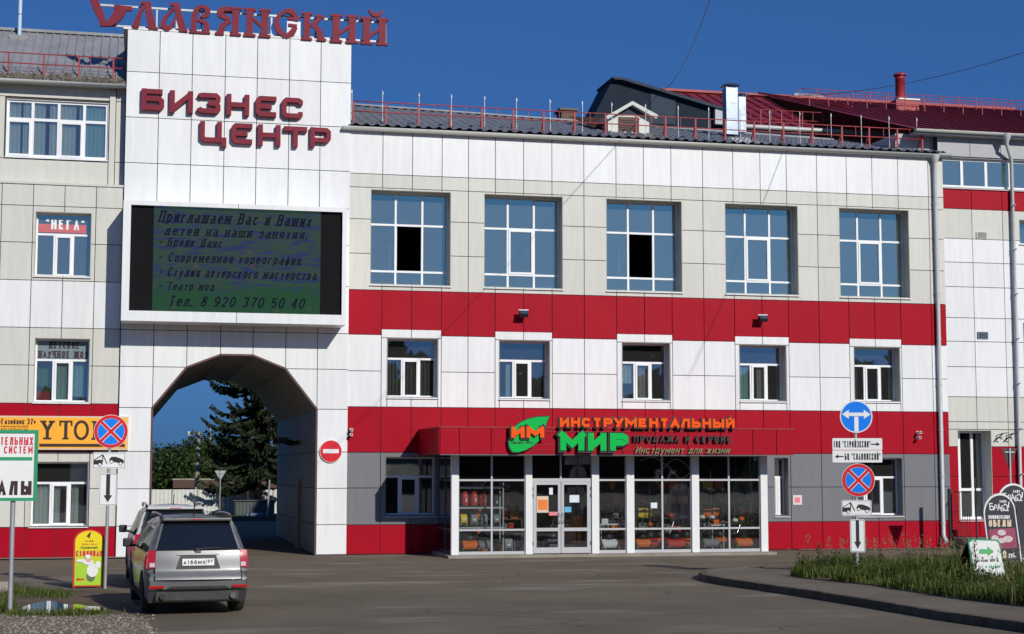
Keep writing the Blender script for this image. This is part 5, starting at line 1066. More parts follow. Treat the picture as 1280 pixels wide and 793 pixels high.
lb = empty('low_building', ((x0+x1)/2, LY, 0), 'long low building with a rusty red fascia behind the white fence', 'building'); B().box(x0, x1, LY+.3, LY+8, 0, z1-.1).build('wall', 'rust_sheet', lb); B().box(x0-.3, x1+.3, LY, LY+8.5, z1-.62, z1-.12).build('fascia', 'louvre', lb); B().box(x0-.35, x1+.35, LY-.05, LY+8.6, z1-.1, z1).build('roof', 'concrete', lb)
# give way sign seen from behind, beyond the arch
def giveway(u, vt, vb, wpx, y, zb, label, mback, mpost):
    x, zt3 = FP(u, vt, y); z3 = FP(u, vb, y)[1]; w = wpx/FPX*(y+50)
    g = empty('give_way_sign', (x, y, zb), label, 'road sign'); B().tube([(x, y, zb), (x, y, zt3)], .03, 8).build('post', mpost, g)
    B().prism([(x-w/2, zt3), (x+w/2, zt3), (x+.02, z3), (x-.02, z3)], y+.035, y+.05).build('plate', mback, g); B().box(x-w*.3, x+w*.3, y-.0, y+.034, zt3-.14, zt3-.1).build('clamp', mpost, g)
giveway(275.5, 588.5, 600, 14, 35.5, .14, 'grey back of a triangular road sign seen through the arch', 'steel_post', 'steel_post')
# trees
mat('bark', (.06, .045, .035), .9, var=.3)
def leafy(x, y, h, r, label, n=2600, tr=.16, seed=1, ls=.16):
    rn = random.Random(seed); t = empty('deciduous_tree', (x, y, 0), label, 'tree', 'green trees behind the white fence'); b = B()
    b.tube([(x, y, 0), (x+.1, y, h*.4), (x, y, h*.8)], [tr, tr*.7, tr*.2], 8)
    cl = []
    for k in range(16):
        a = rn.uniform(0, 6.28); zz = h*rn.uniform(.3, .92); rr = r*math.sqrt(max(.1, 1-((zz/h-.55)/.5)**2))*rn.uniform(.3, .85); c = Vector((x+math.cos(a)*rr, y+math.sin(a)*rr, zz)); cl.append((c, r*rn.uniform(.28, .5))); b.tube([(x, y, zz*.7), tuple(c)], [tr*.3, .02], 5)
    b.build('trunk', 'bark', t); b = B()
    for k in range(n):
        c, s = rn.choice(cl); d = Vector((rn.gauss(0, 1), rn.gauss(0, 1), rn.gauss(0, .8))).normalized()*s*rn.uniform(.6, 1.08); p = c+d; q = Vector((rn.gauss(0, 1), rn.gauss(0, 1), rn.gauss(0, 1))).normalized()*ls; w = q.cross(Vector((rn.gauss(0, 1), rn.gauss(0, 1), rn.gauss(0, 1)))).normalized()*ls*.6
        b.add([p-q, p-w, p+q, p+w], [(0, 1, 2, 3)])
    b.build('crown', 'tree_leaf', t)
for i, (u, v, r, y, lab) in enumerate(((198, 566, 2.6, 66, 'leftmost rounded green tree beyond the arch'), (212, 558, 2.8, 72, 'second green tree from the left beyond the arch'), (228, 572, 2.6, 64, 'low green tree left of the concrete pole'), (243, 562, 3, 76, 'green tree directly behind the concrete pole'),
                                     (262, 546, 2.9, 70, 'tall slim green tree right of the concrete pole'), (278, 560, 3, 68, 'green tree left of and behind the spruce'), (180, 570, 3, 70, 'green tree half hidden by the left pier of the arch'), (300, 566, 3, 74, 'green tree behind the spruce'), (325, 565, 3, 74, 'green tree behind the right side of the spruce'))):
    x, z = FP(u, v, y); leafy(x, y, z, r, lab, seed=i+3)
def spruce(x, y, h, r, label, seed=5):
    rn = random.Random(seed); t = empty('spruce_tree', (x, y, 0), label, 'tree'); b = B(); b.tube([(x, y, 0), (x, y, h*.5), (x, y, h)], [.26, .16, .02], 8); f = B(); z = 1.9
    while z < h-.3:
        L0 = r*(1-(z/h)**1.15)+.15; nb = 9
        for k in range(nb):
            a = rn.uniform(0, 6.28); L = L0*rn.uniform(.65, 1.12); P = []; ca, sa = math.cos(a), math.sin(a); dr = rn.uniform(.28, .5)
            for i in range(8):
                s = i/7; P.append(Vector((x+ca*L*s, y+sa*L*s, z-L*dr*s+L*.42*s*s*s+.1)))
            b.tube([tuple(p) for p in P], [.04*(1-i/8)+.006 for i in range(8)], 4, caps=False)
            side = Vector((-sa, ca, 0))
            for i in range(int(L*34)):
                s = rn.uniform(.12, 1); j = min(6, int(s*7)); p = P[j].lerp(P[j+1], s*7-j); wl = (.5*(1-s)+.12)*rn.uniform(.5, 1.1); sg = rn.choice((-1, 1))
                e = p+side*sg*wl*.75+Vector((ca, sa, 0))*wl*.55+Vector((0, 0, -.28*wl-rn.uniform(0, .16))); d = Vector((0, 0, .035+.02*rn.random())); m_ = (p+e)/2
                f.add([p, m_+d+side*.03, e, m_-d*2.2], [(0, 1, 2, 3)]); nn = Vector((ca, sa, 0))*.045
                f.add([p-nn*.3, m_-nn+Vector((0, 0, -.03)), e, m_+nn], [(0, 1, 2, 3)])
        z += .34
    b.build('trunk', 'bark', t); f.build('branches', 'spruce_needles', t)
sx, sz = FP(321, 640, 41); spruce(sx, 41, 25.5, 3.7, 'large dark spruce seen through the right half of the arch')
# tree belt and houses across the street, behind the viewer (mirrored in the panes)
rn = random.Random(11); b = B()
for k in range(16000):
    x = rn.uniform(-130, 150); hh = 12.6+1.6*math.sin(x*.09)+1.8*math.sin(x*.23+1)+1.5*math.sin(x*.6); z = rn.uniform(.4, max(3, hh)); p = Vector((x, -118+rn.uniform(-3, 3), z)); q = Vector((rn.gauss(0, 1), rn.gauss(0, 1), rn.gauss(0, 1))).normalized()*1.25; w = q.cross(Vector((rn.gauss(0, 1), rn.gauss(0, 1), rn.gauss(0, 1)))).normalized()*1.1; b.add([p-q, p-w, p+q, p+w], [(0, 1, 2, 3)])
b.build('tree_belt', 'tree_leaf', None, 'far belt of trees across the street, mirrored in the panes', 'trees', kind='stuff', origin=(0, -118, .7))
# ============================================================ SHOP PAVILION
SFY = -2.57; AY = -3.62
sh = empty('shop_pavilion', (FP(757, 640, SFY)[0], SFY, 0), 'glazed shop pavilion with white columns under a deep red canopy', 'shop')
ax0 = FP(550, 550, AY)[0]; ax1 = FP(991.5, 550, AY)[0]; az1_ = FP(550, 534.6, AY)[1]; az0_ = FP(550, 569, AY)[1]
b = B(); b.box(ax0+.002, ax1-.002, AY+.035, -.035, az0_+.06, az1_-.02); b.build('canopy_body', 'backing', sh)
b = B(); b.box(ax0, ax1, AY, AY+.04, az0_, az0_+.02); b.box(ax0+.03, ax1-.03, AY+.04, -.04, az0_+.03, az0_+.059); b.build('soffit', 'grey_panel', sh)
cuts = [ax0]+[FP(u, 550, AY)[0] for u in (574, 614, 655, 696, 737, 778, 819, 860, 901, 941, 970.5)]+[ax1]
for a, c in zip(cuts[:-1], cuts[1:]):
    cell_panel(sh, (a, c, az0_+.021, az1_), [], AY+.03, 'red_panel')
for x in (ax0, ax1):
    for k in range(4):
        ya, yb = AY+.03+(-AY-.07)*k/4, AY+.03+(-AY-.07)*(k+1)/4; s = -1 if x == ax0 else 1; B().box(min(x, x+s*.03), max(x, x+s*.03), ya+GAP, yb-GAP, az0_+.03, az1_-.003).build('panel', 'red_panel', sh)
b = B(); b.box(ax0-.03, ax1+.03, AY-.02, -.04, az1_, az1_+.03); b.build('canopy_cap', 'red_metal', sh)
sx0_ = FP(564.2, 640, SFY)[0]; sx1_ = FP(959.4, 640, SFY)[0]; PLZ = .10
B().box(sx0_-.15, sx1_+.15, SFY-.35, -.04, 0, PLZ-.004).build('base_slab', 'concrete', sh)
B().box(sx0_+.1, sx1_-.1, SFY+.12, -.04, PLZ-.003, PLZ+.006).build('floor', 'grey_panel', sh)
colu = [(564.2, 572.9), (656.9, 665.1), (739.8, 748.4), (783.2, 792.4), (864.8, 873.6), (950.9, 959.4)]
cols = []
for a, c in colu:
    x0, x1 = FP(a, 640, SFY)[0], FP(c, 640, SFY)[0]; cols.append((x0, x1)); B().box(x0, x1, SFY-.03, SFY+.17, PLZ, az0_+.03).build('column', 'white_metal', sh)
SZ = lambda v: FP(750, v, SFY)[1]
zT, zM, zB = SZ(600.3), SZ(661.7), SZ(691)
def pane(x0, x1, z0, z1, par, y=SFY+.06, g='glass_shop'):
    b = B(); a1 = random.gauss(0, .002); b.box(x0, x1, y, y+.008, z0, z1); cx = (x0+x1)/2; b.v = [(p[0], p[1]+(p[0]-cx)*a1, p[2]) for p in b.v]; b.build('pane', g, par)
def bay(x0, x1, mull, par=sh):
    t = .055; b = B(); zt_ = az0_+.03
    for z in (zT, zM): b.box(x0, x1, SFY+.03, SFY+.09, z-t/2, z+t/2)
    b.box(x0, x1, SFY+.03, SFY+.09, PLZ, PLZ+.09); b.box(x0, x1, SFY+.03, SFY+.09, zt_-.05, zt_)
    xs = [x0]+[m_ for m_ in mull]+[x1]
    for (za, zb_) in ((PLZ+.09, zM-t/2), (zM+t/2, zT-t/2), (zT+t/2, zt_-.05)):
        b.box(x0, x0+.03, SFY+.032, SFY+.088, za, zb_); b.box(x1-.03, x1, SFY+.032, SFY+.088, za, zb_)
        for m_ in mull: b.box(m_-t/2, m_+t/2, SFY+.032, SFY+.088, za, zb_)
    f = b.build('glazing_frame', 'alu', par)
    for (za, zb_) in ((PLZ+.08, zM), (zM, zT), (zT, zt_-.04)):
        for a, c in zip(xs[:-1], xs[1:]): pane(a+.01, c-.01, za, zb_, f)
X_ = lambda u, v=640: FP(u, v, SFY)[0]
bay(cols[0][1], cols[1][0], [X_(615)]); bay(cols[2][1], cols[3][0], []); bay(cols[3][1], cols[4][0], [X_(828.5)]); bay(cols[4][1], cols[5][0], [X_(912)])
# door bay
dx0, dx1 = cols[1][1], cols[2][0]; zt_ = az0_+.03; b = B(); dm_ = X_(701.5)
b.box(dx0, dx1, SFY+.03, SFY+.1, zT-.05, zT+.05); b.box(dx0, dx0+.05, SFY+.03, SFY+.1, PLZ, zT-.05); b.box(dx1-.05, dx1, SFY+.03, SFY+.1, PLZ, zT-.05); b.box(dm_-.025, dm_+.025, SFY+.03, SFY+.1, zT+.05, zt_)
fr_ = b.build('door_frame', 'alu', sh); pane(dx0, dm_-.025, zT+.05, zt_, fr_); pane(dm_+.025, dx1, zT+.05, zt_, fr_)
mat('poster_cream', (.7, .55, .4), .6); mat('poster_orange', (.8, .2, .03), .5); mat('poster_blue', (.1, .42, .62), .5); mat('poster_pink', (.75, .2, .25), .5); mat('paper', (.7, .74, .8), .6)
for k, (a, c) in enumerate(((dx0+.055, dm_-.008), (dm_+.008, dx1-.055))):
    t = .085; b = B(); z0, z1 = PLZ+.02, zT-.055
    b.box(a, a+t, SFY+.02, SFY+.075, z0, z1); b.box(c-t, c, SFY+.02, SFY+.075, z0, z1); b.box(a+t, c-t, SFY+.02, SFY+.075, z1-t, z1); b.box(a+t, c-t, SFY+.02, SFY+.075, z0, z0+.17); b.box(a+t, c-t, SFY+.02, SFY+.075, zM-.05, zM+.05)
    d = b.build('door', 'alu', sh); pane(a+t-.01, c-t+.01, z0+.16, zM-.04, d, SFY+.045); pane(a+t-.01, c-t+.01, zM+.04, z1-t+.01, d, SFY+.045)
    hx = c-.045 if k == 0 else a+.045; B().tube([(hx, SFY+.02, zM+.18), (hx, SFY-.05, zM+.2), (hx, SFY-.05, zM+.48), (hx, SFY+.02, zM+.5)], .014, 8).build('handle', 'galv', d)
    for zz in (z0+.25, z1-.45, z1-.25): B().tube([(a-.02 if k == 0 else c+.02, SFY+.01, zz), (a-.02 if k == 0 else c+.02, SFY+.01, zz+.1)], .016, 6).build('hinge', 'galv', d)
def sticker(u0_, v0, u1_, v1, m, nm='poster', lines=()):
    r = SR(u0_, v0, u1_, v1, SFY+.04); y = SFY+.04; o = B().box(r[0], r[1], y-.003, y, r[2], r[3]).build(nm, m, sh); return r, o
r, o = sticker(671, 620.5, 685.5, 641, 'poster_cream'); B().box(r[0]+.03, r[1]-.02, SFY+.034, SFY+.036, r[2]+.08, r[3]-.1).build('poster_print', 'poster_orange', o)
sticker(686.2, 640, 698.5, 644.6, 'poster_pink'); sticker(686.5, 610, 691, 618.5, 'paper'); sticker(712, 619, 724, 628.3, 'paper'); sticker(705.6, 633.8, 714, 640.5, 'poster_blue')
sticker(813.5, 628.5, 821.5, 635.5, 'paper')
# side walls
for x, s in ((sx0_, 1), (sx1_, -1)):
    b = B(); yb = -.045
    xa, xb = (x+.03, x+.09) if s == 1 else (x-.09, x-.03)
    for z in (zT, zM): b.box(xa, xb, SFY+.17, yb, z-.03, z+.03)
    b.box(xa, xb, SFY+.17, yb, PLZ, PLZ+.09); b.box(xa, xb, (SFY+yb)/2-.03, (SFY+yb)/2+.03, PLZ+.09, zM-.03); b.box(xa, xb, (SFY+yb)/2-.03, (SFY+yb)/2+.03, zM+.03, zT-.03); b.box(xa, xb, (SFY+yb)/2-.03, (SFY+yb)/2+.03, zT+.03, zt_)
    f = b.build('glazing_frame', 'alu' if s < 0 else 'shed_grey', sh); m_ = (xa+xb)/2
    for (za, zb_) in ((PLZ+.08, zM), (zM, zT), (zT, zt_)):
        for (ya, yc) in ((SFY+.17, (SFY+yb)/2), ((SFY+yb)/2, yb)): B().box(m_-.004, m_+.004, ya, yc, za, zb_).build('pane', 'glass_dark', f)
mat('shade_lining', (.05, .014, .016), .8)  # dark sheet added over the facade panels, shop's dimness put into its colour
B().box(sx0_+.12, sx1_-.12, -.12, -.045, PLZ+.01, az0_+.025).build('shade_lining', 'shade_lining', sh)
# ------------------------------------------------------------ goods in the shop
mat('item_red', (.62, .03, .02), .35, var=.05); mat('item_yellow', (.8, .55, .01), .4, var=.05); mat('item_grey', (.22, .23, .24), .45, var=.1); mat('item_orange', (.85, .16, .01), .4, var=.05); mat('item_white', (.8, .8, .8), .4, var=.05); mat('chrome', (.6, .6, .62), .2, metal=1, var=0)
def at(u, v, y): return FP(u, v, y)
def shelf_rack():
    y = -2.15; x0, x1 = at(573, 640, y)[0], at(629, 640, y)[0]; r = empty('shelf_rack', ((x0+x1)/2, y, PLZ), 'grey steel shelf rack behind the leftmost shop window', 'shelf')
    for x in (x0, x1): 
        for yy in (y, y+.45): B().bar((x, yy, PLZ), (x, yy, at(600, 603, y)[1]), .035).build('upright', 'alu', r)
    zs = []
    for v in (608.5, 634, 659):
        z = at(600, v, y)[1]; zs.append(z); B().box(x0, x1, y-.02, y+.45, z-.05, z).build('shelf', 'alu', r)
    return zs, y
zs, ry = shelf_rack()
def canister(x, y, z, h, w, m, label, group):
    r = empty('canister_vacuum', (x, y, z), label, 'vacuum', group)
    B().lathe((x, y, z+.04), [(w*.38, 0), (w*.5, h*.15), (w*.5, h*.5), (w*.42, h*.72), (w*.2, h*.82)], 16).build('tank', m, r)
    B().lathe((x, y, z+h*.8), [(w*.24, 0), (w*.22, h*.1), (w*.1, h*.14)], 12).build('motor_cap', 'black_plastic', r)
    B().tube([(x-w*.2, y-.02, z+h*.85), (x-w*.1, y-.02, z+h), (x+w*.1, y-.02, z+h), (x+w*.2, y-.02, z+h*.85)], .012, 6).build('handle', 'item_red', r)
    B().box(x+w*.02, x+w*.2, y-w*.52, y-w*.42, z+h*.3, z+h*.52).build('label_plate', 'item_white', r)
    for s in (-1, 1): B().lathe((x+s*w*.3, y-w*.25, z+.03), [(.03, -.015), (.03, .015)], 10, 'x').build('wheel', 'black_plastic', r)
for i, u in enumerate((582.3, 594, 605.2)):
    x = at(u, 633, ry)[0]; canister(x, ry+.16, zs[1], .5 if i < 2 else .43, .23, 'item_red', ('left red canister vacuum on the middle shelf', 'middle red canister vacuum on the middle shelf', 'smaller right red canister vacuum on the middle shelf')[i], 'red canister vacuums on the shelf')
def washer(x, y, z, h, w, m, label, name='pressure_washer', cat='washer', group='upright washers in the window'):
    r = empty(name, (x, y, z), label, cat, group)
    b = B(); b.side([(y-.12, z+.04), (y-.13, z+h*.55), (y-.07, z+h*.8), (y+.1, z+h*.85), (y+.12, z+.04)], x-w/2, x+w/2); b.build('body', m, r, bevel=.02)
    B().box(x-w*.35, x+w*.35, y-.145, y-.125, z+h*.1, z+h*.3).build('grille', 'black_plastic', r); B().box(x-w*.2, x+w*.2, y-.14, y-.125, z+h*.42, z+h*.52).build('label_plate', 'item_white', r)
    for s in (-1, 1): B().lathe((x+s*w*.45, y+.05, z+.06), [(.06, -.02), (.06, .02)], 12, 'x').build('wheel', 'black_plastic', r)
    B().tube([(x-w*.35, y+.08, z+h*.8), (x-w*.3, y+.08, z+h), (x+w*.3, y+.08, z+h), (x+w*.35, y+.08, z+h*.8)], .014, 6).build('handle', 'black_plastic', r)
for i, (u, m_, lab) in enumerate(((580.5, 'item_yellow', 'yellow upright washer at the left of the lower shelf'), (593.5, 'item_grey', 'grey upright washer next to the yellow one'), (606, 'item_grey', 'grey upright washer just left of the window bar'), (621.5, 'item_grey', 'grey upright washer right of the window bar on the lower shelf'))):
    washer(at(u, 658, ry)[0], ry+.16, zs[2], .46, .21, m_, lab)
washer(at(635.5, 692, -2.1)[0], -2.05, PLZ, .56, .25, 'item_grey', 'left grey upright washer on the floor by the first column'); washer(at(647, 692, -2.1)[0], -1.95, PLZ, .52, .2, 'item_grey', 'right grey upright washer on the floor by the first column')
x = at(621.5, 633, ry)[0]; canister(x, ry+.18, zs[1], .34, .18, 'black_plastic', 'small black canister vacuum at the right end of the middle shelf', None)
x = at(604, 609, ry)[0]; r_ = empty('drill', (x, ry+.1, zs[0]), 'dark tool standing on the top shelf', 'tool'); B().lathe((x, ry+.1, zs[0]), [(.1, 0), (.1, .06), (.05, .1), (.05, .26), (.08, .3)], 10).build('body', 'black_plastic', r_); B().box(x+.03, x+.1, ry+.0, ry+.04, zs[0]+.12, zs[0]+.2).build('label_plate', 'item_white', r_)
def mower(x, y, z, L, m, label, group=None, hd=1):
    r = empty('mower', (x, y, z), label, 'mower', group); r.scale = (1.4, 1.3, 1.45)
    b = B(); b.side([(y-.18, z+.1), (y-.2, z+.2), (y-.1, z+.28), (y+.2, z+.28), (y+.25, z+.1)], x-L/2, x+L/2); b.build('deck', m, r, bevel=.03)
    B().lathe((x, y, z+.28), [(.13, 0), (.14, .07), (.09, .15), (.03, .17)], 14).build('engine', 'black_plastic', r); B().lathe((x, y, z+.34), [(.1, 0), (.1, .03)], 12).build('engine_cover', m, r)
    for sx_ in (-1, 1):
        for sy in (-1, 1): B().lathe((x+sx_*L*.5, y+sy*.17, z+.09), [(.09, -.02), (.09, .02)], 14, 'x').build('wheel', 'black_plastic', r)
    B().tube([(x-L*.3, y+.15, z+.25), (x-L*.3+hd*.25, y+.3, z+.75), (x+L*.3+hd*.25, y+.3, z+.75), (x+L*.3, y+.15, z+.25)], .013, 6).build('handle', 'chrome', r)
def fl(u, v=692, y=-2.1): return at(u, v, y)[0]
mower(fl(586), -2.1, PLZ, .34, 'item_orange', 'small orange mower on the floor under the shelves'); mower(fl(606), -2.0, PLZ, .3, 'item_grey', 'dark mower on the floor left of the first window bar')
mower(fl(760), -2.1, PLZ, .36, 'item_white', 'white engine unit on the floor right of the door'); mower(fl(776), -1.9, PLZ, .28, 'item_orange', 'orange mower on the floor left of the fourth column')
mower(fl(803), -2.05, PLZ, .34, 'item_orange', 'orange mower right of the fourth column'); mower(fl(844), -2.1, PLZ, .44, 'item_red', 'red mower in the middle of the fourth window'); mower(fl(888), -2.0, PLZ, .38, 'item_grey', 'dark mower on the floor right of the fifth column'); mower(fl(930), -2.0, PLZ, .42, 'item_orange', 'orange mower in the rightmost shop window')
def trimmer(u, vt, vb, y, m, label, tilt=0, fl_=False):
    x, zt3 = at(u, vt, y); zb3 = at(u, vb, y)[1]; r = empty('grass_trimmer', (x, y, zb3), label, 'trimmer', 'trimmers hanging in the shop windows')
    B().tube([(x, y, zb3+.1), (x+tilt, y, zt3)], .014, 6).build('shaft', 'chrome', r)
    b = B(); b.ball((x, y, zb3+.02), .11, 6, (1, 1, .8)); b.build('engine', m, r); B().box(x-.08, x+.08, y-.11, y-.06, zb3-.08, zb3+.0).build('guard', 'black_plastic', r)
    B().tube([(x-.2+tilt*.5, y-.03, (zt3*.6+zb3*.4)), (x+tilt*.5, y, (zt3*.55+zb3*.45)), (x+.2+tilt*.5, y-.03, (zt3*.6+zb3*.4))], .012, 6).build('handle_bar', 'black_plastic', r)
    for s in (-1, 1): B().box(x-.2*s+tilt*.5-.035, x-.2*s+tilt*.5+.035, y-.05, y-.01, (zt3*.6+zb3*.4)-.02, (zt3*.6+zb3*.4)+.03).build('grip', 'black_plastic', r)
TR = [(813, 608, 657, 'item_orange', 'left'), (838, 606, 646, 'item_red', 'red headed'), (853.5, 612, 648, 'item_white', 'white headed'), (877, 615, 648, 'item_white', 'leftmost white'), (889, 588, 648, 'item_white', 'tall'), (903, 600, 655, 'item_orange', 'orange'), (918, 606, 652, 'item_white', 'pale'), (926, 612, 650, 'item_orange', 'slanted orange'), (941, 598, 650, 'black_plastic', 'black')]
for i, (u, vt, vb, m_, wd_) in enumerate(TR): trimmer(u, vt, vb, -2.0+.1*(i % 2), m_, '%s trimmer hanging in the shop, %s counted from the left' % (wd_, ORD[i]), tilt=random.uniform(-.05, .05)+(.25 if i == 7 else 0))
def chainsaw(x, y, z, m, label):
    r = empty('chainsaw', (x, y, z), label, 'chainsaw', 'chainsaws on the window bench'); b = B(); b.box(x-.14, x+.08, y-.08, y+.08, z, z+.15); b.build('body', m, r, bevel=.02)
    B().box(x+.082, x+.4, y-.01, y+.01, z+.03, z+.1).build('blade', 'chrome', r); B().tube([(x-.1, y, z+.14), (x-.1, y, z+.24), (x+.04, y, z+.24), (x+.06, y, z+.14)], .014, 6).build('handle', 'black_plastic', r)
by = -2.2
for a, c, lab in ((750, 782, 'white window bench right of the door'), (889, 906, 'short white bench in the rightmost window')):
    x0, z = at(a, 655 if a < 800 else 656, by); x1 = at(c, 655, by)[0]; r_ = empty('display_bench', ((x0+x1)/2, by, PLZ), lab, 'bench'); B().box(x0, x1, by, by+.4, z-.04, z).build('board', 'item_white', r_)
    for xx in (x0+.03, x1-.05):
        B().box(xx, xx+.03, by+.02, by+.05, PLZ, z-.04).build('leg', 'alu', r_)
    if a < 800: chainsaw(x0+.2, by+.12, z, 'item_white', 'white chainsaw on the bench right of the door'); chainsaw(x0+.55, by+.28, z, 'black_plastic', 'black chainsaw behind the white one on the bench')
    else: chainsaw(x0+.25, by+.15, z, 'item_orange', 'orange chainsaw on the short bench in the rightmost window')
x, z = at(722, 656, -1.7); r_ = empty('orange_tiller', (x, -1.7, PLZ), 'tall orange tiller standing inside the right door leaf', 'tiller'); B().box(x-.16, x+.13, -1.85, -1.55, PLZ+.75, PLZ+1.1).build('engine_cover', 'item_orange', r_, bevel=.03)
B().box(x+.0, x+.1, -1.75, -1.65, PLZ+.1, PLZ+.75).build('column', 'item_orange', r_); B().lathe((x+.05, -1.7, PLZ+.12), [(.12, -.05), (.12, .05)], 12, 'x').build('wheel', 'black_plastic', r_); B().tube([(x-.1, -1.6, PLZ+1.1), (x-.25, -1.2, PLZ+1.35)], .015, 6).build('handle', 'black_plastic', r_)
b = B(); xa = at(800, 595, -1.6)[0]; P = smooth([(xa+.0, 2.9), (xa+.45, 3.0), (xa+.95, 2.7), (xa+1.3, 2.35), (xa+1.65, 2.6), (xa+1.2, 2.95), (xa+.8, 2.7), (xa+.55, 2.4)], 8); b.tube([(p[0], -1.6, p[1]) for p in P], .016, 6); b.build('cable_loop', 'item_white', None, 'white cable hung in loops high in the fourth window', 'cable')
ri = random.Random(21)
for rk, (ua, ub, nm) in enumerate(((588, 652, 'left'), (750, 782, 'middle'), (795, 862, 'fourth window'), (876, 948, 'right'))):
    yy = -.75; xa, xb = at(ua, 640, yy)[0], at(ub, 640, yy)[0]; rk_ = empty('rear_rack', ((xa+xb)/2, yy, PLZ), 'dark %s rear rack of tool cases inside the shop' % nm, 'shelf', 'rear racks in the shop')
    for zz in (.55, 1.0, 1.45, 1.9):
        B().box(xa, xb, yy-.02, yy+.4, PLZ+zz-.03, PLZ+zz).build('shelf', 'shed_grey', rk_)
    for xx in (xa, xb): B().box(xx-.02, xx+.02, yy-.02, yy+.4, PLZ, PLZ+2.3).build('upright', 'shed_grey', rk_)
    for li, zz in enumerate((.02, .55, 1.0, 1.45, 1.9)):
        x = xa+.08; n = 0
        while x < xb-.2:
            w_, h_ = ri.uniform(.16, .34), ri.uniform(.18, .34); mm_, cn = ri.choice((('item_orange', 'orange'), ('item_red', 'red'), ('black_plastic', 'black'), ('item_grey', 'grey'), ('item_orange', 'orange'), ('item_yellow', 'yellow')))
            if ri.random() < .75 and x+w_ < xb-.04:
                cs = empty('tool_case', (x+w_/2, yy, PLZ+zz), '%s tool case, %s on the %s shelf of the %s rack' % (cn, ORD[n], ('floor', 'lowest', 'second', 'third', 'top')[li], nm), 'tool case', 'tool cases on the rear racks')
                B().box(x, x+w_, yy-.0, yy+.3, PLZ+zz+.002, PLZ+zz+h_).build('case_body', mm_, cs, bevel=.015); B().box(x+w_*.3, x+w_*.7, yy-.02, yy-.001, PLZ+zz+h_*.8, PLZ+zz+h_*.9).build('handle', 'black_plastic', cs); n += 1
            x += w_+ri.uniform(.02, .1)
for i, (u, mm_, lab) in enumerate(((812, 'item_red', 'red mower behind the orange one right of the fourth column'), (826, 'item_orange', 'orange mower beside the bar of the fourth window'), (857, 'item_orange', 'orange mower against the fifth column'), (902, 'item_orange', 'orange mower beside the short bench'), (917, 'item_red', 'red mower behind the last window bar'), (944, 'item_red', 'red mower in the far right corner of the shop'), (690, 'item_grey', 'dark mower behind the left door leaf'), (755, 'item_orange', 'orange mower at the back behind the white engine unit'))):
    mower(at(u, 690, -1.55)[0], -1.55+.15*(i % 2), PLZ, .34, mm_, lab)
# added dark lining makes the shop's back look dim: ceiling of the shop is the canopy soffit

# ------------------------------------------------------------ shop sign
mat('led_orange', (.90, .10, .005), .6, var=.0, spec=.15); mat('led_green', (.0, .46, .07), .6, var=0, spec=.15); mat('black_side', (.008, .008, .009), .5, var=0); mat('sign_olive', (.20, .19, .10), .5, var=0)
GY = AY-.1
def block_letters(s, rect, root, face, y, depth, w, pad=.02, shift=.0):
    x0, x1, z0, z1 = rect; H = z1-z0
    for ch, a, c in lay(s, x0, x1, .13):
        b = B(); put_glyph(b, ch, a-pad-shift*.7, c+pad, z0-pad-shift, H+pad*2+shift, y-depth, depth, w*H+pad*1.4, dy=.002); o = b.build('letter', 'black_side', root)
        b = B(); put_glyph(b, ch, a, c, z0, H, y-depth-.03, .014, w*H, dy=.002); b.build('letter_face', face, o)
sg = empty('shop_sign', (FP(760, 560, GY)[0], AY, az0_), 'shop sign with a green leaf emblem and orange and green block letters', 'sign')
def quadletters(s, u0_, u1_, v0, v1, face, w, pad, shift): block_letters(s, SR(u0_, v0, u1_, v1, GY), sg, face, GY+.1-.02, .13, w, pad, shift)
quadletters('ИНСТРУМЕНТАЛЬНЫЙ', 699, 917, 523.2, 534.6, 'led_orange', .30, .018, .03)
quadletters('МИР', 699.5, 784.5, 541.5, 563.5, 'led_green', .35, .03, .04)
words('ПРОДАЖА И СЕРВИС', SR(792, 545, 914, 553, GY), GY+.05, 'black_side', sg, depth=.08, w=.24)
words('Инструмент для жизни', SR(794, 558.5, 914, 567, GY), GY+.05, 'sign_olive', sg, depth=.04, w=.13, shear=.35, gap=.18)
def leafpoly(g=0):
    pts = [(686, 521), (672, 521.5), (660, 524), (650, 528.5), (643, 534.5), (637.5, 543), (635.6, 552), (637, 560), (640.5, 565), (648, 565.2), (657, 562.5), (666, 557.5), (674, 550.5), (679, 541), (681.5, 533), (683.5, 526)]
    c = (660, 544); return [FP(c[0]+(u-c[0])*(1+g*.06), c[1]+(v-c[1])*(1+g*.06), GY) for u, v in pts]
B().prism(leafpoly(1), GY-.03, GY+.09).build('leaf_back', 'black_side', sg); B().prism(leafpoly(0), GY-.042, GY-.031).build('leaf_emblem', 'led_green', sg)
for s, u0_, u1_ in (('И', 638, 654.5), ('М', 657, 679)):
    r = SR(u0_, 533.5, u1_, 547.5, GY); H = r[3]-r[2]; b = B(); put_glyph(b, s, r[0]-.04, r[1]+.02, r[2]-.06, H+.09, GY-.095, .05, H*.42, dy=.002); o = b.build('letter', 'black_side', sg); b = B(); put_glyph(b, s, r[0], r[1], r[2], H, GY-.12, .012, H*.36, dy=.002); b.build('letter_face', 'led_orange', o)
words('Работаем с 1994 г.', SR(638.5, 551.2, 667, 555.2, GY), GY-.043, 'black_side', sg, w=.2)
b = B()
for v in (540, 556, 563): a = FP(640, v, GY+.1); c = FP(917, v-.5, GY+.1); b.bar((a[0], GY+.085, a[1]), (c[0], GY+.085, c[1]), .012)
b.build('mounting_rail', 'red_metal', sg, kind='stuff')
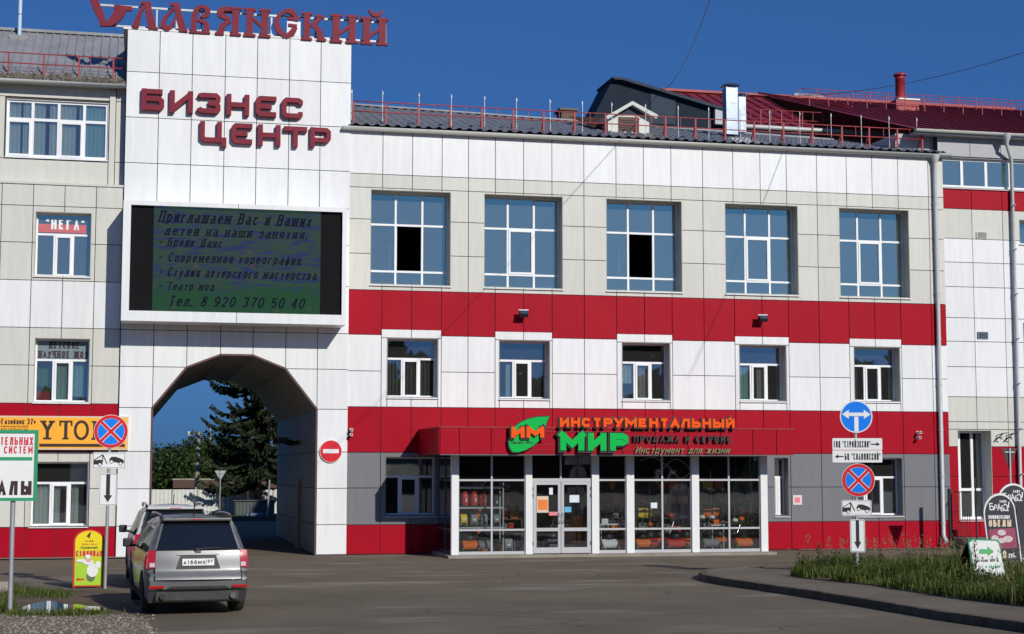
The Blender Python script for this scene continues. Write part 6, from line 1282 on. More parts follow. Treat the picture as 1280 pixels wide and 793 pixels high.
# ============================================================ SIGNS AND SMALL THINGS
# banner on the left wing
BY = -.16; r = SR(-60, 518.6, 161, 564.5, BY)
bn = empty('wall_banner', ((r[0]+r[1])/2, BY, r[2]), 'orange wall banner with dark slab letters and a dark line beneath', 'banner')
r0_ = FP(161, 521, BY); r1_ = FP(161, 562.7, BY)
B().box(r[0], r0_[0], BY, BY+.12, r1_[1], r0_[1]).build('frame', 'poster_cream', bn); B().box(r[0]+.04, r0_[0]-.05, BY-.006, BY-.001, r1_[1]+.045, r0_[1]-.045).build('board', 'print_orange', bn)
yb = BY-.01
def slab(ch, u0_, u1_, v0, v1, y, m, par, k=.17):
    x0, x1, z0, z1 = SR(u0_, v0, u1_, v1, y); W, H = x1-x0, z1-z0; t = H*k; b = B(); q = lambda x, z: (x0+x*W, z0+z*H); ss = .10
    L = {'Y': [([(.18, .95), (.5, .5)], t), ([(.82, .95), (.5, .5)], t), ([(.5, .52), (.5, 0)], t), ([(0, 1-ss/2), (.42, 1-ss/2)], ss*H), ([(.58, 1-ss/2), (1, 1-ss/2)], ss*H), ([(.22, ss/2), (.78, ss/2)], ss*H)],
         'T': [([(.5, 1), (.5, 0)], t), ([(0, 1-ss/2), (1, 1-ss/2)], ss*H), ([(.04, 1), (.04, .72)], ss*H*.9), ([(.96, 1), (.96, .72)], ss*H*.9), ([(.25, ss/2), (.75, ss/2)], ss*H)],
         'N': [([(.18, 1), (.18, 0)], t*.8), ([(.82, 1), (.82, 0)], t*.8), ([(.2, .95), (.8, .05)], t), ([(0, 1-ss/2), (.3, 1-ss/2)], ss*H), ([(.66, 1-ss/2), (1, 1-ss/2)], ss*H), ([(0, ss/2), (.36, ss/2)], ss*H)]}
    if ch in 'OG':
        n = 24; a0, a1 = (0, 360) if ch == 'O' else (40, 330); P = [q(.5+.42*math.cos(R(a0+(a1-a0)*i/n)), .5+.45*math.sin(R(a0+(a1-a0)*i/n))) for i in range(n+(0 if ch == 'O' else 1))]; stroke(b, P, t*.85, y, .003, close=ch == 'O')
        if ch == 'G': stroke(b, [q(.55, .42), q(.95, .42)], ss*H, y-.001, .004); stroke(b, [q(.86, .42), q(.86, .1)], t*.7, y-.002, .004)
    else:
        for i, (P, w) in enumerate(L[ch]): stroke(b, [q(*p) for p in P], w, y-.0006*i, .003)
    return b.build('letter', m, par)
for ch, a, c, v0, v1 in (('Y', 50, 68.5, 526, 549.5), ('T', 74.5, 90, 526, 549.5), ('O', 92.5, 111, 526, 550), ('N', 114.5, 134, 526.5, 550), ('G', 137, 156, 526.5, 550.5)): slab(ch, a, c, v0, v1, yb, 'print_dark', bn)
x0, x1, z0, z1 = SR(49, 555, 156, 558.8, yb); B().box(x0, x1, yb, yb+.003, z0, z1).build('underline', 'print_dark', bn)
words('«Газоблок 37»', SR(-1.5, 523.5, 44.5, 530.5, yb), yb, 'print_dark', bn, w=.2); words('официальный', SR(1, 531.5, 35, 534.3, yb), yb, 'print_dark', bn); words('дистрибьютор', SR(1, 535, 35, 537.5, yb), yb, 'print_dark', bn)

def gframe(u, v, h=0.0): x, y = GP(u, v, h); return x, y, zg_(y)+h
def vz(x, y, v, u): return FP(u, v, y)[1]
def shade_sign(face_m): pass
# white board with green frame on a post
x, y, z = gframe(12, 768); s0 = SR(-62, 537.5, 47, 626.5, y)
wb = empty('advert_board', (x, y, z), 'white advert board with green frame and red letters on a grey post', 'sign')
def fbox(b, x0, x1, z0, z1, w, y0, y1): b.box(x0, x0+w, y0, y1, z0, z1); b.box(x1-w, x1, y0, y1, z0, z1); b.box(x0+w, x1-w, y0, y1, z1-w, z1); b.box(x0+w, x1-w, y0, y1, z0, z0+w)
mat('frame_green', (.02, .3, .14), .45)
b = B(); fbox(b, s0[0], s0[1], s0[2], s0[3], .055, y-.03, y+.03); b.build('frame', 'frame_green', wb); B().box(s0[0]+.05, s0[1]-.05, y-.012, y+.012, s0[2]+.05, s0[3]-.05).build('board', 'sign_white', wb)
x2 = FP(15.5, 640, y)[0]; B().tube([(x, y+.05, z-.1), (x2, y+.05, s0[3]-.2)], .042, 10).build('post', 'steel_post', wb)
yf = y-.013; mat('print_red', (.62, .03, .06), .5, var=0)
words('ТЕЛЬНЫХ', SR(.5, 546.5, 41.5, 556.5, yf), yf, 'print_red', wb, w=.17); words('СИСТЕМ', SR(5, 558, 41, 567, yf), yf, 'print_red', wb, w=.17); words('АЛЫ', SR(-3, 601.5, 39.5, 619, yf), yf, 'print_dark', wb, w=.24)
q = SR(-50, 571.5, 40.5, 575.8, yf); B().box(q[0], q[1], yf-.003, yf, q[2], q[3]).build('green_line', 'frame_green', wb)

# road signs
def rot_sign(root, loc, rz): pass
class L:                                     # local frame turned about the vertical at (x, y)
    def __init__(s, x, y, rz): s.o = Vector((x, y)); s.c, s.s = math.cos(rz), math.sin(rz)
    def turn(s, b):
        out = []
        for p in b.v:
            dx_, dy_ = p[0]-s.o.x, p[1]-s.o.y; out.append((s.o.x+dx_*s.c-dy_*s.s, s.o.y+dx_*s.s+dy_*s.c, p[2]))
        b.v = out; return b
    def turnobj(s, o, par):
        off = WP[par.name]
        for v in o.data.vertices:
            X, Y = v.co.x+off.x-s.o.x, v.co.y+off.y-s.o.y; v.co.x = s.o.x+X*s.c-Y*s.s-off.x; v.co.y = s.o.y+X*s.s+Y*s.c-off.y
def nostop(root, F, cx, cz, r, y):
    d = empty  # plate made of disc, ring, blue field, red cross
    o = F.turn(B().disc(cx, cz, r, y, y+.02, 36)).build('round_plate', 'sign_white', root)
    b = B(); n = 36; P = [(cx+r*.88*math.cos(2*math.pi*i/n), cz+r*.88*math.sin(2*math.pi*i/n)) for i in range(n)]; stroke(b, P, r*.19, y-.004, .003, close=True); F.turn(b).build('red_ring', 'sign_red', o)
    F.turn(B().disc(cx, cz, r*.77, y-.003, y-.001, 32)).build('blue_field', 'sign_blue', o)
    b = B(); k = r*.80*math.sqrt(.5)
    stroke(b, [(cx-k, cz-k), (cx+k, cz+k)], r*.24, y-.005, .001); stroke(b, [(cx-k, cz+k), (cx+k, cz-k)], r*.24, y-.0062, .001); F.turn(b).build('cross_edge', 'sign_white', o)
    b = B(); stroke(b, [(cx-k, cz-k), (cx+k, cz+k)], r*.17, y-.0085, .001); stroke(b, [(cx-k, cz+k), (cx+k, cz-k)], r*.17, y-.0097, .001); F.turn(b).build('cross', 'sign_red', o)
def rplate(x0, x1, z0, z1, y, th, c=.03):
    P = []
    for (cx, cz, a0) in ((x1-c, z1-c, 0), (x0+c, z1-c, 90), (x0+c, z0+c, 180), (x1-c, z0+c, 270)):
        for k in range(4): a = R(a0+30*k); P.append((cx+c*math.cos(a), cz+c*math.sin(a)))
    return B().prism(P, y, y+th)
def border(F, x0, x1, z0, z1, y, par, w=.008, ins=.014):
    b = B(); fbox(b, x0+ins, x1-ins, z0+ins, z1-ins, w, y-.003, y-.001); F.turn(b).build('border', 'black_print', par)
def towplate(root, F, x0, x1, z0, z1, y):
    o = F.turn(rplate(x0, x1, z0, z1, y, .015)).build('tow_plate', 'sign_white', root); border(F, x0, x1, z0, z1, y, o); W, H = x1-x0, z1-z0; q = lambda a, c: (x0+a*W, z0+c*H); b = B(); w = .02*H/.3
    b.prism([q(.0+.03, .25), q(.30, .25), q(.30, .42), q(.26, .55), q(.03, .5)], y-.004, y-.001)
    for (a, c) in (((.03, .5), (.3, .85)), ((.3, .85), (.44, .3)), ((.3, .85), (.3, .4))): stroke(b, [q(*a), q(*c)], w*.8, y-.006, .001)
    b2 = B(); b2.prism([q(.5, .55), q(.56, .72), q(.7, .72), q(.88, .6), q(.95, .5), (q(.95, .36)), q(.9, .3), q(.5, .46)], y-.004, y-.001)
    F.turn(b).build('truck_picture', 'black_print', o, kind='stuff'); F.turn(b2).build('car_picture', 'black_print', o)
    b = B()
    for (a, c) in ((.22, .25), (.57, .42), (.85, .3)): P = [(q(a, c)[0]+.085*H*math.cos(k*.6283), q(a, c)[1]+.085*H*math.sin(k*.6283)) for k in range(10)]; b.prism(P, y-.008, y-.0065)
    F.turn(b).build('wheel_picture', 'sign_white', o, kind='stuff')
    b = B()
    for (a, c) in ((.22, .25), (.57, .42), (.85, .3)): P = [(q(a, c)[0]+.1*H*math.cos(k*.6283), q(a, c)[1]+.1*H*math.sin(k*.6283)) for k in range(10)]; stroke(b, P, .025*H, y-.0095, .001, close=True)
    F.turn(b).build('wheel_outline', 'black_print', o, kind='stuff')
def arrowplate(root, F, x0, x1, z0, z1, y):
    o = F.turn(rplate(x0, x1, z0, z1, y, .015)).build('arrow_plate', 'sign_white', root); border(F, x0, x1, z0, z1, y, o); W, H = x1-x0, z1-z0; c = (x0+x1)/2; b = B(); w = W*.11
    b.prism([(c-w, z1-.02), (c+w, z1-.02), (c+w, z0+H*.32), (c+W*.24, z0+H*.32), (c, z0+H*.1), (c-W*.24, z0+H*.32), (c-w, z0+H*.32)], y-.005, y-.001); F.turn(b).build('down_arrow', 'black_print', o)
def roadpost(root, x, y, z, ztop, xt=None, r=.035, F=None):
    B().tube([(x, y+.05, z-.1), (x if xt is None else xt, y+.05, ztop)], r, 10).build('post', 'steel_post', root)
# left: no stopping
x, y, z = gframe(131, 736); F = L(x, y, 0.0)
ls = empty('no_stopping_sign', (x, y, z), 'left round no stopping sign over tow truck and down arrow plates, by the yellow board', 'road sign')
xc, zc = FP(138.7, 539.6, y); rr = 20.3/FPX*(y+50); roadpost(ls, x, y, z, zc+.2, FP(137.5, 545, y)[0]); nostop(ls, F, xc, zc, rr, y)
q = SR(116, 565.5, 157, 586, y); towplate(ls, F, *q, y); q = SR(123.8, 592, 146.2, 632.2, y); arrowplate(ls, F, *q, y)
# right: five plates
x, y, z = gframe(1072.5, 717, KH); rz = R(-14); F = L(x, y, rz)
rsn = empty('direction_signs', (x, y, z), 'tall post with blue turn sign, destination plates, no stopping sign and arrow on the grass', 'road sign')
def LX(u, v):                                 # pixel on the turned plate plane -> local x, z
    d = ray(u, v); n = Vector((math.sin(rz)*-1, math.cos(rz), 0)); o = Vector((x, y, 0)); c0 = Vector((0, -CD, CZ)); t = (o-c0).dot(n)/d.dot(n); p = c0+d*t; return x+(p.x-x)*math.cos(rz)+(p.y-y)*math.sin(rz), p.z
def LR(u0_, v0, u1_, v1): a = LX(u0_, (v0+v1)/2); c = LX(u1_, (v0+v1)/2); return a[0], c[0], LX((u0_+u1_)/2, v1)[1], LX((u0_+u1_)/2, v0)[1]
cx, cz = LX(1070.3, 521); xt = FP(1070, 505, y)[0]; roadpost(rsn, x, y, z, cz+.3, xt, .038)
q = LR(1051.5, 501, 1089.5, 541.5); rr = (q[3]-q[2])/2
o = F.turn(B().disc(cx, cz, rr, y, y+.02, 36)).build('round_plate', 'sign_white', rsn); F.turn(B().disc(cx, cz, rr*.93, y-.003, y-.001, 36)).build('blue_field', 'sign_blue', o)
b = B(); a = rr; w = rr*.17
b.prism([(cx-w*.75, cz-a*.92), (cx+w*.75, cz-a*.92), (cx+w*.75, cz-a*.0), (cx-w*.75, cz-a*.0)], y-.006, y-.004); stroke(b, [(cx-a*.5, cz+a*.14), (cx+a*.5, cz+a*.14)], w*1.25, y-.0075, .001)
for s in (-1, 1): b.prism([(cx+s*a*.88, cz+a*.14), (cx+s*a*.46, cz+a*.42), (cx+s*a*.46, cz-a*.14)], y-.009, y-.008)
F.turn(b).build('two_way_arrow', 'sign_white', o)
for (v0, v1, s, rv, au, av) in ((548, 562.6, 'ТВЦ "СТРОЙЭКСПО"', (1042, 551.5, 1088, 559.5), 1, 555.5), (563.2, 578.3, 'БЦ "СЛАВЯНСКИЙ"', (1056, 567, 1100.5, 575), -1, 570.8)):
    q = LR(1040.6, v0, 1102.8, v1); o = F.turn(rplate(*q, y, .015, .02)).build('destination_plate', 'sign_white', rsn)
    tq = LR(*rv); [F.turnobj(to, o) for to in words(s, tq, y-.002, 'black_print', o, w=.125, depth=.003, gap=.34)]
    ua, ub = (1088.5, 1100) if au == 1 else (1043.5, 1054.5); z3 = LX(1071, av)[1]; p0 = LX(ua, av)[0]; p1 = LX(ub, av)[0]; b = B()
    stroke(b, [(p0+(.05 if au < 0 else 0), z3), (p1-(.05 if au > 0 else 0), z3)], .028, y-.004, .002); h = p1 if au > 0 else p0; b.prism([(h, z3), (h-au*.08, z3+.045), (h-au*.08, z3-.045)], y-.006, y-.004); F.turn(b).build('arrow', 'black_print', o, kind='stuff')
cx, cz = LX(1073, 600.3); q = LR(1054.5, 579.5, 1091.5, 621); nostop(rsn, F, cx, cz, (q[3]-q[2])/2, y-.001)
q = LR(1052, 625.3, 1089.5, 645); towplate(rsn, F, *q, y-.001); q = LR(1062.8, 649.5, 1081.3, 690.5); arrowplate(rsn, F, *q, y-.001)
# no entry on the tower
x, z = FP(413.6, 564.3, -.12); ne = empty('no_entry_sign', (x, -.12, z-.34), 'round red no entry sign fixed to the white pier right of the arch', 'road sign'); rr = 14/FPX*50
B().disc(x, z, rr, -.12, -.1, 36).build('round_plate', 'sign_white', ne); B().disc(x, z, rr*.96, -.124, -.121, 36).build('red_field', 'sign_red', ne); B().box(x-rr*.7, x+rr*.7, -.129, -.125, z-rr*.17, z+rr*.19).build('white_bar', 'sign_white', ne); B().box(x-.03, x+.03, -.1, -.061, z-.2, z+.2).build('bracket', 'steel_post', ne)
# give way sign seen from behind at the right edge
giveway(1262, 560.5, 587, 24, -4.5, gz(-4.5), 'dark back of a triangular give way sign before the annex', 'louvre', 'pipe_white')
# arched canteen board
x, y, z = gframe(110, 735.5); x0, x1, z0, z1 = SR(91.5, 662, 130.5, 733.5, y)
cb = empty('canteen_board', (x, y, z), 'yellow and green arched pavement board with a cook figure and a red arrow', 'board')
def archpoly(x0, x1, z0, z1, n=16, k=.62): r_ = (x1-x0)/2; c = (x0+x1)/2; zc_ = z1-r_*k*2*.62; return [(x0, z0), (x1, z0)]+[(c+r_*math.cos(math.pi*i/n), zc_+(z1-zc_)*math.sin(math.pi*i/n)) for i in range(n+1)]
mat('board_red', (.6, .03, .01), .5)
bp = archpoly(x0, x1, z0, z1); B().prism(bp, y, y+.025).build('board_edge', 'board_red', cb)
def gradmat(name, z0, z1, ca, cb_):
    m = bpy.data.materials.new(name); m.use_nodes = True; t = m.node_tree; b = t.nodes['Principled BSDF']; b.inputs['Roughness'].default_value = .45; geo = nd(t, 'ShaderNodeNewGeometry'); sp = nd(t, 'ShaderNodeSeparateXYZ'); t.links.new(geo.outputs['Position'], sp.inputs[0]); mr = nd(t, 'ShaderNodeMapRange'); mr.inputs['From Min'].default_value = z0; mr.inputs['From Max'].default_value = z1; t.links.new(sp.outputs['Z'], mr.inputs[0]); cr = nd(t, 'ShaderNodeValToRGB'); e = cr.color_ramp.elements; e[0].color = (*ca, 1); e[1].color = (*cb_, 1); e[0].position = .35; e[1].position = .75; t.links.new(mr.outputs[0], cr.inputs[0]); t.links.new(cr.outputs[0], b.inputs['Base Color']); MATS[name] = m
gradmat('canteen_print', z0, z1, (.38, .62, .03), (.85, .66, .005))
B().prism(archpoly(x0+.035, x1-.035, z0+.03, z1-.03), y-.005, y-.001).build('printed_face', 'canteen_print', cb); y_ = y-.007
T_ = lambda s, a, v0, c, v1, m, **k: words(s, SR(a, v0, c, v1, y_), y_, m, cb, **k)
T_('4', 108, 665.5, 114.5, 673, 'print_dark', w=.2, shear=.2); T_('этаж', 106.5, 675, 117, 677.5, 'print_dark', w=.25); T_('Бизнес центр', 103, 679, 121, 681.3, 'print_red'); T_('«Славянский»', 100.5, 683, 122.5, 686, 'print_dark', w=.2); T_('СТОЛОВАЯ', 95, 688.5, 128, 695.5, 'print_red', w=.24)
def pxball(u, v, ru, rv, m, nm, dy=.01, d=.012):
    c = FP(u, v, y_); k = (y+50)/FPX; B().prism([(c[0]+ru*k*math.cos(i*math.pi/10), c[1]+rv*k*math.sin(i*math.pi/10)) for i in range(20)], y_-dy-d*.3, y_-dy+.002).build(nm, m, cb)
mat('print_shadow', (.12, .16, .08), .6); mat('skin_print', (.75, .38, .28), .6)
pxball(113.5, 721, 5.2, 6, 'print_shadow', 'figure_shoes', .001); pxball(115.5, 713, 6.6, 8, 'item_white', 'figure_apron', .005); pxball(110, 702.5, 6.3, 3.6, 'item_white', 'figure_coat', .009); pxball(101, 701, 5.6, 1.8, 'item_white', 'figure_arm', .012); pxball(122.5, 706, 3.2, 4.2, 'item_white', 'figure_arm', .012); pxball(111, 700, 3.4, 2.1, 'skin_print', 'figure_face', .016); pxball(110, 695.6, 3.3, 2.2, 'item_white', 'figure_hat', .02); pxball(110, 698, 2.4, .9, 'item_white', 'figure_hat_band', .024)
q0, q1, q2, q3 = SR(94.5, 722, 105, 727, y_); zc_ = (q2+q3)/2; B().prism([(q0, zc_), (q0+.06, q3), (q0+.06, zc_+.018), (q1, zc_+.018), (q1, zc_-.018), (q0+.06, zc_-.018), (q0+.06, q2)], y_-.003, y_).build('red_arrow', 'board_red', cb)
b = B(); b.bar((x0+.06, y+.05, z0+.9), (x0+.05, y+.55, zg_(y)), .03); b.build('rear_leg', 'board_red', cb); b = B(); b.bar((x1-.06, y+.05, z0+.9), (x1-.05, y+.55, zg_(y)), .03); b.build('rear_leg', 'board_red', cb)
for xx in (x0+.02, x1-.04): B().box(xx, xx+.03, y, y+.03, zg_(y), z0+.005).build('foot', 'board_red', cb)
# green arrow board in the grass
x, y, z = gframe(1234, 726, KH); c0 = FP(1213, 678, y); 
ab = empty('arrow_board', (x, y, z), 'white tent board with a green arrow and green rim in the tall grass', 'board')
Q = [FP(u, v, y) for u, v in ((1220, 722), (1257, 724), (1248.5, 680), (1245, 676.5), (1216, 675.5), (1211.5, 679))]
B().prism([(p[0]+(-.03 if i in (0, 4, 5) else .03), p[1]+(.03 if i in (2, 3, 4, 5) else -.1)) for i, p in enumerate(Q)], y, y+.03).build('green_rim', 'frame_green', ab); B().prism(Q, y-.006, y-.001).build('white_face', 'sign_white', ab)
mat('arrow_green', (.10, .45, .16), .5); q = SR(1224, 683, 1242, 696, y-.01); zc_ = (q[2]+q[3])/2; h = (q[3]-q[2]); B().prism([(q[0], zc_-h*.22), (q[0], zc_+h*.22), (q[0]+.2, zc_+h*.22), (q[0]+.2, q[3]), (q[1], zc_), (q[0]+.2, q[2]), (q[0]+.2, zc_-h*.22)], y-.011, y-.007).build('green_arrow', 'arrow_green', ab)
words('магазин 100 м', SR(1219, 698.5, 1248, 702.5, y-.01), y-.007, 'black_print', ab, w=.2); words('в здании', SR(1232, 706, 1250, 710, y-.01), y-.007, 'frame_green', ab, w=.2)
B().prism([(p[0]+(-.03 if i in (0, 4, 5) else .03)-(.0), p[1]+(.03 if i in (2, 3, 4, 5) else -.1)) for i, p in enumerate(Q)], y+.031, y+.05).build('back_board', 'frame_green', ab)
b = B(); b.add([(Q[5][0]-.02, y+.05, Q[5][1]), (Q[2][0]+.02, y+.05, Q[2][1]), (Q[1][0]+.1, y+.75, z), (Q[0][0]-.16, y+.75, z)], [(0, 1, 2, 3)]); b.add([(Q[5][0]-.02, y+.07, Q[5][1]), (Q[2][0]+.02, y+.07, Q[2][1]), (Q[1][0]+.1, y+.77, z), (Q[0][0]-.16, y+.77, z)], [(3, 2, 1, 0)]); b.build('rear_board', 'black_plastic', ab)
# two dark cafe boards
mat('cafe_dark', (.035, .035, .045), .4, var=.04); mat('cafe_pink', (.30, .05, .11), .5, var=.2, scale=6); mat('cafe_food', (.55, .42, .44), .5, col2=(.75, .7, .7), scale=25)
def cafe(du, dv, y_off, label, full):
    x, y, z = gframe(1263+du, 712+dv, KH if full else .0); y += y_off; rr = empty('cafe_board', (x, y, z), label, 'board', 'dark arched cafe boards')
    P = [(1239, 712), (1278.5, 712), (1275.5, 685), (1270, 645)]+[(1249.5+20*math.cos(a)*1.0, 641-24*math.sin(a)) for a in [math.pi*i/14 for i in range(15)]]+[(1231, 655), (1235, 685)]
    P = [(u+du, v+dv) for u, v in P]; E = [FP(u, v, y) for u, v in P]; B().prism(E, y, y+.03).build('board_edge', 'sign_white', rr)
    cu, cv = 1253+du, 668+dv; E2 = [FP(cu+(u-cu)*.93, cv+(v-cv)*.955, y) for u, v in P]; B().prism(E2, y-.005, y-.001).build('dark_face', 'cafe_dark', rr); yy = y-.007
    S2 = lambda a, v0, c, v1: SR(a+du, v0+dv, c+du, v1+dv, yy)
    for i, (ch, a, v, s) in enumerate((('Б', 1237, 629, 1), ('Р', 1242, 631, .8), ('А', 1246.5, 629.5, 1), ('В', 1251, 632, .8), ('О', 1254.5, 630, 1), ('!', 1259.5, 627.5, 1.3))): words(ch, S2(a, v, a+(4.6 if ch != '!' else 1.9), v+9*s), yy, 'sign_white', rr, 'letter', w=.14, shear=.15 if i % 2 else -.1)
    words('кафе', S2(1249.5, 624.3, 1258, 628.5), yy, 'sign_white', rr)
    if full:
        words('КОМПЛЕКСНЫЕ', S2(1235.5, 644.3, 1262.5, 648.7), yy, 'sign_white', rr, w=.22); words('ОБЕДЫ', S2(1236, 650, 1264, 658.5), yy, 'poster_cream', rr, w=.26)
        E3 = [FP(u, v, yy) for u, v in ((1235.8, 662), (1268.5, 660), (1271.5, 685), (1238.5, 687))]; B().prism(E3, yy-.002, yy).build('food_picture', 'cafe_pink', rr)
        for (a, v, ru, rv) in ((1252, 666, 6.5, 4), (1243.5, 673, 5.5, 4), (1260, 674, 7, 4.5), (1252, 676, 6, 3.5)):
            c = FP(a, v, yy); k = (y+50)/FPX; B().prism([(c[0]+ru*k*math.cos(i*math.pi/8), c[1]+rv*k*math.sin(i*math.pi/8)) for i in range(16)], yy-.004-(a % 7)*.001, yy-.0021).build('dish_picture', 'cafe_food', rr)
        words('100', S2(1242, 688.5, 1258, 698), yy, 'poster_cream', rr, w=.22); words('руб.', S2(1261, 690.5, 1270, 697), yy, 'sign_white', rr, w=.2)
    b = B(); xm = (E[0][0]+E[1][0])/2; b.bar((E[0][0]+.1, y+.05, E[7][1]-.2), (E[0][0]+.1, y+.6, z), .03); b.build('rear_leg', 'black_metal', rr); b = B(); b.bar((E[1][0]-.1, y+.05, E[7][1]-.2), (E[1][0]-.1, y+.6, z), .03); b.build('rear_leg', 'black_metal', rr)
cafe(0, 0, 0, 'front dark arched cafe board with a pink food picture in the grass', True); cafe(17, -12.5, 0, 'rear dark arched cafe board partly hidden behind the front one', False)
# black posts and railing by the annex steps
for i, (u, v0, v1, r_, lab) in enumerate(((1187, 611, 686, .055, 'thick black post at the left end of the steps'), (1219, 598, 690, .022, 'thin black post before the tall annex window'), (1272.5, 612, 700, .09, 'thick black post at the right edge behind the cafe boards'))):
    yy = -1.2 if i == 0 else -2.2; x, z1_ = FP(u, v0, yy); B().box(x-r_, x+r_, yy-r_, yy+r_, gz(yy), z1_).build('post', 'black_metal', None, lab, 'post', 'black posts by the annex steps', bevel=.008)
stp = empty('entrance_steps', (rb_x[0]+1, -1, 0), 'low dark concrete steps along the annex', 'steps')
B().box(rb_x[0]+.1, rb_x[-1], -.9, RB-.04, 0, .34).build('upper_step', 'concrete', stp); B().box(rb_x[0]+.1, rb_x[-1], -1.9, -.901, -.05, .17).build('lower_step', 'grey_roof', stp)
b = B(); xg = XR+.12
g2 = empty('mesh_gate', (xg, -.7, 0), 'thin black mesh gate leaf beside the right downpipe', 'gate')
for k in range(7): B().bar((xg-.0, -.1-.16*k, .05), (xg, -.1-.16*k, 1.9), .016).build('bar', 'black_metal', g2)
for zz in (.1, 1.88): B().bar((xg, -.08, zz), (xg, -1.1, zz), .03).build('rail', 'black_metal', g2)
# floodlights, cameras, plates
def flood(u, v, label):
    x, z = FP(u, v, -.3); r = empty('floodlight', (x, 0, z), label, 'lamp', 'floodlights on the upper red band')
    B().add([(x-.14, -.42, z-.02), (x+.14, -.42, z-.02), (x+.14, -.3, z+.12), (x-.14, -.3, z+.12), (x-.14, -.32, z-.1), (x+.14, -.32, z-.1), (x+.14, -.2, z+.04), (x-.14, -.2, z+.04)], [(0, 1, 2, 3), (7, 6, 5, 4), (0, 4, 5, 1), (3, 2, 6, 7), (0, 3, 7, 4), (1, 5, 6, 2)]).build('housing', 'black_metal', r)
    B().add([(x-.12, -.425, z-.0), (x+.12, -.425, z-.0), (x+.12, -.325, z+.115), (x-.12, -.325, z+.115)], [(0, 1, 2, 3)]).build('lens', 'chrome', r); B().box(x-.16, x+.16, -.31, -.27, z+.12, z+.15).build('visor', 'white_metal', r)
    B().bar((x, -.25, z), (x, -.03, z-.05), .04).build('arm', 'black_metal', r)
flood(654.5, 393, 'left floodlight on the upper red band, above the second small window'); flood(953.5, 399, 'right floodlight on the upper red band, above the fourth small window')
def camera_(u, v, y0, label):
    x, z = FP(u, v, y0-.15); r = empty('security_camera', (x, y0, z), label, 'camera', 'white security cameras'); B().box(x-.05, x+.05, y0-.08, y0-.032, z-.05, z+.05).build('base', 'white_metal', r); B().lathe((x, y0-.3, z), [(.045, 0), (.05, .04), (.045, .22)], 10, 'y').build('body', 'white_metal', r); B().lathe((x, y0-.306, z), [(.03, 0), (.03, .006)], 10, 'y').build('lens', 'black_plastic', r)
camera_(439.2, 537.5, 0, 'upper left white camera at the left end of the lower red band'); camera_(438.6, 543.5, 0, 'lower left white camera just under its twin by the tower'); camera_(1148.5, 541, 0, 'upper right white camera near the downpipe'); camera_(1148, 547.5, 0, 'lower right white camera near the downpipe')
x0, x1, z0, z1 = SR(991.3, 619.2, 1002.4, 631.3, -.05); pl = B().box(x0, x1, -.05, -.033, z0, z1).build('notice_plate', 'poster_notice' if 'poster_notice' in MATS else mat('poster_notice', (.72, .62, .64), .5), None, 'small pinkish white notice plate on the grey panels right of the shop', 'plate')
B().box(x0+.06, x1-.06, -.054, -.0505, z0+.07, z1-.07).build('print', 'poster_pink', pl)
for u in (1250, 1262.5):                       # brackets above the right red wall
    x, z = FP(u, 547, RB-.25); b = B(); b.bar((x-.12, RB-.03, z-.16), (x+.1, RB-.3, z+.14), .03); b.bar((x+.1, RB-.3, z+.14), (x+.3, RB-.3, z+.16), .025); b.bar((x-.02, RB-.03, z+.06), (x+.1, RB-.3, z+.14), .025); b.bar((x+.03, RB-.2, z-.05), (x+.12, RB-.2, z-.05), .03)
    b.build('wall_bracket', 'black_metal', None, '%s thin black bracket high on the annex wall above the triangular sign' % ('left' if u == 1250 else 'right'), 'bracket', 'black brackets on the annex wall')
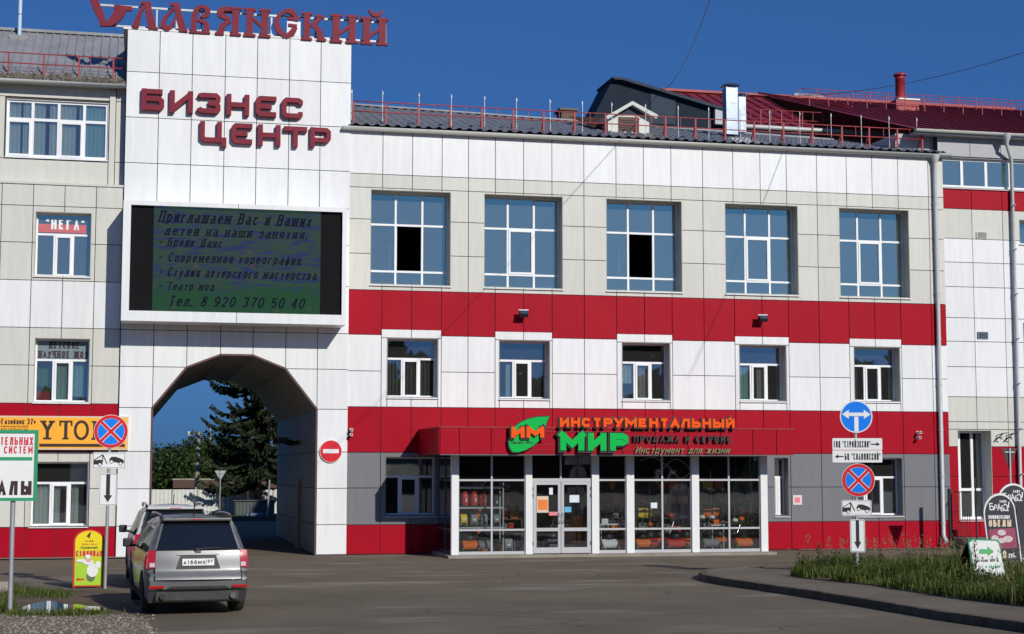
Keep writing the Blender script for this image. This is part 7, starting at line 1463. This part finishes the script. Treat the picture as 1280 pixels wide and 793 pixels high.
# ============================================================ PARKED CARS
mat('silver_paint', (.125, .125, .13), .40, metal=.4, var=.12, coat=.3); mat('white_paint', (.58, .58, .56), .3, var=.05, coat=.25); mat('car_trim', (.014, .014, .015), .5, var=0)
mat('tyre', (.02, .019, .018), .85, var=.2); mat('rim', (.45, .45, .46), .35, metal=.6); mat('tail_red', (.42, .006, .01), .15, var=.05, coat=1); mat('tail_clear', (.55, .5, .5), .15, coat=1); mat('plate_white', (.72, .72, .70), .5); mat('valance', (.035, .032, .03), .6, var=.3)
mat('car_glass', (.008, .009, .01), .04, var=0, spec=.9); mat('body_gap', (.004, .004, .004), .9, var=0); mat('reflector_red', (.5, .01, .01), .25, var=0)
def suv(x, y, z, rz, paint, label, hs=1.0, plate=True, roofrail='silver_paint', W=.89, Ln=4.5):
    root = empty('parked_car', (x, y, z), label, 'car', 'cars parked at the arch', rz)
    def bb(): return B()
    def fin(b, name, m, par=root, **k):
        b.v = [(p[0], p[1], p[2]*hs) for p in b.v]; return b.build(name, m, par, local=True, **k)
    YR = [(.0, .10), (.30, .07), (.42, .0), (.60, -.03), (.70, .0), (.74, .055), (1.0, .10), (1.10, .13), (1.60, .40), (1.68, .52)]
    def yr(zz):
        for (a, p), (c, q) in zip(YR[:-1], YR[1:]):
            if zz <= c: return p+(q-p)*(zz-a)/(c-a)
        return YR[-1][1]
    def hw(zz):                              # half width of the cross-section
        T = [(.18, .80), (.3, .87), (.62, .89), (.88, .885), (1.04, .85), (1.5, .68), (1.62, .60), (1.66, .40), (1.68, .02)]
        if zz <= T[0][0]: return T[0][1]
        for (a, p), (c, q) in zip(T[:-1], T[1:]):
            if zz <= c: return p+(q-p)*(zz-a)/(c-a)
        return T[-1][1]
    def top(yy):                             # height of the body at a station
        T = [(-.03, .60), (.0, .70), (.055, .74), (.10, 1.0), (.13, 1.10), (.40, 1.60), (.55, 1.68), (2.2, 1.68), (2.75, 1.55), (3.45, 1.08), (4.2, .92), (4.42, .78), (4.5, .5)]
        for (a, p), (c, q) in zip(T[:-1], T[1:]):
            if yy <= c: return p+(q-p)*(yy-a)/(c-a)
        return T[-1][1]
    st = [-.03, .0, .055, .10, .13, .22, .31, .40, .55, 1.2, 1.7, 2.2, 2.75, 3.1, 3.45, 3.8, 4.2, 4.42, 4.5]
    zs_ = [.2, .3, .46, .62, .74, .88, 1.04, 1.2, 1.35, 1.5, 1.6, 1.66, 1.68]
    b = bb(); rings = []
    for yy in st:
        t = top(yy); ring = []
        taper = 1-.06*max(0, (.5-yy)/.5)**2 if yy < .5 else 1-.12*max(0, (yy-3.3)/1.2)**2
        zl = max(.2, .45-max(0, yy)*1.1) if yy < .3 else (.24 if yy > 4.3 else .2)
        for sgn in (-1, 1):
            col = []
            for zz in zs_:
                zc = max(zl, min(zz, t)); over = max(0, zz-t)
                h_ = hw(zc)*taper
                if over > 0: h_ = hw(t)*taper*max(0, 1-(over/(1.68-t+1e-6)))*.999 if t < 1.66 else h_
                col.append((sgn*h_*W/.89, yy, zc))
            ring.append(col)
        rings.append(ring[0]+ring[1][::-1])
    n = len(rings[0]); vs = [p for r_ in rings for p in r_]
    fs = [(i*n+j, i*n+(j+1) % n, (i+1)*n+(j+1) % n, (i+1)*n+j) for i in range(len(rings)-1) for j in range(n)]
    fs = [f[::-1] for f in fs]
    b.add(vs, fs, True); b.add(rings[0], [tuple(range(n))]); b.add(rings[-1], [tuple(range(n-1, -1, -1))])
    body = fin(b, 'body', paint); md = body.modifiers.new('split', 'EDGE_SPLIT'); md.split_angle = R(38)
    bm = body
    def patch(pts, off, name, m, par=root, th=.012, zdiv=4):
        """patch on the tailgate, pts (x,z) quad: bottom-left, bottom-right, top-right, top-left"""
        b = bb(); V = []; cols_ = 6
        for i in range(zdiv+1):
            t = i/zdiv; l = Vector(pts[0]).lerp(Vector(pts[3]), t); r_ = Vector(pts[1]).lerp(Vector(pts[2]), t)
            for j in range(cols_+1):
                q = l.lerp(r_, j/cols_); V.append((q.x, yr(q.y)+.05*(abs(q.x)/.89)**3-off, q.y))
        k = cols_+1; N = len(V); V2 = [(p[0], p[1]+th, p[2]) for p in V]
        fs = [(i*k+j, i*k+j+1, (i+1)*k+j+1, (i+1)*k+j) for i in range(zdiv) for j in range(cols_)]
        rim_ = [j for j in range(k)]+[i*k+k-1 for i in range(1, zdiv+1)]+[zdiv*k+j for j in range(k-2, -1, -1)]+[i*k for i in range(zdiv-1, 0, -1)]
        fs2 = [(a, a+N, c+N, c) for a, c in zip(rim_, rim_[1:]+rim_[:1])]
        b.add(V, fs, True); b.add(V+V2, fs2); return fin(b, name, m, par)
    tg = patch([(-.73, .615), (.73, .615), (.715, 1.10), (-.715, 1.10)], .05, 'tailgate', paint, th=.03, zdiv=8)
    patch([(-.755, .60), (.755, .60), (.74, 1.12), (-.74, 1.12)], .036, 'tailgate_gap', 'body_gap', th=.004, zdiv=8)
    patch([(-.70, 1.115), (.70, 1.115), (.56, 1.585), (-.56, 1.585)], .03, 'rear_window', 'car_glass', th=.02)
    patch([(-.745, 1.10), (-.70, 1.10), (-.56, 1.60), (-.60, 1.60)], .026, 'window_surround', paint if paint == 'silver_paint' else 'car_trim', th=.02); patch([(.70, 1.10), (.745, 1.10), (.60, 1.60), (.56, 1.60)], .026, 'window_surround', paint if paint == 'silver_paint' else 'car_trim', th=.02)
    b = bb(); b.box(-.60, .60, .27, .60, 1.60, 1.655); sp = fin(b, 'spoiler', paint, bevel=.02); b = bb(); b.box(-.12, .12, .262, .272, 1.62, 1.636); fin(b, 'brake_light', 'tail_red', sp)
    for s in (-1, 1):
        q = [(.72, .82), (.87, .80), (.845, 1.10), (.725, 1.12)]; q = [(s*a, c) for a, c in q]; q = q if s > 0 else [q[1], q[0], q[3], q[2]]
        tl = patch(q, .055, 'tail_light', 'tail_red', th=.05); q = [(.735, .83), (.82, .83), (.82, .90), (.735, .90)]; q = [(s*a, c) for a, c in q]; q = q if s > 0 else [q[1], q[0], q[3], q[2]]; patch(q, .06, 'reversing_lamp', 'tail_clear', tl)
        b = bb(); b.side([(.08, .82), (.55 if paint == 'silver_paint' else .3, .90), (.45 if paint == 'silver_paint' else .25, 1.02), (.13, 1.10)], s*.80, s*.895) if False else b.add([(s*.872*W/.89, .06, .82), (s*.892, .36, .90), (s*.876, .32, 1.0), (s*.85, .14, 1.10)], [(0, 1, 2, 3), (3, 2, 1, 0)]); fin(b, 'side_light', 'tail_red', tl)
        q = [(s*.58, .425), (s*.84, .425), (s*.84, .465), (s*.58, .465)]; q = q if s > 0 else [q[1], q[0], q[3], q[2]]; patch([(a_, c_+.05) for a_, c_ in q], .085, 'reflector', 'reflector_red')
        b = bb(); b.tube([(s*.6, -.01, .33), (s*.6, .25, .33)], .045, 12); b.tube([(s*.6, -.03, .33), (s*.6, .0, .33)], .05, 12); fin(b, 'exhaust', 'chrome' if s > 0 else 'car_trim')
    patch([(-.38, .79), (.38, .79), (.30, 1.035), (-.30, 1.035)], .056, 'plate_recess', 'valance', tg, th=.006); patch([(-.36, 1.03), (.36, 1.03), (.36, 1.055), (-.36, 1.055)], .075, 'grip_bar', paint, tg, th=.03, zdiv=1)
    if plate:
        patch([(-.285, .835), (.285, .835), (.285, .975), (-.285, .975)], .066, 'plate_holder', 'car_trim', tg, zdiv=1)
        pl = patch([(-.27, .85), (.27, .85), (.27, .965), (-.27, .965)], .072, 'number_plate', 'plate_white', tg, th=.006, zdiv=1)
        b = B(); hh = .072; yy = yr(.9)-.082
        for ch, a, c in lay('А166МХ', -.25, .12, .3): put_glyph(b, ch, a, c, .872, hh if ch.isdigit() else hh*.8, yy, .003, .012)
        for ch, a, c in lay('37', .155, .245, .3): put_glyph(b, ch, a, c, .892, hh*.75, yy, .003, .010)
        b.box(.135, .139, yy, yy+.003, .855, .96); b.v = [(p[0], p[1]+.0, p[2]) for p in b.v]; fin(b, 'plate_number', 'black_print', tg)
    b = bb(); b.lathe((0, yr(1.075)-.075, 1.075), [(.045, 0), (.05, .015)], 16, 'y'); fin(b, 'badge', 'chrome', tg); 
    b = bb(); b.tube([(-.05, .02, 1.13), (.0, .02, 1.135), (.38, .055, 1.15)], [.02, .012, .008], 6); fin(b, 'rear_wiper', 'car_trim')
    b = bb(); b.box(-.72, .72, .035, .3, .235, .47); fin(b, 'valance', 'valance', bevel=.03)
    patch([(-.55, .455), (.55, .455), (.46, .50), (-.46, .50)], .05, 'bumper_insert', 'valance', zdiv=2)
    b = bb(); b.tube([(-.02, .75, 1.67), (-.02, .62, 1.9)], .011, 5); fin(b, 'antenna', 'car_trim')
    for s in (-1, 1):                        # side windows, pillars, rails, mirrors
        def sx(zz): return s*(hw(zz)*W/.89+.006)
        for (y0, y1, yt0, yt1) in ((.36, .95, .62, 1.0), (1.03, 1.85, 1.06, 1.88), (1.93, 3.1, 1.93, 2.65)):
            b = bb(); P = [(sx(1.07), y0, 1.07), (sx(1.07), y1, 1.07), (sx(1.52), yt1, 1.52), (sx(1.52), yt0, 1.52)]; b.add(P, [(0, 1, 2, 3), (3, 2, 1, 0)]); fin(b, 'side_window', 'car_glass')
        b = bb(); P = [(s*.60, .62), (s*.62, .75), (s*.62, 2.2), (s*.60, 2.4)]; b.tube([(s*.585, .5, 1.64), (s*.60, .72, 1.705), (s*.61, 1.4, 1.72), (s*.60, 2.3, 1.70), (s*.585, 2.45, 1.64)], [.03, .024, .02, .024, .03], 8); rl = fin(b, 'roof_rail', roofrail)
        b = bb(); b.box(s*.595-.03, s*.595+.03, .47, .66, 1.62, 1.70); fin(b, 'rail_foot', 'car_trim', rl, bevel=.02)
        b = bb(); b.box(min(s*.91, s*1.09), max(s*.91, s*1.09), 2.9, 3.0, 1.05, 1.21); b.box(min(s*.84, s*.92), max(s*.84, s*.92), 2.95, 3.0, 1.05, 1.1); fin(b, 'wing_mirror', 'car_trim', bevel=.035)
        b = bb(); b.add([(s*.888, y_, z_) for y_, z_ in ((.5, .24), (3.7, .24), (3.7, .32), (.5, .32))], [(0, 1, 2, 3), (3, 2, 1, 0)]); fin(b, 'sill_trim', 'valance')
        for k in (1.0, 1.9): b = bb(); b.add([(s*(hw(.3)+.006), k, .33), (s*(hw(.3)+.006), k+.012, .33), (s*.893, k+.012, .62), (s*.893, k, .62)], [(0, 1, 2, 3), (3, 2, 1, 0)]); b.add([(s*.895, k, .62), (s*.895, k+.012, .62), (s*.862, k+.012, 1.0), (s*.862, k, 1.0)], [(0, 1, 2, 3), (3, 2, 1, 0)]); fin(b, 'door_gap', 'body_gap')
        for yy in (.85, 3.5):
            b = bb(); b.lathe((s*.76, yy, .34), [(.20, -.12), (.30, -.125), (.335, -.10), (.34, 0), (.335, .10), (.30, .125), (.20, .12)], 28, 'x'); w = fin(b, 'wheel', 'tyre')
            b = bb(); b.lathe((s*.76, yy, .34), [(.05, -.10), (.21, -.105), (.21, .105), (.05, .10)], 20, 'x'); fin(b, 'rim', 'rim', w)
            b = bb(); N = 16; V = [(s*.898, yy+.40*math.cos(math.pi*i/N), .34+.40*math.sin(math.pi*i/N)) for i in range(N+1)]+[(s*.70, yy+.40*math.cos(math.pi*i/N), .34+.40*math.sin(math.pi*i/N)) for i in range(N+1)]; b.add(V, [(i, i+1, i+N+2, i+N+1) for i in range(N)]+[tuple(range(N+1))]); fin(b, 'wheel_arch', 'body_gap')
    return root
cy = -21.4; suv(FP(247, 760, cy)[0], cy, gz(cy)+.0, R(4.2), 'silver_paint', 'dusty silver grey estate car seen from behind, parked nearest the viewer', 1.0, True, 'silver_paint')
cy = -14.6; suv(FP(219.5, 700, cy)[0], cy, gz(cy), R(2.6), 'white_paint', 'white car mostly hidden in front of the silver grey one', 1.05, False, 'white_paint')
